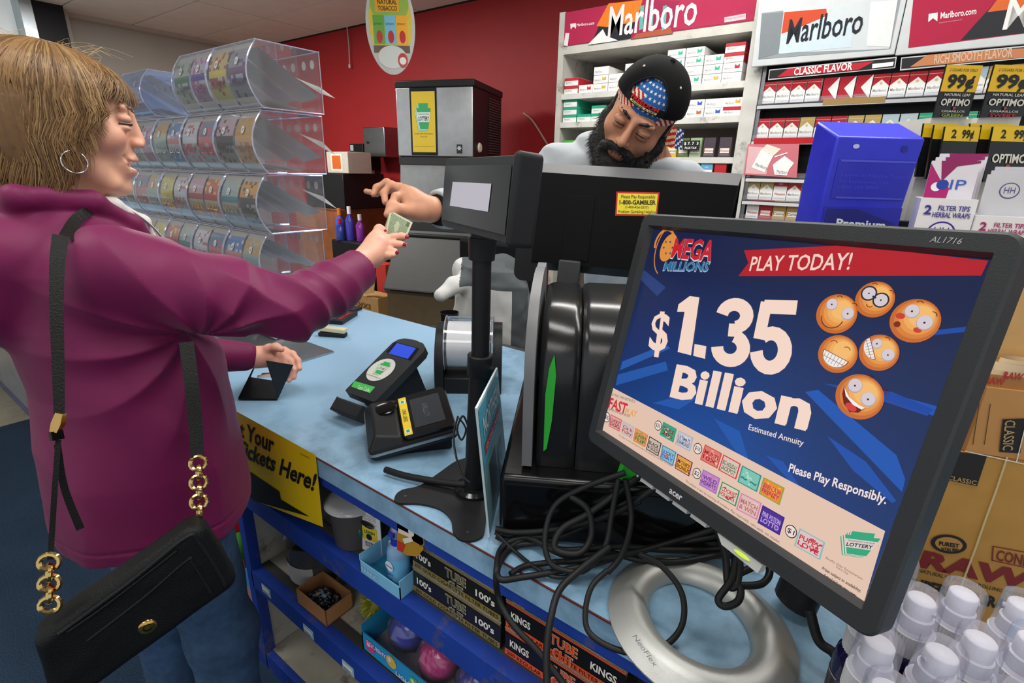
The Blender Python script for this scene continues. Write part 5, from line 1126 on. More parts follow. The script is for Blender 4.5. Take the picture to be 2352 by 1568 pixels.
# fabric spray bottles in a blue tray
def spray(x,y,z,lab,s=1.0):
    M=TR(x,y,z+.001); o=thing('spray_bottle',lab,'spray bottle',M=M,group='blue fabric spray bottles'); 
    mb=MB(); mb.M=M; mb.lathe([(.0,0),(.021,0),(.023,.006),(.023,.07),(.020,.085),(.011,.094),(.011,.1)],C('7fa6cc'),24); mb.build('bottle',M_gloss,o)
    mb=MB(); mb.M=M; mb.lathe([(.0235,.012),(.0235,.066)],C('6fb4dc'),24); mb.M=Matrix.Identity(4); P=Plane(tuple(M@Vector((0,-.0238,0))),(1,.0,0),(0,0,1)); mb.disc(P,0,.05,.0115,C('dfe6ea'),.0008,n=20); mb.txth(P,'febreze',0,.048,.0045,C('2a4a8a'),.01,.0014,width=.019,align='c'); mb.txth(P,'FABRIC',0,.028,.006,C('1f4a8a'),.02,.0014,width=.024,align='c'); mb.txth(P,'TO GO',0,.020,.004,C('1f4a8a'),.02,.0014,width=.014,align='c'); mb.rect(P,-.012,.013,.012,.018,C('2a5aa8'),.0012); mb.build('label',M_glossprint,o)
    mb=MB(); mb.M=M; mb.lathe([(.0135,.092),(.0135,.108)],C('2438b4'),20); mb.lathe([(.0105,.108),(.010,.125),(.0,.127)],C('4a5ac8'),16); mb.box(-.0065,.0065,-.016,.004,.114,.124,C('3044c0')); mb.build('spray_head',M_plastic,o)
    mb=MB(); mb.M=M; mb.lathe([(.0125,.108),(.0118,.137),(.009,.140),(0,.1405)],(1,1,1),20); mb.build('clear_cap',clear('violet_cap',(.62,.6,.95),.1,.7),o)
    return o
a_=onz(823,1313,.669); sx,sy=a_[0]+.064,a_[1]+.046
spray(sx+.022,sy-.008,.671,'blue fabric spray bottle with violet cap, front one of two in the tray')
spray(sx-.020,sy+.036,.671,'blue fabric spray bottle standing behind the other in the tray')
tr=thing('display_tray','light blue cardboard tray holding two fabric spray bottles','tray',(sx,sy,.667)); M=TR(sx,sy,.668); mb=MB(); mb.M=M
for x0,x1,y0,y1,h in ((-.062,.062,-.042,-.040,.03),(-.062,-.060,-.042,.09,.045),(.060,.062,-.042,.09,.045),(-.062,.062,.088,.09,.06)): mb.box(x0,x1,y0,y1,0,h,C('79b9dc'))
mb.box(-.062,.062,-.042,.09,-.0004,.0002,C('2a8ab0')); mb.build('box',M_card,tr); mb=MB(); P=Plane((sx-.06,sy-.0432,.672),XP,ZP); mb.txth(P,'FABRIC',.006,.006,.009,C('b8d8ec'),.02,.0006,width=.05); mb.build('lettering',M_paper,tr)
# hanging pack of lighter leashes
P=Plane(onz(822,1256,.670),(.97,.2,0),(0,0,1)); a,b=P.loc(866,1175); bl_=thing('lighter_leash_pack','white blister card of lighter leashes on the upper shelf beside the spray bottles','blister pack',P.pt(0,0))
mb=MB(); mb.M=P.mat(); w_=.068; h_=.12; mb.prism(rrect(0,-.0,w_,h_,.006,3),-.002,0,C('dcdcd8')); mb.M=Matrix.Identity(4); mb.build('card',M_glossprint,bl_)
mb=MB(); mb.txth(P,'MERCHANTS',.005,.103,.007,C('3a3a38'),.0,.0008,width=.056)
for k in range(4): mb.rect(P,.008,.085+k*.004,.058,.0862+k*.004,C('8a8a86'),.0006)
mb.rect(P,.018,.032,.058,.066,C('dfc22a'),.0008); mb.txth(P,'LEASH',.024,.05,.008,C('2a6a3a'),.03,.0014,width=.028); mb.disc(P,.036,.041,.008,C('23221f'),.0012); mb.rect(P,.022,.014,.050,.026,C('33332f'),.0006)
for k in range(9): mb.rect(P,.023+k*.003,.015,.0243+k*.003,.025,C('e8e8e4'),.0009)
mb.ball(tuple(P.pt(.036,.076,.004)),(.022,.006,.006),C('1e2026'),12,8); mb.ball(tuple(P.pt(.014,.045,.004)),(.005,.005,.012),C('1c5a58'),10,8); mb.build('printed_design',M_glossprint,bl_)
# lid of grey tub behind the sign
p=onz(812,1142,.775)-np.array([.02,.05,0]); gt=thing('plastic_tub','grey plastic tub with a clouded lid high on the upper shelf','tub',(p[0],p[1]+.02,.668)); mb=MB(); mb.M=TR(p[0]+.02,p[1]+.05,.669)
mb.lathe([(0,0),(.048,0),(.055,.09),(.056,.10)],C('4a4644'),28); mb.build('tub',M_plastic,gt); mb=MB(); mb.M=TR(p[0]+.02,p[1]+.05,.769); mb.lathe([(.0,.012),(.05,.012),(.054,.010),(.062,.006),(.065,.0),(.060,-.004)],C('a3a6a8'),32); mb.build('lid',M_gloss,gt)
# lower shelf: clear tub with printed band
p=onz(668,1345,.377); ct2=thing('clear_jar','smoky clear jar with a white printed band on the lower shelf','jar',(p[0],p[1]+.04,.376)); c_=(p[0]+.005,p[1]+.082,.3762)
mb=MB(); mb.M=Matrix.Translation(c_); mb.lathe([(0,0),(.07,0),(.074,.06),(.078,.13),(.082,.135)],(1,1,1),36); mb.build('jar',M_frost,ct2)
mb=MB(); mb.M=Matrix.Translation(c_); mb.lathe([(.0,.066),(.071,.066),(.069,.004),(0,.004)],C('241e1c'),30); mb.build('contents',mat('dark_filling',.6,bump=.6,bscale=90,var=.4,vscale=60),ct2)
mb=MB(); mb.M=Matrix.Translation(c_); mb.lathe([(.0755,.012),(.077,.07)],C('b9b6b0'),20,a0=-2.4,a1=-.7); P=Plane((c_[0]-.02,c_[1]-.078,.376),(.98,-.1,0),(0,0,1)); mb.txth(P,'TROL',-.01,.048,.013,C('2b2b2b'),.0,.004,width=.05); mb.build('paper_band',M_paper,ct2)
# small open cardboard box of beads
a_=onz(684,1384,.377); b_=onz(751,1440,.377); c2_=onz(816,1396,.377); kx=nrm(b_-a_); M=TR(a_[0],a_[1],.3765,math.atan2(kx[1],kx[0])); kb=thing('cardboard_box','small open cardboard box full of dark beads on the lower shelf','box',M=M); mb=MB(); mb.M=M
W_=float(np.linalg.norm(b_-a_)); D_2=float(np.linalg.norm(c2_-b_)); H_2=.048
def openbox(mb,w,d,h,c,ci,t=.003):
    for x0,x1,y0,y1 in ((0,w,0,t),(0,w,d-t,d),(0,t,0,d),(w-t,w,0,d)): mb.box(x0,x1,y0,y1,0,h,c)
    mb.box(0,w,0,d,0,t,ci)
openbox(mb,W_,D_2,H_2,C('a9784a'),C('6a4a30')); mb.build('box',M_card,kb)
mb=MB(); rr_=random.Random(4)
for i in range(160):
    a=rr_.uniform(0,6.28); r_=.055*math.sqrt(rr_.random()); x=W_*.5+r_*W_/.13*.9*math.cos(a); y=D_2*.45+r_*D_2/.13*.9*math.sin(a); z=.010+.028*math.exp(-(r_/.045)**2)+rr_.uniform(0,.006)
    c=rr_.choice(['23282c','2b3238','4a5a66','1b1c1e','6f8494','141516']) if r_>.015 else rr_.choice(['c89a2a','6f8494'])
    q3=M@Vector((x,y,z)); mb.ball(tuple(q3),rr_.uniform(.004,.0065),C(c),6,5)
o=mb.build('beads',M_gloss); o['label']='pile of small dark and blue glassy beads'; o['category']='beads'; o['kind']='stuff'
# spiky ball
p=onz(846,1432,.377); mb=MB(); c_=np.array([p[0],p[1]+.03,.375+.0445]); rr_=random.Random(2); mb.ball(tuple(c_),.03,C('8a8a2a'),16,10)
for i in range(150):
    d=nrm([rr_.gauss(0,1) for _ in range(3)]); mb.tube([c_+d*.028,c_+d*.043],[.0035,.0012],5,C('a3a53a' if i%4 else 'c8cf5a'),caps=False)
tag(mb.build('spiky_ball',M_rubber),'yellow green spiky rubber ball on the lower shelf beside the toy box','toy ball')
# toy display box with wrapped balls
a_=onz(812,1464,.432); bx,by=a_[0],max(a_[1],FY+.033); M=TR(bx,by,.3765); tb=thing('toy_display_box','bright blue cardboard display box holding shrink wrapped balls on the lower shelf','display box',M=M)
mb=MB(); mb.M=M; openbox(mb,.36,.24,.055,C('2f9fd2'),C('8a8590')); mb.box(0,.36,.256,.26,0,.09,C('2a8ac8')); mb.box(0.,.004,0,.26,.0,.075,C('2388b8')); mb.build('box',M_glossprint,tb)
P=Plane((bx,by-.0006,.3765),XP,ZP); mb=MB()
for i in range(5): mb.disc(P,.03+.075*i,.028+.008*(i%2),.017,C(['e2508a','f0c030','5ac04a','e86a2a','6a4ab0'][i]),.0008,n=18); mb.disc(P,.025+.075*i,.032+.008*(i%2),.006,C('e8e8f0'),.0012,n=12)
mb.txth(P,'LIGHT UP',.12,.01,.012,C('f0e8f4'),.03,.0016,width=.09); mb.txth(P,'SQUISHY',.02,.034,.012,C('f0d8f4'),.03,.0016,width=.07); mb.build('printed_design',M_glossprint,tb)
for nm_,cx,cy,cz_,c in (('blue',bx+.085,by+.075,.050,'2430a8'),('pink',bx+.195,by+.065,.050,'c8187a'),('magenta',bx+.185,by+.170,.046,'c0186a'),('deep blue',bx+.30,by+.075,.048,'2a2a9a')):
    o=thing('wrapped_ball',f'{nm_} toy ball shrink wrapped in clear plastic in the blue display box','toy ball',(cx,cy,.38),'shrink wrapped toy balls')
    mb=MB(); mb.ball((cx,cy,.3835+cz_),cz_-.003,C(c),28,18); mb.build('ball',M_gloss,o)
    mb=MB(); rr_=random.Random(nm_)
    vs=[];fs=[];n1,n2=26,16
    for i in range(n2+1):
        t=math.pi*i/n2
        for j in range(n1):
            a=2*math.pi*j/n1; R_=cz_+.001+.0035*rr_.random(); vs.append((cx+R_*math.sin(t)*math.cos(a),cy+R_*math.sin(t)*math.sin(a),max(.3800,.3835+cz_+R_*math.cos(t))))
    for i in range(n2):
        for j in range(n1): fs.append((i*n1+j,(i+1)*n1+j,(i+1)*n1+(j+1)%n1,i*n1+(j+1)%n1))
    mb.add(vs,fs,(1,1,1)); mb.build('plastic_wrap',M_clear,o)
# left bay: red plush toy and a candy tub
p=np.array([-1.47,.60,.062]); rt=thing('plush_toy','red plush toy slumped in the left bay under the counter','plush toy',tuple(p)); mb=MB()
mb.ball((p[0],p[1],.44),(.06,.055,.09),C('c01a1c'),20,14); mb.tube(spline([(p[0],p[1],.50),(p[0]+.01,p[1]-.01,.58),(p[0]-.0,p[1],.64)],4),[.045,.04,.035,.03,.026,.022,.02,.016,.008],14,C('b81a1c')); mb.ball((p[0],p[1],.655),(.02,.012,.016),C('a81a1c'),10,8); mb.build('body',M_fabric,rt)
mb=MB(); mb.box(p[0]-.10,p[0]+.045,p[1]-.04,p[1]+.12,.062,.345,C('5a3a28')); bx_=mb.build('crate',M_card,bevel=.003); tag(bx_,'brown carton standing under the red plush toy','box')
mb=MB(); mb.ball((p[0]+.07,p[1]-.05,.385),(.03,.03,.045),C('4a9a3a'),14,10); tag(mb.build('green_toy',M_fabric),'small green soft toy beside the red plush toy','toy')
cbx=thing('candy_tub','blue rimmed tub of red sweets in the left bay under the counter','tub',(-1.40,.57,.062)); M=TR(-1.42,.55,.0635); mb=MB(); mb.M=M; mb.box(-.0,.09,.0,.16,0,.22,C('4a8fc4')); mb.box(.004,.086,-.0005,.0,.02,.16,C('b08080')); mb.build('tub',M_plastic,cbx,bevel=.01)
mb=MB(); rr_=random.Random(5)
for i in range(90): mb.ball((-1.42+rr_.uniform(.01,.08),.55+rr_.uniform(.01,.15),.285+rr_.uniform(0,.012)),.009,C(rr_.choice(['b03a34','8a2420','c86a5a'])),6,4)
o=mb.build('red_sweets',M_gloss,cbx); o['kind']='stuff'
# ================================================================ right side: rolling paper boxes, spray bottles, racks
rd=nrm([.9475,.3197,0]); rb=np.array([-rd[1],rd[0],0])
rk=thing('display_rack','black tiered counter rack behind the monitor carrying the cigarillo and wrap displays','rack',(.1,1.2,T))
mb=MB(); 
for z,y0,y1 in ((1.34,1.16,1.31),(1.335,1.02,1.17),): pass
mb.box(-.18,.72,1.06,1.33,T+.001,T+.02,C('17181a')); mb.box(-.18,.72,1.30,1.33,T+.02,1.40,C('17181a')); mb.box(-.18,-.165,1.06,1.33,T+.02,1.30,C('17181a')); mb.box(.705,.72,1.06,1.33,T+.02,1.30,C('17181a')); mb.box(-.165,.705,1.06,1.30,1.30,1.312,C('1c1d1f')); mb.box(-.18,.72,1.055,1.06,1.295,1.33,C('2a2b2d'))
mb.build('frame',M_plastic,rk)
# blue dispenser
Q=[at(1924.6,313.5,.93),at(2127,318.6,.93)]
bxv=nrm([Q[1][0]-Q[0][0],Q[1][1]-Q[0][1],0]); byv=np.array([-bxv[1],bxv[0],0]); bw=np.linalg.norm(Q[1]-Q[0]); zt_=Q[0][2]
o0=Q[0]; z0_=1.3135
BMx=Matrix([[bxv[0],byv[0],0,o0[0]],[bxv[1],byv[1],0,o0[1]],[0,0,1,z0_],[0,0,0,1]]); hb=zt_-z0_
bd=thing('blue_dispenser','bright blue plastic dispenser box with embossed panels beside the cigarillo displays','dispenser',M=BMx)
BB=C('2a30c8'); dpt=.075; hl=.032; sk=-.012
mb=MB(); mb.M=BMx
v=[(sk,-.0,0),(bw-.02,-.0,0),(bw-.02,dpt,0),(sk,dpt,0),(0,0,hb),(bw,0,hb),(bw-.004,dpt,hb+hl),(-.004,dpt,hb+hl)]
mb.add(v,[(0,3,2,1),(4,5,6,7),(0,1,5,4),(1,2,6,5),(2,3,7,6),(3,0,4,7)],BB); mb.build('case',mat('blue_plastic',.35,bump=.1,bscale=80,var=.12,vscale=25),bd,bevel=.004,seg=3)
P=Plane(tuple(BMx@Vector((0,0,0))),bxv,ZP); F=P.loc; mb=MB()
def pr_(pts,c,w): mb.poly(P,[F(*p) for p in pts],C(c),w)
pr_([(1927,364),(2104,369),(2068,460),(1906,455)],'2429b4',.001); pr_([(1929,366),(2104,371),(2103,375),(1932,371)],'4a52d8',.0016); pr_([(1919,451),(2072,456),(2071,459),(1919,455)],'4a52d8',.0016)
pr_([(1893,474),(2072,478),(2060,530),(1885,525)],'2227ae',.001); pr_([(1899,479),(1968,480),(2050,512),(2058,525),(1890,520)],'1b207a',.0016)
mb.disc(P,*F(1966,336),.006,C('b9bfe0'),.0012,ry=.004); mb.disc(P,*F(2077,342),.006,C('1c1f8a'),.0012)
for t,a,b,c_ in (('Supplied by Republic Tobacco',(1930,404),(2088,411),(1931,396)),('For Replacement Call:',(1927,419),(2040,423),(1928,411)),('1-800-288-8888',(1923,433),(2016,434),(1924,425))): mb.txt(P,t,F(*a),F(*b),F(*c_),C('3c44d6'),.0,.0013)
mb.txt(P,'Premium',F(1918,520),F(2030,526),F(1921,501),C('dfe4f4'),.03,.0022); mb.build('embossed_front',mat('blue_emboss',.35),bd)
# cigarillo displays
def optimo(px0,px1,dy,word,wcol,lab,d):
    A=at(px0,270,d); Bq=at(px1,262,d); x=nrm([Bq[0]-A[0],Bq[1]-A[1],0]); P=Plane(A,x,ZP-0*x); w=np.linalg.norm((Bq-A)[:2]); F=P.loc
    o=thing('cigarillo_display',lab,'display',(A[0],A[1],1.313)); n=-P.n if P.n[1]>0 else P.n
    h=P.loc(px0+25,148)[1]
    mb=MB(); mb.M=P.mat(0,0,-.003); mb.prism([(0,0),(w,.004),(w,h),(0,h)],0,.003,C('1b1b1c')); hd=mb.build('header_card',M_glossprint,o)
    mb=MB(); mb.rect(P,0,h*.5,w,h,C('e8b81c'),.001)
    mb.txth(P,'2 CIGARS FOR ONLY',w/2,h*.88,h*.055,C('2a2410'),.0,.0018,width=w*.78,align='c'); mb.txth(P,'99¢',w/2,h*.58,h*.25,C('17150f'),.04,.0018,width=w*.76,align='c')
    mb.txth(P,'NATURAL LEAF',w/2,h*.42,h*.05,C('e0ddd4'),.01,.0018,width=w*.72,align='c'); mb.txth(P,'OPTIMO',w/2,h*.24,h*.13,C('d8d4c8'),.03,.0018,width=w*.82,align='c'); mb.disc(P,w/2,h*.19,h*.028,C('b03a2a'),.0024,n=12); mb.txth(P,'CIGARILLOS',w/2,h*.11,h*.04,C('d8d4c8'),.01,.0018,width=w*.66,align='c'); mb.txth(P,word,w/2,h*.02,h*.065,C(wcol),.03,.0018,width=w*.6,align='c')
    mb.build('printed_header',M_glossprint,hd)
    zb=1.3135-A[2]
    mb=MB(); mb.M=P.mat(0,0,-.0035); 
    mb.prism([(-.004,zb),(w,zb),(w,0.004),(0,0)],-.09,0,C('d2cfc6')); mb.build('box',M_card,o)
    for k in range(3):
        mb=MB(); s=.012*k; P2=Plane(P.pt(-.002-s*.6,-.118+.004*k,.05-.018*k),P.x,ZP*1.0-P.n*.12); ww=w*.97; hh_=.10
        mb.M=P2.mat(); mb.prism([(0,0),(ww,0),(ww,hh_),(0,hh_)],-.004,0,C('19191a')); mb.M=Matrix.Identity(4); mb.rect(P2,0,hh_*.74,ww,hh_,C('dcb61c'),.0006)
        if k==0:
            mb.txth(P2,'2',ww*.2,hh_*.80,hh_*.15,C('17150f'),.03,.0012); mb.txth(P2,'99¢',ww*.5,hh_*.80,hh_*.15,C('17150f'),.04,.0012,width=ww*.34); mb.txth(P2,'OPTIMO',ww/2,hh_*.36,hh_*.16,C('d8d4c8'),.03,.0012,width=ww*.8,align='c'); mb.txth(P2,'CIGARILLOS',ww/2,hh_*.12,hh_*.06,C('c8c4b8'),.01,.0012,width=ww*.6,align='c'); mb.disc(P2,ww/2,hh_*.28,hh_*.05,C('b03a2a'),.0014,n=12)
        mb.build('foil_pouch',M_gloss,o)
    return o
optimo(2143,2226,0,'GREEN','7a9a3a','left cigarillo display with yellow 99 cent header marked green',1.0)
optimo(2250,2352,0,'SWEET','a82028','right cigarillo display with yellow 99 cent header marked sweet, cut by the frame',.99)
def wraps(px0,px1,pyt,pyb,tc,lab,silver,d=.86):
    A=at(px0,pyb,d); x=nrm([.99,.10,0]); Bq=np.array(A); P=Plane(A,x,ZP); w=P.loc(px1,pyb)[0]; h=P.loc(px0,pyt)[1]; hw_=h
    o=thing('herbal_wrap_display',lab,'display box',(A[0],A[1],1.20))
    mb=MB(); mb.M=P.mat(0,0,0); mb.prism([(0,-.06),(w,-.06),(w,h),(0,h)],-.07,0,C('e6e6ea')); bxo=mb.build('box',M_glossprint,o,bevel=.001,seg=1)
    mb=MB(); mb.txth(P,'2',w*.1,h*.62,h*.22,tc,.03,.0014); mb.txth(P,'FILTER TIPS',w*.62,h*.72,h*.12,tc,.02,.0014,width=w*.55,align='c'); mb.txth(P,'HERBAL WRAPS',w*.6,h*.56,h*.12,tc,.02,.0014,width=w*.66,align='c')
    mb.disc(P,w*.5,h*.18,w*.26,tc,.0012,n=36); mb.disc(P,w*.5,h*.18,w*.225,C('e6e6ea'),.0016,n=36); mb.txth(P,'HH',w*.5,h*.08,h*.26,tc,.0,.002,width=w*.26,align='c'); mb.build('printed_design',M_glossprint,bxo)
    for k in range(3):
        P2=Plane(P.pt(w*.06+.006*k,h*.6,-.02-.014*k),P.x,ZP-P.n*.1-P.x*.08*k); ph=.085+.006*k; pw=w*.86
        mb=MB(); mb.M=P2.mat(); mb.prism([(0,0),(pw,0),(pw,ph),(0,ph)],-.003,0,C('c4c4ca') if silver else C('d8d4dc')); mb.M=Matrix.Identity(4)
        if not silver:
            mb.poly(P2,[(0,.0),(pw*.45,0),(pw*.5,ph*.5),(pw*.3,ph*.62),(0,ph*.95)],C('a81868'),.0006); mb.poly(P2,[(pw*.3,ph*.62),(pw*.55,ph*.9),(pw,ph*.96),(pw,ph),(pw*.2,ph)],C('8a1a5a'),.0006)
            mb.disc(P2,pw*.22,ph*.52,.007,C('e8e6ee'),.001); mb.disc(P2,pw*.34,ph*.56,.008,C('2a3a9a'),.0012); mb.txth(P2,'IP',pw*.5,ph*.48,.016,C('3a5ab0'),.0,.0012,width=.02)
        else: mb.disc(P2,pw*.52,ph*.72,.012,C('5a4a80'),.0006,n=24); mb.disc(P2,pw*.52,ph*.72,.0105,C('c4c4ca'),.001,n=24); mb.txth(P2,'HH',pw*.52,ph*.67,.010,C('5a4a80'),.0,.0014,width=.013,align='c')
        mb.build('foil_pouch',M_gloss,o)
wraps(2092,2222,453,548,C('3c2a8c'),'white herbal wraps box with purple print left of the other wraps box',False)
wraps(2218,2352,493,580,C('9a1c60'),'white herbal wraps box with magenta print at the right picture edge',True,.82)
# rolling paper display boxes
o0=np.array([.152,.777,0]) ; RP=Plane((o0[0],o0[1],T),rd,ZP); F=RP.loc
def kraft(name,lab,u0,u1,z0,z1,d0,d1,col):
    o=thing(name,lab,'box',RP.pt((u0+u1)/2,z0)); mb=MB(); mb.M=RP.mat(); mb.prism([(u0,z0),(u1,z0),(u1,z1),(u0,z1)],-d1,-d0,col); mb.build('box',M_card,o,bevel=.001,seg=1); return o
zl=F(2280,1047)[1]
u0=F(2050,1300)[0]-.02
k1=kraft('rolling_paper_box','large kraft brown rolling paper box with dark red lettering behind the spray bottles',u0,u0+.30,.001,zl,0,.16,C('b5853f'))
mb=MB(); 
def tr_(t,bl,br,tl,c,b=.0,w=.0012): mb.txt(RP,t,F(*bl),F(*br),F(*tl),C(c),b,w)
R_=C('7a1a18')
tr_('RAW',(2108,1298),(2362,1352),(2122,1262),'7a1a18',.05); tr_('NATURAL UNREFINED ROLLING PAPERS',(2108,1312),(2350,1371),(2110,1304),'2a1c10',.01); tr_('SUPERNATURAL',(2080,1345),(2325,1403),(2084,1322),'1c140c',.045)
mb.disc(RP,*F(2178,1248),.019,C('1d1710'),.0012,ry=.014,n=30); mb.disc(RP,*F(2178,1248),.0145,C('b5853f'),.0015,ry=.0105,n=30); tr_('PUREST',(2155,1249),(2201,1256),(2156,1240),'1d1710',.04,.0019); tr_('NATURAL FIBERS',(2160,1262),(2200,1266),(2161,1254),'1d1710',.04,.0019)
mb.line(RP,[F(2280,1253),F(2278,1285),F(2370,1305),F(2372,1270),F(2280,1253)],.0014,C('7a1a18'),.0013); tr_('CONES',(2286,1284),(2372,1302),(2290,1260),'7a1a18',.02)
mb.poly(RP,[F(2190,1035),F(2266,1046),F(2243,1115),F(2180,1102)],C('1d1612'),.0012); tr_('CLASSIC',(2175,1099),(2240,1112),(2177,1089),'b9986a',.01,.0018)
mb.build('printed_design',M_paper,k1)
mb=MB(); mb.tube([RP.hit(2313,1050,.002),RP.hit(2290,1120,.002),RP.hit(2268,1180,.002),RP.hit(2240,1260,.002),RP.hit(2206,1350,.002)],.0011,6,C('cdb98a')); mb.build('twine',M_fabric,k1)
k2=kraft('rolling_paper_display','upper kraft brown display of rolling papers standing on the large brown box',u0+.045,u0+.30,zl+.001,F(2300,640)[1]-.005,.035,.12,C('d0a468'))
mb=MB(); mb.M=RP.mat(); mb.prism([(u0+.045,zl+.001),(u0+.3,zl+.001),(u0+.3,zl+.10),(u0+.045,zl+.10)],-.034,-.003,C('a87440')); mb.prism([(u0+.055,zl+.001),(u0+.3,zl+.001),(u0+.3,zl+.085),(u0+.055,zl+.085)],-.003,.001,C('c08a50')); mb.build('front_tray',M_card,k2)
mb=MB(); mb.poly(RP,[F(2300,960),F(2352,958),F(2340,1038),F(2292,1035)],C('1d1612'),.003); tr_('CLASSIC',(2305,962),(2299,1030),(2330,962),'b9986a',.01,.0036)
mb.line(RP,[F(2213,1032),F(2360,1064)],.0012,C('e6e0d0'),.004); mb.line(RP,[F(2330,1058),F(2362,930)],.0010,C('e6e0d0'),.004)
for k in range(7): 
    a=F(2242-k*3+ (k%2)*30,930+k*14); 
for k in range(2): mb.line(RP,[F(2272-k*26,925),F(2258-k*26,1018)],.0008,C('4a3018'),.0028)
mb.build('printed_design',M_paper,k2)
for i in range(5):
    u,v=F(2262+i*22,900-i*9); mb=MB(); c_=RP.pt(u,v-.006*i*.3,-.018+.004*(i%2)); xx=np.array(RP.x); 
    arc_=[(.02*math.cos(t),.010*math.sin(t)) for t in np.linspace(.2,6.0,16)]
    pts=[c_+xx*a+np.array(RP.n)*b for a,b in arc_]; k=len(pts); vv=[tuple(p) for p in pts]+[tuple(p+np.array([0,0,.022])+xx*.004) for p in pts]
    mb.add(vv,[(j,j+1,j+1+k,j+k) for j in range(k-1)],C('d9c09a'),True); P3=Plane(c_+np.array(RP.n)*.0108,RP.x,ZP); mb.txth(P3,'RAW',-.009,.006,.008,C('b0342a'),.04,.0008,width=.018)
    tag(mb.build('paper_roll',M_paper),('leftmost','second','third','fourth','rightmost')[i]+' curled paper tip roll in the brown rolling paper display','paper roll','curled rolls in the brown display')
# odor spray bottles
def sprayer():
    M=Matrix.Identity(4); o=thing('spray_bottle','x','spray bottle',M=M)
    mb=MB(); mb.lathe([(0,0),(.0185,0),(.0195,.003),(.0195,.072),(.018,.082),(.012,.090),(.011,.094)],C('1b1844'),28); mb.build('bottle',M_gloss,o)
    mb=MB(); mb.lathe([(.0198,.012),(.0198,.058)],C('16161c'),28); mb.lathe([(.0199,.058),(.0199,.0595)],C('a8a8b8'),28); 
    P=Plane((0,-.0202,0),XP,ZP); mb.txth(P,'SOUR',-.011,.042,.009,C('d8c820'),.04,.0006,width=.022); mb.txth(P,'DIESEL',-.011,.030,.007,C('d8c820'),.04,.0006,width=.022); mb.build('label',M_glossprint,o)
    mb=MB(); n_=40; prof=[(.0155,.088),(.0158,.108)]
    vs=[];
    for i in range(n_*2):
        a=math.pi*i/n_; r=.0158 if i%2 else .0150; vs+=[(r*math.cos(a),r*math.sin(a),.086),(r*math.cos(a),r*math.sin(a),.106)]
    mb.add(vs,[(2*i,2*((i+1)%(2*n_)),2*((i+1)%(2*n_))+1,2*i+1) for i in range(2*n_)],C('d8d8da')); mb.lathe([(.0156,.106),(.013,.1085),(.0105,.109)],C('e2e2e4'),28); mb.build('collar',M_plastic,o)
    mb=MB(); mb.lathe([(.0118,.109),(.0115,.120),(.0100,.121),(.0098,.134),(.0085,.1355),(0,.1355)],C('ededee'),24); mb.cyl((0,-.009,.128),(0,-.0115,.128),.002,n=8,col=C('cfcfd2')); mb.build('spray_button',M_plastic,o)
    mb=MB(); mb.lathe([(.0150,.107),(.0142,.1392),(.0136,.1408),(.0,.1408)],(1,1,1),32); mb.build('clear_overcap',M_frost,o)
    return o
s0=sprayer(); ch=None
BS=1.27; capz=T+.001+.1408*BS
spots=[(2115,1322),(2140,1380),(2213,1352),(2078,1405),(2092,1470),(2238,1443),(2322,1395),(2209,1492),(2332,1452),(2360,1515),(2090,1545),(2290,1540),(2160,1560)]
lbs=['half hidden behind the monitor corner, back row','just right of the monitor edge, second from back','standing before the RAW lettering, tallest in view','close against the monitor bezel, left column','front left, cap fully visible under the monitor corner','in the middle of the group','back right, near the picture edge','front centre, partly cut by the frame','right of centre, behind the corner bottle','at the right picture edge','at the lower left picture edge','lowest right, cut by the bottom edge','lowest middle, cut by the bottom edge']
PB=[onz(px,py,capz)[:2].copy() for px,py in spots]
for _ in range(40):
    for i in range(len(PB)):
        for j in range(i):
            d=PB[i]-PB[j]; L_=np.linalg.norm(d)
            if L_<.0512: PB[i]+=d/L_*(.0514-L_)/2; PB[j]-=d/L_*(.0514-L_)/2
for i,(px,py) in enumerate(spots[:11]+spots[11:]):
    p=PB[i]; M=TR(p[0],p[1],T+.001,.4+i*.7,s=BS)
    lab='navy spray bottle, '+lbs[i].replace('RAW lettering','red lettering')
    if i==0: s0.matrix_world=M; s0['label']=lab; s0['group']='navy spray bottles with clear caps'; _s=s0
    else: dup(s0,M,lab,'navy spray bottles with clear caps')
# white carton edge and black clip hanging by the bottles
p=onz(2015,1568,T+.0); mb=MB(); a=at(2010,1462,.60); b=at(2040,1462,.60); mb.M=Matrix.Identity(4)
p=onz(2016,1560,T); M=TR(p[0],p[1],T+.001,.9); mb.M=M; mb.box(-.002,.012,.0,.05,0,.07,C('c9c7b8')); tag(mb.build('white_carton',M_card,bevel=.001),'narrow off white carton beside the spray bottles under the monitor corner','box')
# ================================================================ behind the counter, left of the ice machine and the jacket
def bigbox(name,lab,cat,x0,x1,y0,y1,z0,z1,col,m=M_card,front=None):
    o=thing(name,lab,cat,((x0+x1)/2,y0,z0)); mb=MB(); mb.box(x0,x1,y0,y1,z0,z1,col); mb.build('body',m,o,bevel=.003,seg=1)
    return o,Plane((x0,y0,z0),XP,ZP)
wc,_=bigbox('wooden_cabinet','brown wooden cabinet behind the ticket bins against the red wall','cabinet',-4.62,-3.93,2.8,3.4,0,1.12,C('6b3d20'),mat('wood_grain',.5,bump=.2,bscale=60,var=.3,vscale=8))
mb=MB(); mb.box(-4.60,-3.95,2.788,2.798,.05,.55,C('9a5a34')); mb.box(-4.60,-3.95,2.788,2.798,.58,1.10,C('925530')); mb.build('door',mat('wood_grain'),wc)
bb,_=bigbox('black_case','black equipment case on top of the wooden cabinet','case',-4.5,-3.92,2.85,3.3,1.1215,1.42,C('1d1d1f'),M_plastic)
wbx,P=bigbox('white_carton','open white carton with an orange picture on top of the black case','box',-4.2,-3.90,2.9,3.15,1.4225,1.60,C('c9c2b4'))
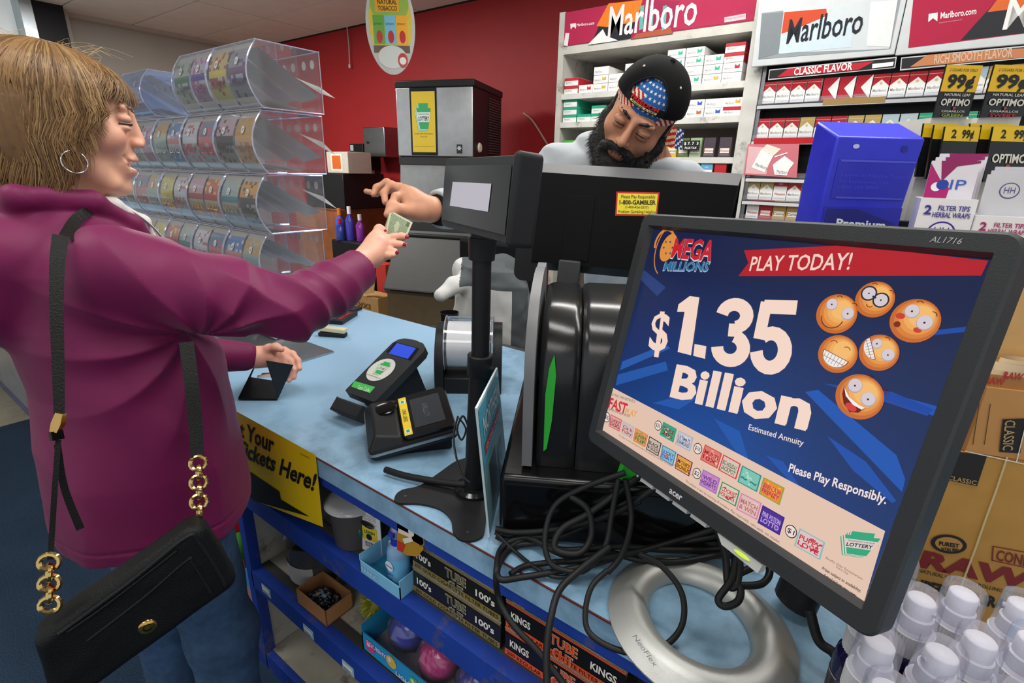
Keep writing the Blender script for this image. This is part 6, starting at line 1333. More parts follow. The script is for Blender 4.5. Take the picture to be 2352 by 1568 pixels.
mb=MB(); mb.rect(P,.06,.02,.22,.16,C('e8e2d8'),.001); mb.rect(P,.08,.035,.20,.145,C('d9682a'),.0016); mb.build('printed_design',M_glossprint,wbx)
# yellow poster on wall
P=Plane(WP.hit(782,478)+[0,-.003,0],XP,ZP); F=P.loc; mb=MB(); a=F(776,480); b=F(817,412)
mb.poly(P,[F(774,478),F(815,483),F(817,415),F(776,410)],C('dcdcd6'),0); mb.poly(P,[F(777,474),F(812,479),F(814,419),F(779,414)],C('dcc628'),.001)
mb.poly(P,[F(796,470),F(800,438),F(806,436),F(810,445),F(810,472)],C('dcdcd6'),.002); 
for px in (794,808): u,v=F(px,466); mb.disc(P,u,v,.03,C('22221f'),.003); mb.disc(P,u,v,.018,C('dcdcd6'),.004)
mb.line(P,[F(790,455),F(798,447)],.012,C('22221f'),.003); tag(mb.build('yellow_poster',M_glossprint),'small yellow poster with a white wheeled machine on the red wall','poster')
# black bin of bottles
M=TR(-3.70,2.78,0); bn_=thing('black_bin','black bin full of bottles in front of the red wall','bin',M=M); mb=MB(); mb.M=M; mb.box(-.22,.22,-.10,.16,0,.88,C('1a1a1c')); mb.build('body',M_plastic,bn_,bevel=.01)
for i,(dx,c1,c2,h) in enumerate(((-.2,'d8782a','3a5ac8',.26),(-.09,'e8e8ee','3a3a9a',.28),(.02,'d8d8dc','7a2a8a',.22),(-.15,'b02a50','2a3a8a',.18))):
    z=.881; x=-3.66+dx; y=2.74+.02*i if i<3 else 2.70; o=thing('cleaner_bottle',f'{("orange capped blue","white topped blue","pale grey","short red and blue")[i]} bottle standing on the black bin','bottle',(x,y,z),'bottles on the black bin')
    mb=MB(); mb.M=TR(x,y,z+.001); mb.lathe([(0,0),(.035,0),(.037,h*.6),(.015,h*.75),(.012,h*.8)],C(c2),16); mb.build('bottle',M_gloss,o); mb=MB(); mb.M=TR(x,y,z+.001); mb.lathe([(.016,h*.78),(.016,h),(0,h)],C(c1),12); mb.build('cap',M_plastic,o)
# cardboard boxes by the ice machine
def at_box(name,lab,px0,py0,px1,py1,y,dep,col,zf=0.0,words=None):
    a=ony(px0,py0,y); b=ony(px1,py0,y); o=thing(name,lab,'box',(a[0],y,zf)); mb=MB(); mb.box(a[0],b[0],y,y+dep,zf,a[2],col); mb.build('body',M_card,o,bevel=.004,seg=1)
    if words:
        P=Plane((a[0],y-.001,a[2]),XP,ZP); mb=MB(); mb.txth(P,words,.03,-.10,.04,C('6a4a28'),.02,.001,width=(b[0]-a[0])*.6); mb.build('lettering',M_paper,o)
    return o
at_box('cardboard_box','open brown cardboard box on the floor behind the counter left of the ice machine',812,672,866,740,2.45,.16,C('b08a58'),words='CHOICE')
mb=MB(); y=2.44; a=ony(835,630,y); b=ony(862,634,y); c_=ony(858,672,y); d_=ony(838,676,y); mb.add([tuple(p) for p in (a,b,c_,d_)]+[tuple(p+[0,.005,0]) for p in (a,b,c_,d_)],[(0,3,2,1),(4,5,6,7),(0,1,5,4),(1,2,6,5),(2,3,7,6),(3,0,4,7)],C('c09a64')); tag(mb.build('carton_flap',M_card),'raised brown flap of the open cardboard box','flap')
rb2=at_box('red_snack_box','red and sky blue snack box stacked beside the ice machine',862,604,884,700,2.66,.10,C('b8342a'))
# back desk, cup
bigbox('back_desk','dark grey low work table behind the counter under the black cup','table',-1.62,-1.02,1.39,1.60,0,.80,C('3a3b3d'),M_plastic)
p=np.array([-1.36,1.50]); mb=MB(); mb.M=TR(p[0]-.06,p[1]-.0,.8015); mb.lathe([(0,0),(.032,0),(.040,.115),(.037,.115),(.031,.006),(0,.006)],C('17181a'),28); tag(mb.build('black_cup',M_gloss),'black cup standing on the table behind the counter','cup')
# chair with jacket
ch_=thing('office_chair','office chair behind the counter hidden under the white and grey jacket','chair',(-1.62,2.02,0)); mb=MB(); mb.box(-1.85,-1.40,1.90,2.30,.45,.52,C('17181a')); mb.build('seat',M_fabric,ch_,bevel=.02); mb=MB(); mb.box(-1.84,-1.38,2.02,2.08,.62,1.14,C('1a1b1d')); mb.build('backrest',M_fabric,ch_,bevel=.02)
mb=MB(); mb.box(-1.64,-1.58,2.06,2.10,.48,.70,C('17181a')); mb.cyl((-1.62,2.1,.04),(-1.62,2.1,.46),.03,n=12,col=C('333333'))
for a in range(5): t=a*2*math.pi/5; mb.tube([(-1.62,2.1,.08),(-1.62+.28*math.cos(t),2.1+.28*math.sin(t),.04)],.018,8,C('222222')); mb.ball((-1.62+.28*math.cos(t),2.1+.28*math.sin(t),.028),.028,C('111111'),10,8)
mb.build('base',M_plastic,ch_)
# ================================================================ people, sculpted as distance fields and meshed as one skin
import openvdb as vdb
class SDF:
    def __init__(s): s.ops=[]; s.disp=None; s.dispb=0
    def _add(s, kind, fn, k, c, R): s.ops.append((kind,fn,k,np.array(c,float),R)); return s
    def rc(s,a,b,r1,r2=None,k=.01,kind='u'):
        a=np.array(a,float); b=np.array(b,float); r2=r1 if r2 is None else r2; ab=b-a; L2=max(ab@ab,1e-12)
        def fn(P):
            t=np.clip(((P-a)@ab)/L2,0,1); return np.linalg.norm(P-a-t[:,None]*ab,axis=1)-(r1+(r2-r1)*t)
        return s._add(kind,fn,k,(a+b)/2,np.linalg.norm(ab)/2+max(r1,r2))
    def chain(s,pts,rs,k=.008,kk=None):
        for i in range(len(pts)-1): s.rc(pts[i],pts[i+1],rs[i],rs[i+1],k if i or kk is None else kk)
        return s
    def ell(s,c,r,k=.01,kind='u',M=None):
        c=np.array(c,float); r=np.array(r,float); M3=None if M is None else np.array(M,float)
        def fn(P):
            q=P-c
            if M3 is not None: q=q@M3
            k0=np.linalg.norm(q/r,axis=1); k1=np.linalg.norm(q/(r*r),axis=1)+1e-9; return k0*(k0-1)/k1
        return s._add(kind,fn,k,c,max(r))
    def stack(s,secs,k=.02):
        # elliptical sections (z,cx,cy,rx,ry)
        S=np.array(sorted(secs)); z0,z1=S[0,0],S[-1,0]
        def fn(P):
            z=P[:,2]; cx=np.interp(z,S[:,0],S[:,1]); cy=np.interp(z,S[:,0],S[:,2]); rx=np.interp(z,S[:,0],S[:,3]); ry=np.interp(z,S[:,0],S[:,4])
            qx=(P[:,0]-cx)/rx; qy=(P[:,1]-cy)/ry; d=(np.sqrt(qx*qx+qy*qy)-1)*np.minimum(rx,ry)
            return np.maximum(d,np.maximum(z0-z,z-z1))
        return s._add('u',fn,k,(S[:,1].mean(),S[:,2].mean(),(z0+z1)/2),(z1-z0)/2+S[:,3:].max())
    def eval(s,P,ops=None):
        d=np.full(len(P),1e3)
        for kind,fn,k,c,R in (s.ops if ops is None else ops):
            e=fn(P)
            if kind=='u':
                h=np.maximum(k-np.abs(d-e),0)/k; d=np.minimum(d,e)-h*h*k*.25
            else:
                e=-e; h=np.maximum(k-np.abs(d-e),0)/k; d=np.maximum(d,e)+h*h*k*.25
        if s.disp is not None: d=d-s.disp(P)
        return d
    def mesh(s,h=.003,B=24,adapt=0.0):
        us=[o for o in s.ops if o[0]=='u']
        lo=np.min([o[3]-o[4]-.03 for o in us],axis=0); hi=np.max([o[3]+o[4]+.03 for o in us],axis=0)
        g=vdb.FloatGrid(3*h); g.transform=vdb.createLinearTransform(h)
        i0=np.floor(lo/h).astype(int); n=np.ceil((hi-lo)/h/B).astype(int); hd=h*B*.87
        off=np.stack(np.meshgrid(np.arange(B),np.arange(B),np.arange(B),indexing='ij'),-1).reshape(-1,3)
        cen=[(i0+np.array([i,j,k])*B+B/2)*h for i in range(n[0]) for j in range(n[1]) for k in range(n[2])]
        idx=[(i,j,k) for i in range(n[0]) for j in range(n[1]) for k in range(n[2])]
        dc=s.eval(np.array(cen))
        for (i,j,k),c,d0 in zip(idx,cen,dc):
            if d0>hd*1.35+.02: continue
            a=i0+np.array([i,j,k])*B
            if d0<-hd*1.6-.02:
                g.fill(tuple(int(q) for q in a),tuple(int(q)+B-1 for q in a),-3*h,True); continue
            ops=[o for o in s.ops if np.linalg.norm(o[3]-c)-o[4]<hd+o[2]+.005]
            if not ops: continue
            v=s.eval((a+off)*h,ops); v=np.clip(v,-3*h,3*h).astype(np.float32).reshape(B,B,B)
            g.copyFromArray(v,ijk=tuple(int(q) for q in a))
        r=g.convertToPolygons(isovalue=0.0,adaptivity=adapt)
        pts=np.array(r[0]); quads=[tuple(int(x) for x in q) for q in r[2]]; tris=[tuple(int(x) for x in q) for q in r[1]]
        return pts,quads+tris
def wave(P,dirs,amps,seed=0):
    out=np.zeros(len(P)); rs=np.random.RandomState(seed)
    for d,a in zip(dirs,amps): out+=a*np.sin(P@np.array(d,float)+rs.rand()*6.28)
    return out
def fbm(P,f,seed=0,n=3):
    rs=np.random.RandomState(seed); out=np.zeros(len(P)); a=1.0
    for o in range(n):
        for _ in range(3):
            d=rs.randn(3); d/=np.linalg.norm(d); e=rs.randn(3)*.8; out+=a*np.sin(P@(d*f)+1.5*np.sin(P@(e*f*.6)+rs.rand()*6.28)+rs.rand()*6.28)/3
        f*=2; a*=.5
    return out
def sdf_obj(name,S,material,parent,colfn=None,col=(.5,.5,.5),h=.003,smooth_it=0,adapt=0.0):
    pts,fs=S.mesh(h,adapt=adapt); mb=MB(); mb.v=[tuple(p) for p in pts]; mb.f=[tuple(reversed(f)) for f in fs]; mb.s=[True]*len(fs); mb.m=[0]*len(fs)
    if colfn is not None:
        cen=np.array([pts[list(f)].mean(axis=0) for f in fs]) if fs else np.zeros((0,3)); cc=colfn(cen); mb.c=[tuple(np.round(np.clip(c,0,1),2)) for c in cc]
    else: mb.c=[col]*len(fs)
    o=mb.build(name,material,parent)
    # keep outward normals
    me=o.data
    import bmesh
    bm=bmesh.new(); bm.from_mesh(me); bmesh.ops.recalc_face_normals(bm,faces=bm.faces); bm.to_mesh(me); bm.free()
    if smooth_it:
        m=o.modifiers.new('smooth','SMOOTH'); m.factor=.5; m.iterations=smooth_it
    return o
M_skin=mat('skin',.48,bump=.12,bscale=900,var=.04,vscale=60,sss=.12)
M_jacket=mat('shell_fabric',.55,bump=.10,bscale=500,var=.05,sheen=.06,spec=.3)
M_hoodie=mat('sweatshirt',.9,bump=.3,bscale=600,var=.04,sheen=.2)
M_denim=mat('denim',.85,bump=.4,bscale=800,var=.25,vscale=60)
M_hair=mat('hair',.42,var=.15,vscale=120,spec=.4)
def head_sdf(S,f,mouth_open=0.0,nose=1.0,lid=.5,fem=False):
    # f maps head coordinates (x to the person's right, y forward, z up) to the world: returns point; Rm = rotation columns
    Rm=f.R
    def E_(c,r,k=.01,kind='u'): S.ell(f(c),r,k,kind,M=Rm)
    def R_(a,b,r1,r2,k=.01,kind='u'): S.rc(f(a),f(b),r1,r2,k,kind)
    E_((0,-.018,.030 if fem else .036),(.074,.092,.066 if fem else .080),.01)
    E_((0,.024,-.022),(.062,.062,.082),.03)
    for s in (1,-1):
        R_((s*.052,-.002,-.045),(s*.030,.060,-.094),.018,.016,.022)
        E_((s*.044,.052+(.002 if fem else 0),-.020),(.021,.026+(.002 if fem else 0),.022),.02)
        E_((s*.027,.079,.030),(.022,.010 if not fem else .0065,.008),.014)
    E_((0,.070,-.101),(.019,.018,.015),.02)
    E_((0,.078,-.058),(.028,.018,.024),.02)
    R_((0,.086,.020),(0,.104+.010*nose-(.006 if fem else 0),-.018),.0070,.0092 if fem else .0105,.012)
    for s in (1,-1): E_((s*.010,.096+.004*nose,-.023),(.0075,.010,.007),.006)
    for s in (1,-1):
        E_((s*.031,.101,.008),(.018,.016,.0105),.010,'s')
        E_((s*.031,.0785,.0105+(.0028 if fem else 0)),(.0165,.0125,.0085),.004)          # upper lid
        E_((s*.031,.0785,-.001),(.0155,.012,.0065),.004)           # lower lid
        E_((s*.006,.108+.008*nose,-.031),(.0035,.006,.003),.003,'s')
    lf=.004 if fem else 0; E_((0,.0935-lf,-.0500),(.023,.008,.0046),.005); E_((0,.0905-lf,-.0630-mouth_open),(.021,.009,.0056),.006)
    if mouth_open: E_((0,.088,-.0560-mouth_open*.5),(.027,.024,.0020+mouth_open*.55),.003,'s')
    else: E_((0,.104,-.0568),(.021,.010,.0012),.002,'s')
    for s in (1,-1):
        E_((s*.074,-.012,-.004),(.007,.019,.031),.006); E_((s*.080,-.008,.0),(.005,.010,.018),.004,'s')
    if fem:
        for s in (1,-1): R_((s*.022,.092,-.036),(s*.036,.076,-.058),.0022,.0018,.006,'s'); R_((s*.019,.090,-.0585),(s*.030,.078,-.0475),.0024,.0014,.004,'s')
class Frame:
    def __init__(s,o,x,y,z,sc_=1.0): s.o=np.array(o,float); s.R=np.stack([x,y,z],1); s.s=sc_
    def __call__(s,p): return s.o+s.R@(np.array(p,float)*s.s)
    def inv(s,P): return (P-s.o)@s.R/s.s
def px3(*a): return at(*a)
# ---------------------------------------------------------------------------- the customer
wx=-1.15
wm=thing('person','woman in a plum rain jacket and blue jeans, paying with a banknote across the counter','person',(wx,.28,0))
yw=math.radians(22)
pw=math.radians(9); _x=np.array([math.cos(yw),-math.sin(yw),0]); _y=np.array([math.sin(yw),math.cos(yw),0])*math.cos(pw)+np.array([0,0,-math.sin(pw)])
HW=Frame((wx+.010,.298,1.5475),_x,_y,np.cross(_x,_y))
S=SDF(); head_sdf(S,HW,.009,.1,fem=True)
S.rc((wx,.285,1.47),(wx,.262,1.37),.050,.056,.03)
S.stack([(.80,wx+.02,.30,.16,.12),(1.0,wx+.02,.30,.14,.11),(1.25,wx+.01,.285,.15,.10),(1.36,wx,.265,.12,.07),(1.40,wx,.262,.05,.045)],.04)
SR=np.array([-.985,.275,1.315]); ER=at(672,705,.905); CR_=at(842,605,1.085); WR=at(852,585,1.115)
SL=np.array([-1.31,.285,1.32]); EL=np.array([-1.36,.36,1.08]); WL=at(588,820,1.325)
S.chain([SR,ER,WR],[.04,.034,.024],.02); S.chain([SL,EL,WL],[.04,.034,.024],.02)
# right hand holding the note
pal_=at(866,566,1.135)
S.rc(WR,pal_,.024,.030,.02); 
def fingers(S,fl,pr,k=.006):
    for pts,r in fl:
        P_=[at(*p) for p in pts]; n=len(P_); S.rc(pr,P_[0],.016,r*1.25,.014)
        rr=[r*(1.12-.10*i) for i in range(n)]; S.chain(P_,rr,k)
FW=[([(880,549,1.145),(906,544,1.15),(922,542,1.15),(933,543.5,1.148)],.0078),([(882,563,1.135),(905,560,1.14),(918,561,1.14),(928,562,1.138)],.0078),([(880,577,1.13),(896,576,1.13),(905,578,1.128),(911,580,1.126)],.0074),([(868,592,1.125),(884,589,1.125),(895,587,1.12),(903,586,1.118)],.0068)]
fingers(S,FW,pal_)
S.chain([at(850,572,1.13),at(862,545,1.14),at(871,527,1.15),at(882,531,1.155)],[.016,.0115,.0100,.0085],.010)
# left hand on the wallet
pl=at(622,818,1.34); S.rc(WL,pl,.024,.030,.02)
fingers(S,[([(652,805,1.35),(672,813,1.35),(684,828,1.34),(688,846,1.33)],.0085),([(655,818,1.345),(668,832,1.335),(676,850,1.33),(675,866,1.325)],.0085),([(648,828,1.335),(660,842,1.33),(667,858,1.325),(664,873,1.32)],.008),([(636,835,1.33),(646,850,1.325),(652,864,1.32),(650,876,1.318)],.0072)],pl)
S.chain([at(608,812,1.33),at(618,800,1.32),at(634,797,1.31),at(646,802,1.305)],[.014,.0105,.0095,.008],.010)
def wskin(P):
    q=HW.inv(P); base=np.tile(np.array(C('e0ab8f')),(len(P),1)); red=np.array(C('c9786a')); lip=np.array(C('c47a70'))
    def blend(w,c):
        w=np.clip(w,0,1)[:,None]; return base*(1-w)+np.array(c)*w
    ch=np.exp(-(((np.abs(q[:,0])-.045)/.02)**2+((q[:,1]-.06)/.03)**2+((q[:,2]+.022)/.018)**2)); base=blend(ch*.45,red)
    ns=np.exp(-((q[:,0]/.012)**2+((q[:,1]-.112)/.014)**2+((q[:,2]+.022)/.012)**2)); base=blend(ns*.5,red)
    lp=((np.abs(q[:,0])<.021)&(q[:,1]>.0855)&(((np.abs(q[:,2]+.0505)<.0046))|(np.abs(q[:,2]+.069)<.005))); base=blend(lp*.6,lip)
    hd=(P[:,1]>.55); base=blend(hd*.35,C('d8938a'))
    return base
body=sdf_obj('body',S,M_skin,wm,wskin,h=.0021)
def eye_parts(f,parent,iris,open_=True,lash=C('2a1c18'),brow=C('8a6848'),bw=.0022):
    for s in (1,-1):
        mb=MB(); c=f((s*.031,.0775,.0055)); mb.ball(tuple(c),.0112,C('e8e2de'),16,12); 
        p=f((s*.031,.0775+.0098,.0045)); n_=f.R[:,1]; P=Plane(p,f.R[:,0],f.R[:,2]); sg=1 if P.n@n_>0 else -1
        mb.disc(P,0,0,.0055,iris,.0006*sg,n=14); mb.disc(P,0,0,.0025,C('121010'),.0014*sg,n=10); mb.build('eye',M_gloss,parent)
        mb=MB(); mb.tube(spline([f((s*.047,.074,.004)),f((s*.040,.087,.0052)),f((s*.031,.0915,.006)),f((s*.021,.088,.0045)),f((s*.016,.083,.002))],4),.0011,6,lash); mb.build('eyelash',M_matte,parent)
        B_=SDF(); B_.chain([f((s*.050,.0705,.0265)),f((s*.040,.0815,.0325)),f((s*.028,.0880,.0320)),f((s*.014,.0915,.0275))],[bw*.35,bw*.8,bw,bw*.8],.003); B_.disp=lambda P:.0005*fbm(P,1400,4,1)
        sdf_obj('eyebrow',B_,M_hair,parent,None,brow,h=.0009)
eye_parts(HW,body,C('5a4a3a'))
mb=MB(); mb.M=Matrix.Identity(4); c=HW((0,.0815,-.0550)); mb.ball(tuple(c),(.021,.0135,.0052),C('efe9e0'),18,8); mb.build('teeth',M_gloss,body)
mb=MB(); 
for a,b in (((933.5,543,1.1435),(938,545,1.142)),((928,561,1.132),(931.5,563,1.131)),((911.5,579,1.121),(914,581,1.12)),((883,530,1.148),(886,533,1.148))): mb.tube([at(*a),at(*b)],[.0058,.0035],10,C('a8203c'))
mb.build('fingernails',M_gloss,body)
c=onx(170,372,-1.052); mb=MB(); mb.tube([c+np.array([.004*math.sin(t*.5),.0165*math.sin(t),.0165*math.cos(t)]) for t in np.linspace(0,2*math.pi,33)[:-1]],.0011,8,C('d6d6d4'),closed=True); mb.build('hoop_earring',M_chrome,wm)
# hair: a full shell plus thousands of locks
hairc=['8a6840','765636','a3855a','634729','93734a','7d5c3a']
S=SDF(); E_=lambda c,r,k=.012,kind='u': S.ell(HW(c),r,k,kind)
E_((0,-.020,.026),(.086,.102,.072)); E_((0,-.045,-.03),(.090,.080,.088),.03); 
for s in (1,-1): E_((s*.068,-.018,-.040),(.022,.052,.078),.02)
E_((0,.085,-.060),(.120,.090,.100),.012,'s'); E_((0,.120,.0),(.10,.085,.062),.012,'s'); S.disp=lambda P: .0012*np.sin((np.arctan2(P[:,1]-HW.o[1]+.02,P[:,0]-HW.o[0]))*46+12*P[:,2])+.0006*np.sin((np.arctan2(P[:,1]-HW.o[1]+.02,P[:,0]-HW.o[0]))*113)
hr=sdf_obj('hair',S,M_hair,wm,None,C('6b4d2e'),h=.0028)
mb=MB(); rr_=random.Random(11)
def ribbon(mb,pts,w0,col):
    P_=[np.array(p) for p in pts]; k=len(P_); vs=[]; cen=HW((0,-.02,-.0))
    for i in range(k):
        t=P_[min(i+1,k-1)]-P_[max(i-1,0)]; n_=P_[i]-cen; sd=np.cross(t,n_); sd=sd/(np.linalg.norm(sd)+1e-9); w=w0*(1-.85*(i/(k-1))**2); vs+=[tuple(P_[i]-sd*w),tuple(P_[i]+nrm(n_)*w*.7),tuple(P_[i]+sd*w)]
    fs=[(3*i+j,3*i+j+1,3*i+j+4,3*i+j+3) for i in range(k-1) for j in range(2)]
    mb.add(vs,fs,col,True)
for n_ in range(5200):
    phi=rr_.uniform(-math.pi,math.pi)            # 0 = face side (+y), + towards the camera
    g=1.0+rr_.uniform(-.01,.07); wob=rr_.uniform(-.05,.05); wf=rr_.uniform(3,7)
    face=abs(phi)<.92; temple=.92<=abs(phi)<1.42
    if face: th1=rr_.uniform(1.12,1.52)
    elif temple: th1=1.50+.25*(abs(phi)-.92)/.50
    else: th1=1.75
    pts=[]; steps=9; sweep=rr_.uniform(-.12,.12)+(.35 if face else 0)*(1 if phi>0 else .3)
    for i in range(steps+1):
        t=i/steps; th=.10+(th1-.10)*t; ph=phi+sweep*t*t+wob*math.sin(wf*t)
        r=np.array([.0905*math.sin(th)*math.sin(ph),-.020+(.107 if math.cos(ph)<0 else .114)*math.sin(th)*math.cos(ph),.030+.0735*math.cos(th)])
        r=np.array([r[0]*g,-.020+(r[1]+.020)*g,.030+(r[2]-.030)*g]); pts.append(r)
    if not face:
        low=rr_.uniform(-.150,-.105)
        if temple: s_=(abs(phi)-.92)/.50; low=(-.005)*(1-s_)+(-.125)*s_+rr_.uniform(-.018,.012)
        e=pts[-1]; inw=.10 if not temple else .03
        for i in range(1,6):
            t=i/5; z=e[2]+(low-e[2])*t; sc2=1.0+.05*math.sin(t*2.6)-inw*t*t; yb=-.020
            pts.append(np.array([e[0]*sc2,yb+(e[1]-yb)*sc2+(.006*math.sin(t*9+phi*5)),z]))
    ribbon(mb,[HW(p) for p in pts],rr_.uniform(.0006,.0016),C(hairc[min(5,max(0,int(2.5+2.2*math.sin(phi*5.3+1)+rr_.uniform(-1.6,1.6))))]))
for n_ in range(40):
    phi=rr_.uniform(-3,3); a=HW((.03*math.sin(phi),-.02+.05*math.cos(phi),.098)); b=a+np.array([rr_.uniform(-.03,.03),rr_.uniform(-.05,.05),rr_.uniform(.004,.018)]); c=b+np.array([rr_.uniform(-.02,.02),rr_.uniform(-.04,.04),-.01]); mb.tube(spline([a,b,c],3),.00022,3,C('c9ad80'),caps=False)
mb.build('hair_locks',M_hair,hr)
# jacket
PL='6c1146'
S=SDF()
S.stack([(.800,wx+.03,.300,.205,.168),(.83,wx+.03,.300,.207,.172),(.95,wx+.035,.302,.203,.165),(1.10,wx+.035,.305,.190,.150),(1.22,wx+.02,.290,.190,.140),(1.31,wx+.01,.275,.180,.115),(1.37,wx,.262,.125,.090),(1.405,wx,.255,.085,.075)],.03)
S.chain([SR+[.0,.0,.0],(SR+ER)/2+[0,0,-.006],ER],[.074,.064,.056],.03); S.chain([ER,(ER+CR_)/2+[0,0,-.008],CR_,CR_+nrm(CR_-ER)*.02],[.056,.050,.040,.039],.02); dcf=nrm(CR_-ER); S.ell(CR_+dcf*.088,(.12,.12,.12),.003,'s'); S.rc(CR_-dcf*.06,CR_+dcf*.03,.031,.034,.003,'s')
S.chain([SL,EL,WL+ (EL-WL)*.10],[.070,.055,.040],.03)
S.ell((wx,.17,1.335),(.115,.075,.075),.035); S.ell((wx-.0,.14,1.27),(.09,.05,.07),.04)    # hood lying on the back
for s in (1,-1): S.chain([(wx+s*.075,.235,1.425),(wx+s*.078,.29,1.415),(wx+s*.055,.345,1.375),(wx+s*.030,.395,1.30)],[.018,.019,.017,.013],.012)
S.rc((wx-.07,.20,1.425),(wx+.07,.20,1.425),.020,.020,.02)
S.ell((wx,.315,1.455),(.052,.070,.075),.01,'s')
aw=np.array([-.955,.345,1.205])
def jd(P):
    r=np.linalg.norm((P-aw)*np.array([.6,1,1]),axis=1); ang=np.arctan2(P[:,2]-aw[2],P[:,1]-aw[1]); arm=np.clip((P[:,1]-.44)/.1,0,1)
    fold=.007*(1-2*np.abs(np.sin(ang*5.5+6*r)))*np.exp(-((r-.11)/.09)**2)*(1-arm)*.6
    u=(P-ER)@nrm(CR_-ER); el=np.linalg.norm(P-ER,axis=1)
    f2=.006*(1-2*np.abs(np.sin(u*55+P[:,2]*22)))*np.exp(-(el/.10)**2)
    low=.0055*(.6-1.6*np.abs(np.sin(P[:,1]*17+P[:,2]*8+.9*np.sin(P[:,2]*11))))*np.clip((1.15-P[:,2])/.2,0,1)
    hem=-.0018*(np.abs(P[:,2]-.832)<.0022)*(P[:,1]<.5)
    cuff=-.002*(np.abs(np.linalg.norm(P-CR_,axis=1)-.055)<.003)
    return fold+f2+low+.0022*fbm(P,26,3,2)+hem
S.disp=jd
def jcol(P):
    b=np.tile(np.array(C(PL)),(len(P),1)); return b
jk=sdf_obj('rain_jacket',S,M_jacket,wm,None,C(PL),h=.0030,smooth_it=2)
# zip edge, white lining and shirt
mb=MB(); zp=[np.array([wx+.045,.335,1.412]),np.array([wx+.044,.375,1.375]),np.array([wx+.030,.408,1.325]),np.array([wx+.020,.432,1.27])]
mb.tube(spline(zp,6),.0036,8,C('c9c9ce'),flat=.5); mb.build('zip_edge',M_fabric,jk)
S=SDF(); S.chain([(wx+.052,.272,1.418),(wx+.050,.325,1.408),(wx+.028,.372,1.375),(wx,.385,1.34)],[.012,.012,.011,.012],.012); S.chain([(wx-.052,.272,1.418),(wx-.050,.325,1.408),(wx-.028,.372,1.375),(wx,.385,1.34)],[.012,.012,.011,.012],.012); S.ell((wx,.33,1.35),(.06,.05,.04),.02)
sdf_obj('white_shirt',S,M_fabric,wm,None,C('dcd9d6'),h=.003)
mb=MB(); mb.tube(spline([np.array([wx+.062,.30,1.418]),np.array([wx+.060,.33,1.400]),np.array([wx+.052,.35,1.385])],5),.0022,6,C('8a8a90')); mb.build('drawcord',M_fabric,jk)
# jeans
S=SDF(); S.ell((wx+.03,.30,.86),(.165,.125,.10),.03)
for s,dy in ((1,.02),(-1,-.03)): S.chain([(wx+.03+s*.085,.30,.84),(wx+.03+s*.088,.315+dy,.48),(wx+.03+s*.085,.30+dy,.02)],[.090,.068,.060],.03)
S.disp=lambda P:.003*fbm(P,30,5,2)
def jeanc(P):
    n=fbm(P,40,9,2)[:,None]; return np.array(C('2f4a6a'))*(1+.12*n)
sdf_obj('jeans',S,M_denim,wm,jeanc,h=.005)
# ---------------------------------------------------------------------------- shoulder bag
bg=thing('handbag','black grained leather shoulder bag with gold chain straps hanging at the customer hip','handbag',(-.86,.2,.7))
BPn=Plane(at(315,1385,.72),nrm(at(530,1240,.76)-at(120,1440,.66)),(0,0,1))
def bc(px,py): return BPn.loc(px,py)
cs=[bc(*p) for p in ((92,1455),(105,1405),(150,1375),(300,1280),(430,1182),(470,1190),(505,1230),(545,1310),(543,1335),(500,1375),(380,1440),(250,1520),(150,1590),(120,1570),(100,1500))]
S=SDF(); 
import itertools
pc=np.array([bc(*p) for p in ((130,1450),(165,1560),(505,1320),(440,1225))])
def bagfn(P):
    q=P-BPn.o; u=q@BPn.x; v=q@BPn.y; w=q@BPn.n
    # signed distance to polygon in the plane
    n=len(pc); d=np.full(len(P),1e9); sgn=np.ones(len(P))
    for i in range(n):
        a=pc[i]; b=pc[i-1]; e=b-a; wv=np.stack([u-a[0],v-a[1]],1); t=np.clip((wv@e)/(e@e),0,1); bb=wv-t[:,None]*e; d=np.minimum(d,(bb**2).sum(1))
        c1=v>=a[1]; c2=v<b[1]; c3=e[0]*wv[:,1]>e[1]*wv[:,0]; fl=(c1&c2&c3)|(~c1&~c2&~c3); sgn[fl]*=-1
    d=np.sqrt(d)*sgn-.022; w2=np.abs(w)-.022*(1-.25*np.clip(-d/.06,0,1)*0); 
    a=np.maximum(d,-.03)+.0; return np.sqrt(np.maximum(d+.016,0)**2+np.maximum(w2+.012,0)**2)+np.minimum(np.maximum(d+.016,w2+.012),0)-.014
cb=BPn.pt(*pc.mean(axis=0)); S._add('u',bagfn,.01,cb,.28); S.disp=lambda P:.0016*fbm(P,45,8,2)
bgo=sdf_obj('body',S,M_leather,bg,None,C('141516'),h=.003)
def bline(pts,r,nm,col=C('1c1d1f'),w=.024,m=M_leather,flat=1):
    mb=MB(); mb.tube(spline([BPn.pt(*bc(*p),w) for p in pts],6),r,8,col,flat=flat); return mb.build(nm,m,bgo)
sg=.0235
bline([(140,1425),(300,1310),(425,1212),(452,1222),(500,1295),(512,1320)],.0028,'piping'); bline([(205,1440),(330,1345),(428,1262),(440,1270),(480,1335)],.0022,'seam',w=.0245); bline([(160,1420),(250,1358),(405,1240)],.002,'seam',w=.0245)
mb=MB(); P=Plane(BPn.pt(*bc(339,1411),.0235),BPn.x,BPn.y); mb.M=P.mat(); mb.lathe([(0,.003),(.010,.003),(.0115,.0015),(.0118,0)],C('cfa45a'),28); mb.M=Matrix.Identity(4); mb.arc(P,0,0,.005,.5,5.6,.0014,C('8a6428'),.0034); mb.build('medallion',M_chrome,bgo)
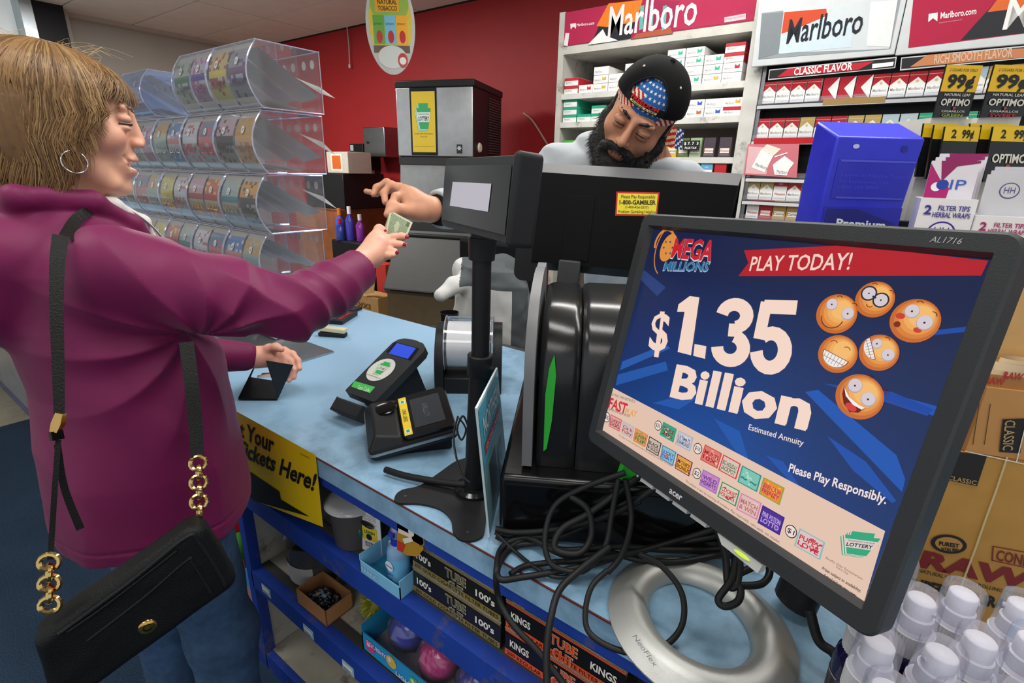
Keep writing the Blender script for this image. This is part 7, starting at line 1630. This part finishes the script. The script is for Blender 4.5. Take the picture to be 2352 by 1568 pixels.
def chain_links(mb,a,b,n,r=.0125,wr=.0032,col=C('d9b878')):
    a=np.array(a);b=np.array(b); d=(b-a)/n; dn=nrm(d); s1=nrm(np.cross(dn,[.3,-.9,.2])); s2=np.cross(dn,s1)
    for i in range(n):
        c=a+d*(i+.5); sd=nrm(s1*math.cos(.6 if i%2 else -.6)+s2*math.sin(.6 if i%2 else -.6)); L=np.linalg.norm(d)*.72
        mb.tube([c+dn*L*math.cos(t)+sd*r*.85*math.sin(t) for t in np.linspace(0,2*math.pi,15)[:-1]],wr,7,col,closed=True)
mb=MB(); chain_links(mb,at(455,1052,.765),at(458,1185,.755),6); mb.build('gold_chain',M_chrome,bg)
mb=MB(); chain_links(mb,at(113,1278,.655),at(115,1400,.655),5,.0125,.0036); mb.build('gold_chain',M_chrome,bg)
def strap(pts,w,nm,th=.002):
    P_=spline([at(*p) for p in pts],6); k=len(P_); mb=MB(); vs=[]
    for i in range(k):
        t=P_[min(i+1,k-1)]-P_[max(i-1,0)]; v_=nrm(P_[i]-EYE); sd=nrm(np.cross(t,v_)); ww=w[0]+(w[1]-w[0])*i/(k-1); 
        for a,b in ((-1,-1),(1,-1),(1,1),(-1,1)): vs.append(tuple(P_[i]+sd*ww/2*a+v_*th*b))
    fs=[(4*i+j,4*i+(j+1)%4,4*(i+1)+(j+1)%4,4*(i+1)+j) for i in range(k-1) for j in range(4)]+[(0,1,2,3),(4*k-4,4*k-1,4*k-2,4*k-3)]; mb.add(vs,fs,C('101111')); return mb.build(nm,M_leather,bg)
strap([(428,785,.80),(440,880,.785),(450,980,.775),(453,1050,.765)],(.020,.017),'strap')
strap([(140,540,.735),(132,600,.72),(130,700,.705),(134,850,.69),(136,950,.68)],(.019,.011),'strap')
strap([(152,545,.745),(180,500,.80),(230,470,.86)],(.018,.014),'strap')
mb=MB(); mb.M=Matrix.Identity(4); mb.tube([at(140,948,.675),at(134,972,.675),at(126,992,.673)],[.006,.008,.006],4,C('cfa968')); mb.tube([at(128,990,.675),at(132,1010,.675)],.0075,6,C('1a1b1c')); mb.build('buckle',M_chrome,bg)
strap([(134,1010,.675),(126,1120,.665),(119,1230,.66),(115,1285,.655)],(.006,.006),'thin_strap'); strap([(132,1020,.68),(148,1120,.69),(185,1215,.70)],(.007,.009),'thin_strap')
# ---------------------------------------------------------------------------- wallet and banknote
wl=thing('wallet','open black folding wallet held on the counter by the customer','wallet',tuple(onz(600,900,T)))
def slab(mb,q,th,col):
    P_=[np.array(p) for p in q]; n_=nrm(np.cross(P_[1]-P_[0],P_[3]-P_[0]))*th; vs=[tuple(p) for p in P_]+[tuple(p+n_) for p in P_]; k=len(P_)
    mb.add(vs,[tuple(range(k-1,-1,-1)),tuple(range(k,2*k))]+[(i,(i+1)%k,(i+1)%k+k,i+k) for i in range(k)],col)
a=onz(547,918,T+.003); b=onz(638,918,T+.003); c=onz(652,880,T+.003); d=onz(575,868,T+.003)
mb=MB(); slab(mb,[a,b,c,d],.004,C('121213')); mb.build('back_leaf',M_leather,wl,bevel=.001)
mb=MB(); slab(mb,[a+[0,0,.005],d+[0,0,.005],at(598,803,1.345),at(583,842,1.325)],.003,C('161617')); mb.build('left_leaf',M_leather,wl,bevel=.001)
mb=MB(); slab(mb,[b+[0,0,.005],c+[0,0,.008],at(672,838,1.30),at(610,828,1.28)],.003,C('1a1b1d')); ff=mb.build('front_flap',mat('embossed_leather',.25,bump=.9,bscale=160),wl,bevel=.001)
mb=MB(); mb.tube([at(567,842,1.31),at(598,802,1.32)],.0035,6,C('cfae72')); mb.build('gold_frame',M_chrome,wl)
mb=MB(); slab(mb,[at(590,868,1.335),at(622,866,1.325),at(624,858,1.33),at(592,862,1.34)],.0008,C('d9d6d0')); slab(mb,[at(600,861,1.338),at(622,859,1.33),at(623,855,1.332),at(602,857,1.34)],.0008,C('c85a3a')); mb.build('cards',M_paper,wl)
bn_=thing('banknote','folded green one dollar banknote passed between the two hands','banknote',tuple(at(905,520,1.15)))
mb=MB(); M_note=mat('banknote_paper',.75,var=.1,vscale=300)
Aq=at(896,482,1.165); Bq=at(948,511,1.172); Cq=at(927,561,1.150); Dq=at(884,541,1.148); NP=Plane(Dq,Cq-Dq,Aq-Dq)
def bow(i,j): 
    p=Dq*(1-i)*(1-j)+Cq*i*(1-j)+Bq*i*j+Aq*(1-i)*j; return p+NP.n*.004*math.sin(math.pi*j)*math.sin(2.5*i+.4)
def ncol(i,j):
    if i<.07 or i>.93 or j<.07 or j>.93: return C('b3b89a')
    if abs(i-.45)<.17 and ((i-.45)/.17)**2+((j-.5)/.36)**2<1: return C('7f8a70') if ((i-.45)/.10)**2+((j-.5)/.25)**2>1 else C('a3a98c')
    if i>.78 and j>.68: return C('4f5c44')
    return C('6f7c5e') if (int(i*23)+int(j*14))%2 else C('8b9676')
mb.sheet(bow,24,14,colfn=ncol,smooth=True); mb.build('front_leaf',M_note,bn_)
mb=MB(); E1=at(921,457,1.19); E2=at(879,536,1.16); mb.add([tuple(p) for p in (Aq,E1,E2,Dq)]+[tuple(p+NP.n*.0006) for p in (Aq,E1,E2,Dq)],[(0,1,2,3),(7,6,5,4),(0,4,5,1),(1,5,6,2),(2,6,7,3)],C('9aa084')); mb.build('rear_leaf',M_note,bn_)
# ---------------------------------------------------------------------------- the clerk
DM=1.235
hc=at(1470,270,DM); v=nrm(hc-EYE); r_=nrm(np.cross(v,[0,0,1.0])); u_=np.cross(r_,v)
ro_=math.radians(27); z0=math.cos(ro_)*u_+math.sin(ro_)*r_; x0=-(math.cos(ro_)*r_-math.sin(ro_)*u_); y0=-v
ph=math.radians(24); y1=math.cos(ph)*y0-math.sin(ph)*z0; z1=math.cos(ph)*z0+math.sin(ph)*y0
ps=math.radians(4); y2=math.cos(ps)*y1+math.sin(ps)*x0; x2=math.cos(ps)*x0-math.sin(ps)*y1
HM=Frame(hc,x2,y2,z1)
mn=thing('person','bearded clerk in a grey hoodie and backward black cap leaning over behind the terminal','person',(-.75,1.6,0))
S=SDF(); head_sdf(S,HM,0,1.1)
nb=at(1500,400,1.42)
S.rc(HM((0,-.03,-.05)),nb,.056,.062,.03)
tz=nb-np.array([0,0,.06])
sr=at(1292,415,1.38); sl=at(1535,470,1.42); er=at(1130,470,1.42); wr=at(986,481,1.235)
S.stack([(.05,tz[0],tz[1]+.10,.13,.10),(.9,tz[0],tz[1]+.10,.14,.10),(1.2,tz[0],tz[1]+.05,.16,.11),(tz[2],tz[0],tz[1],.12,.08)],.04)
S.chain([sr,er,wr],[.045,.038,.027],.02)
pm=at(950,468,1.225); S.rc(wr,pm,.026,.029,.02); S.rc(pm,at(940,450,1.222),.028,.021,.02); S.rc(pm,at(952,484,1.215),.026,.020,.02)
fingers(S,[([(934,443,1.215),(909,452,1.195),(897,472,1.178),(889,492,1.168)],.0094),([(928,436,1.228),(897,424,1.235),(882,443,1.228),(885,464,1.218)],.0092),([(920,432,1.245),(888,419,1.26),(865,431,1.258),(858,446,1.252)],.0088),([(915,438,1.262),(890,436,1.285),(864,444,1.295),(841,439,1.30)],.0080)],pm,.007)
S.chain([at(962,488,1.215),at(934,485,1.195),at(914,481,1.183),at(903,489,1.176)],[.020,.0135,.0115,.0100],.012)
def mskin(P):
    q=HM.inv(P); base=np.tile(np.array(C('b98263')),(len(P),1))
    def bl(w,c):
        w=np.clip(w,0,1)[:,None]; return base*(1-w)+np.array(c)*w
    far=np.linalg.norm(P-hc,axis=1)>.3; base=bl(far*.5,C('cf9478'))
    br=np.exp(-(((np.abs(q[:,0])-.031)/.018)**2+((q[:,2]-.002)/.014)**2+((q[:,1]-.085)/.03)**2)); base=bl(br*.5,C('7a4e3a'))
    lp=((np.abs(q[:,0])<.021)&(q[:,1]>.0855)&(np.abs(q[:,2]+.057)<.0105)); base=bl(lp*.7,C('9a5a50')); return base
mb_=sdf_obj('body',S,M_skin,mn,mskin,h=.0021)
eye_parts(HM,mb_,C('2a1c14'),brow=C('17110e'),bw=.0036,lash=C('14100e'))
for s in (1,-1):
    S=SDF(); S.ell(HM((s*.031,.0795,.0065)),(.0150,.0118,.0100),.002,M=HM.R); sdf_obj('eyelid',S,M_skin,mb_,None,C('9a6a50'),h=.0015)
# beard
S=SDF()
for s in (1,-1): S.chain([HM((s*.070,-.004,.010)),HM((s*.068,.006,-.04)),HM((s*.052,.040,-.082)),HM((0,.070,-.118))],[.008,.016,.026,.034],.02); S.chain([HM((s*.036,.082,-.064)),HM((s*.026,.093,-.048)),HM((0,.102,-.040))],[.011,.0088,.0068],.008); S.chain([HM((s*.036,.080,-.062)),HM((s*.034,.078,-.085))],[.010,.018],.012)
S.ell(HM((0,.088,-.098)),(.028,.022,.026),.02,M=HM.R); S.ell(HM((0,.108,-.0575)),(.019,.014,.0062),.004,'s',M=HM.R)
S.disp=lambda P:.0016*fbm(P,420,4,2)+.001*fbm(P,900,6,1)
bd_=sdf_obj('beard',S,mat('black_hair',.55,bump=.6,bscale=1500,var=.3,vscale=300),mn,None,C('15110f'),h=.0022)
mb=MB(); rr_=random.Random(3)
bp_=[p.co for p in bd_.data.vertices]; bpar=parent_matrix(bd_); nn=[p.normal for p in bd_.data.vertices]
for i in range(1600):
    j=rr_.randrange(len(bp_)); p=np.array(bpar@bp_[j]); n_=np.array(nn[j]); d=nrm(n_*.6+HM.R[:,2]*-.8+np.array([rr_.uniform(-.4,.4) for _ in range(3)])); mb.tube([p-n_*.001,p+d*.006,p+d*.011+HM.R[:,2]*-.002],[.0005,.0004,.0001],3,C('120e0c'),caps=False)
mb.build('beard_hairs',M_hair,bd_)
# short hair at temples
S=SDF(); 
for s in (1,-1): S.chain([HM((s*.071,.012,.035)),HM((s*.070,.016,.0))],[.006,.005],.01)
S.ell(HM((0,-.07,.0)),(.064,.045,.05),.02,M=HM.R); sdf_obj('hair',S,MATS['black_hair'],mn,None,C('14100e'),h=.003)
# bandana and cap
def ellp(az,el,r,cz=(0,-.018,.040)):
    return HM((cz[0]+r[0]*math.sin(az)*math.cos(el),cz[1]+r[1]*math.cos(az)*math.cos(el),cz[2]+r[2]*math.sin(el)))
def bandcol(i,j):
    az=-math.pi+2*math.pi*i; el=-.10+1.6*j
    u=az/.115
    if el>.48 or -.55<az+ (el)*.4<.30:
        cx=(az*14+int(el*16)*.5); cy=el*16
        fx=cx-math.floor(cx)-.5; fy=cy-math.floor(cy)-.5
        return C('2f62a4')
    return C('b3262c') if int(math.floor((az*1.0-el*1.2)*11))%2==0 else C('e4d8c0')
mb=MB(); mb.sheet(lambda i,j: ellp(-math.pi+2*math.pi*i,-.10+1.6*j,(.0795,.0985,.0860)),220,60,colfn=bandcol); 
for r1 in range(9):
    for c1 in range(16):
        az=-.75+.155*c1+(.077 if r1%2 else 0); el=-.02+.155*r1
        if not (el>.48 or -.55<az+el*.4<.30) or az>1.2: continue
        st=[]
        for k in range(10):
            q_=.052 if k%2==0 else .021; st.append(tuple(ellp(az+q_*math.sin(k*math.pi/5+r1)/max(.4,math.cos(el)),el+q_*math.cos(k*math.pi/5+r1),(.0800,.0990,.0865))))
        mb.add(st,[tuple(range(10))],C('e8e6e2'))
bn2=mb.build('bandana',M_fabric,mn)
tp=HM((-.062,-.085,.0)); 
mb=MB(); d0=at(1540,292,1.30); d1=at(1568,318,1.32); d2=at(1545,342,1.31)
def tail(i,j):
    a=at(1538,285,1.29)*(1-j)+at(1528,335,1.30)*j; b=at(1572,300,1.33)*(1-j)+at(1566,345,1.33)*j; p=a*(1-i)+b*i; return p+v*.01*math.sin(i*7+j*2)
mb.sheet(tail,24,24,colfn=lambda i,j:(C('e8e6e2') if (int(i*9)+int(j*9))%3==0 and i>.5 else (C('2a3f7a') if i>.5 else (C('b3262c') if int(j*7+i*3)%2 else C('d9b890')))))
mb.build('bandana_tail',M_fabric,bn2)
capr=(.0865,.1055,.0925)
def in_arch(az,el): return (az/.62)**2+((el-.30)/.62)**2<1 and el>.30
mb=MB(); NA,NE=150,60; idx={}; vs=[];fs=[]
for a in range(NA):
    for e in range(NE+1):
        az=-math.pi+2*math.pi*a/NA; el=.06+.34*math.cos(az)*.32*1.0+(math.pi/2-.06-.34*math.cos(az)*.32)*e/NE
        vs.append(tuple(ellp(az,el,capr)))
for a in range(NA):
    for e in range(NE):
        az=-math.pi+2*math.pi*(a+.5)/NA; lo=.06+.34*math.cos(az)*.32; el=lo+(math.pi/2-lo)*(e+.5)/NE
        if in_arch(az,el): continue
        a2=(a+1)%NA; fs.append((a*(NE+1)+e,a2*(NE+1)+e,a2*(NE+1)+e+1,a*(NE+1)+e+1))
mb.add(vs,fs,C('0d0e0f'),True); cp_=mb.build('cap',M_fabric,mn); cp_.modifiers.new('thick','SOLIDIFY').thickness=.002
mb=MB(); mb.tube([ellp(.62*math.cos(t),.30+.62*math.sin(t),(.0875,.1065,.0935)) for t in np.linspace(0,math.pi,26)],.0022,6,C('1c1d1f')); mb.tube([ellp(a_,.08+.34*math.cos(a_)*.32,(.0870,.1060,.0930)) for a_ in np.linspace(-math.pi,math.pi,61)[:-1]],.0018,6,C('1c1d1f'),closed=True); mb.build('cap_rim',M_fabric,cp_)
mb=MB(); 
def sp_(i,j): return ellp(-.60+1.2*i,.175+.15*j,(.0885,.1078,.0940))
mb.sheet(sp_,20,4,C('1a1b1d'))
mb.build('cap_strap',M_fabric,cp_)
mb=MB()
def curved_text(mb,t,az0,az1,el0,h,col,bold,r,arch=0):
    vs_,fs_,_=text_mesh(t,bold); out=[]
    for x,y in vs_:
        az=az0+(az1-az0)*x; el=el0+h*y+arch*math.sin(math.pi*x); out.append(tuple(ellp(az,el,r)))
    mb.add(out,fs_,col)
curved_text(mb,'FREEDOM',.42,-.42,.255,.085,C('c22a2a'),.03,(.0895,.1090,.0950),-.0)
for k in range(12):
    pass
mb.sheet(lambda i,j: ellp(.40-.8*i,.190+.048*j-.0*math.sin(math.pi*i),(.0893,.1088,.0948)),14,2,C('d9c48a')); curved_text(mb,'THANK A VET',.36,-.36,.198,.034,C('2a2418'),.03,(.0900,.1096,.0955))
mb.build('patch',M_fabric,cp_)
mb=MB(); mb.ball(tuple(ellp(0,math.pi/2,(.087,.106,.094))),.0065,C('1b1c1e'),12,8)
mb.build('top_button',M_fabric,cp_)
for az in (.95,-.95,2.3,-2.3): mb=MB(); mb.ball(tuple(ellp(az,.85,(.0872,.1062,.0932))),.0034,C('cfc8b4'),10,6); mb.build('eyelet',M_fabric,cp_)
mb=MB()
for az in (0,1.05,-1.05,2.1,-2.1,3.14):
    lo=.95 if az==0 else .1; mb.tube([ellp(az,lo+(1.5-lo)*t,(.0872,.1062,.0932)) for t in np.linspace(0,1,12)],.0009,4,C('0d0d0e'))
mb.build('cap_seams',M_fabric,cp_)
# bill of the cap pointing backwards
mb=MB()
def bill(i,j):
    az=math.pi-.75+1.5*i; b=np.array(HM.inv(ellp(az,-.02,capr))); return HM((b[0],b[1]-.065*j*math.cos((i-.5)*1.7),b[2]-.012*j))
mb.sheet(bill,16,6,C('17181a')); bo=mb.build('cap_bill',M_fabric,cp_); bo.modifiers.new('thick','SOLIDIFY').thickness=.003
# hoodie
S=SDF()
S.stack([(.72,tz[0],tz[1]+.10,.21,.155),(1.0,tz[0],tz[1]+.09,.205,.15),(1.22,tz[0],tz[1]+.05,.21,.145),(1.32,tz[0],tz[1]+.03,.19,.12),(tz[2]+.015,tz[0],tz[1]+.01,.13,.10)],.05)
S.rc(sr,sl,.085,.075,.06); S.ell(at(1372,345,1.37),(.062,.06,.05),.04); S.chain([sr,er],[.085,.070],.05); S.chain([er,at(1030,482,1.275),at(1000,482,1.25)],[.066,.044,.042],.03); dm=nrm(wr-er); S.ell(at(1008,482,1.262)+dm*.10,(.10,.10,.10),.003,'s')
el_=at(1590,600,1.36); S.chain([sl,el_],[.080,.065],.05)
for i in range(10):
    a0=2*math.pi*i/10; a1=2*math.pi*(i+1)/10; c0=nb+np.array([0,.01,-.012])+r_*.105*math.cos(a0)+np.cross(r_,[0,0,1])*(-.095)*math.sin(a0)+np.array([0,0,.02*math.sin(a0)*-1]); c1=nb+np.array([0,.01,-.012])+r_*.105*math.cos(a1)+np.cross(r_,[0,0,1])*(-.095)*math.sin(a1)+np.array([0,0,.02*math.sin(a1)*-1]); S.rc(c0,c1,.030,.030,.03)
S.disp=lambda P:.0045*fbm(P,24,12,3)+.006*np.sin(60*(P@np.array([.5,.3,.8]))+3*np.sin(P[:,2]*20))*np.exp(-(np.linalg.norm(P-sr,axis=1)/.15)**2)
hd_=sdf_obj('hoodie',S,M_hoodie,mn,None,C('a6acb1'),h=.0045,smooth_it=1)
mb=MB(); a=at(1016,482,1.262); b=wr; dn=nrm(b-a); mb.tube([a+dn*.0,a+dn*.022],[.040,.036],24,C('17181a')); mb.build('dark_cuff',M_fabric,hd_)
mb=MB(); mb.tube([at(1484,347,1.22),at(1485,372,1.20)],.004,8,C('151516')); mb.build('drawstring',M_fabric,hd_)
S=SDF(); 
for s in (1,-1): S.chain([(tz[0]+s*.09,tz[1]+.10,.78),(tz[0]+s*.09,tz[1]+.10,.02)],[.09,.06],.03)
S.ell((tz[0],tz[1]+.10,.80),(.17,.13,.10),.04); sdf_obj('trousers',S,M_fabric,mn,None,C('22252c'),h=.008)
# ---------------------------------------------------------------------------- jacket on the chair
S=SDF(); jc=at(1105,700,2.28)
def J(px,py,d): return at(px,py,d)
S.chain([J(1072,618,2.36),J(1150,622,2.38)],[.060,.080],.05)
S.stack([(jc[2]-.33,jc[0],jc[1]+.06,.17,.09),(jc[2]-.05,jc[0],jc[1]+.06,.20,.10),(jc[2]+.10,jc[0],jc[1]+.06,.20,.09),(jc[2]+.16,jc[0],jc[1]+.05,.15,.06)],.05)
S.chain([J(1070,650,2.29),J(1040,655,2.25),J(1012,676,2.22)],[.050,.038,.028],.02); S.chain([J(1170,640,2.40),J(1195,720,2.38),J(1190,800,2.36)],[.075,.065,.055],.04)
S.disp=lambda P:.007*fbm(P,18,22,3)
def jkc(P):
    out=np.empty((len(P),3)); w=np.array(C('cfcfcd')); g=np.array(C('54595d')); c=W2C@(P-EYE).T; px=1176+FPX*c[0]/c[2]; 
    z=P[:,2]; side=(P-J(1165,650,2.4))@nrm([.8,.6,0])
    lf_=((P-J(1058,650,2.28))@nrm([.8,.6,0]))<0; m=((z>jc[2]+.085)&~lf_)|(side>.02); out[:]=w; out[m]=g; return out
o=sdf_obj('coat',S,M_fabric,None,jkc,h=.006,smooth_it=1); tag(o,'white and grey winter coat draped over the chair behind the counter','coat')
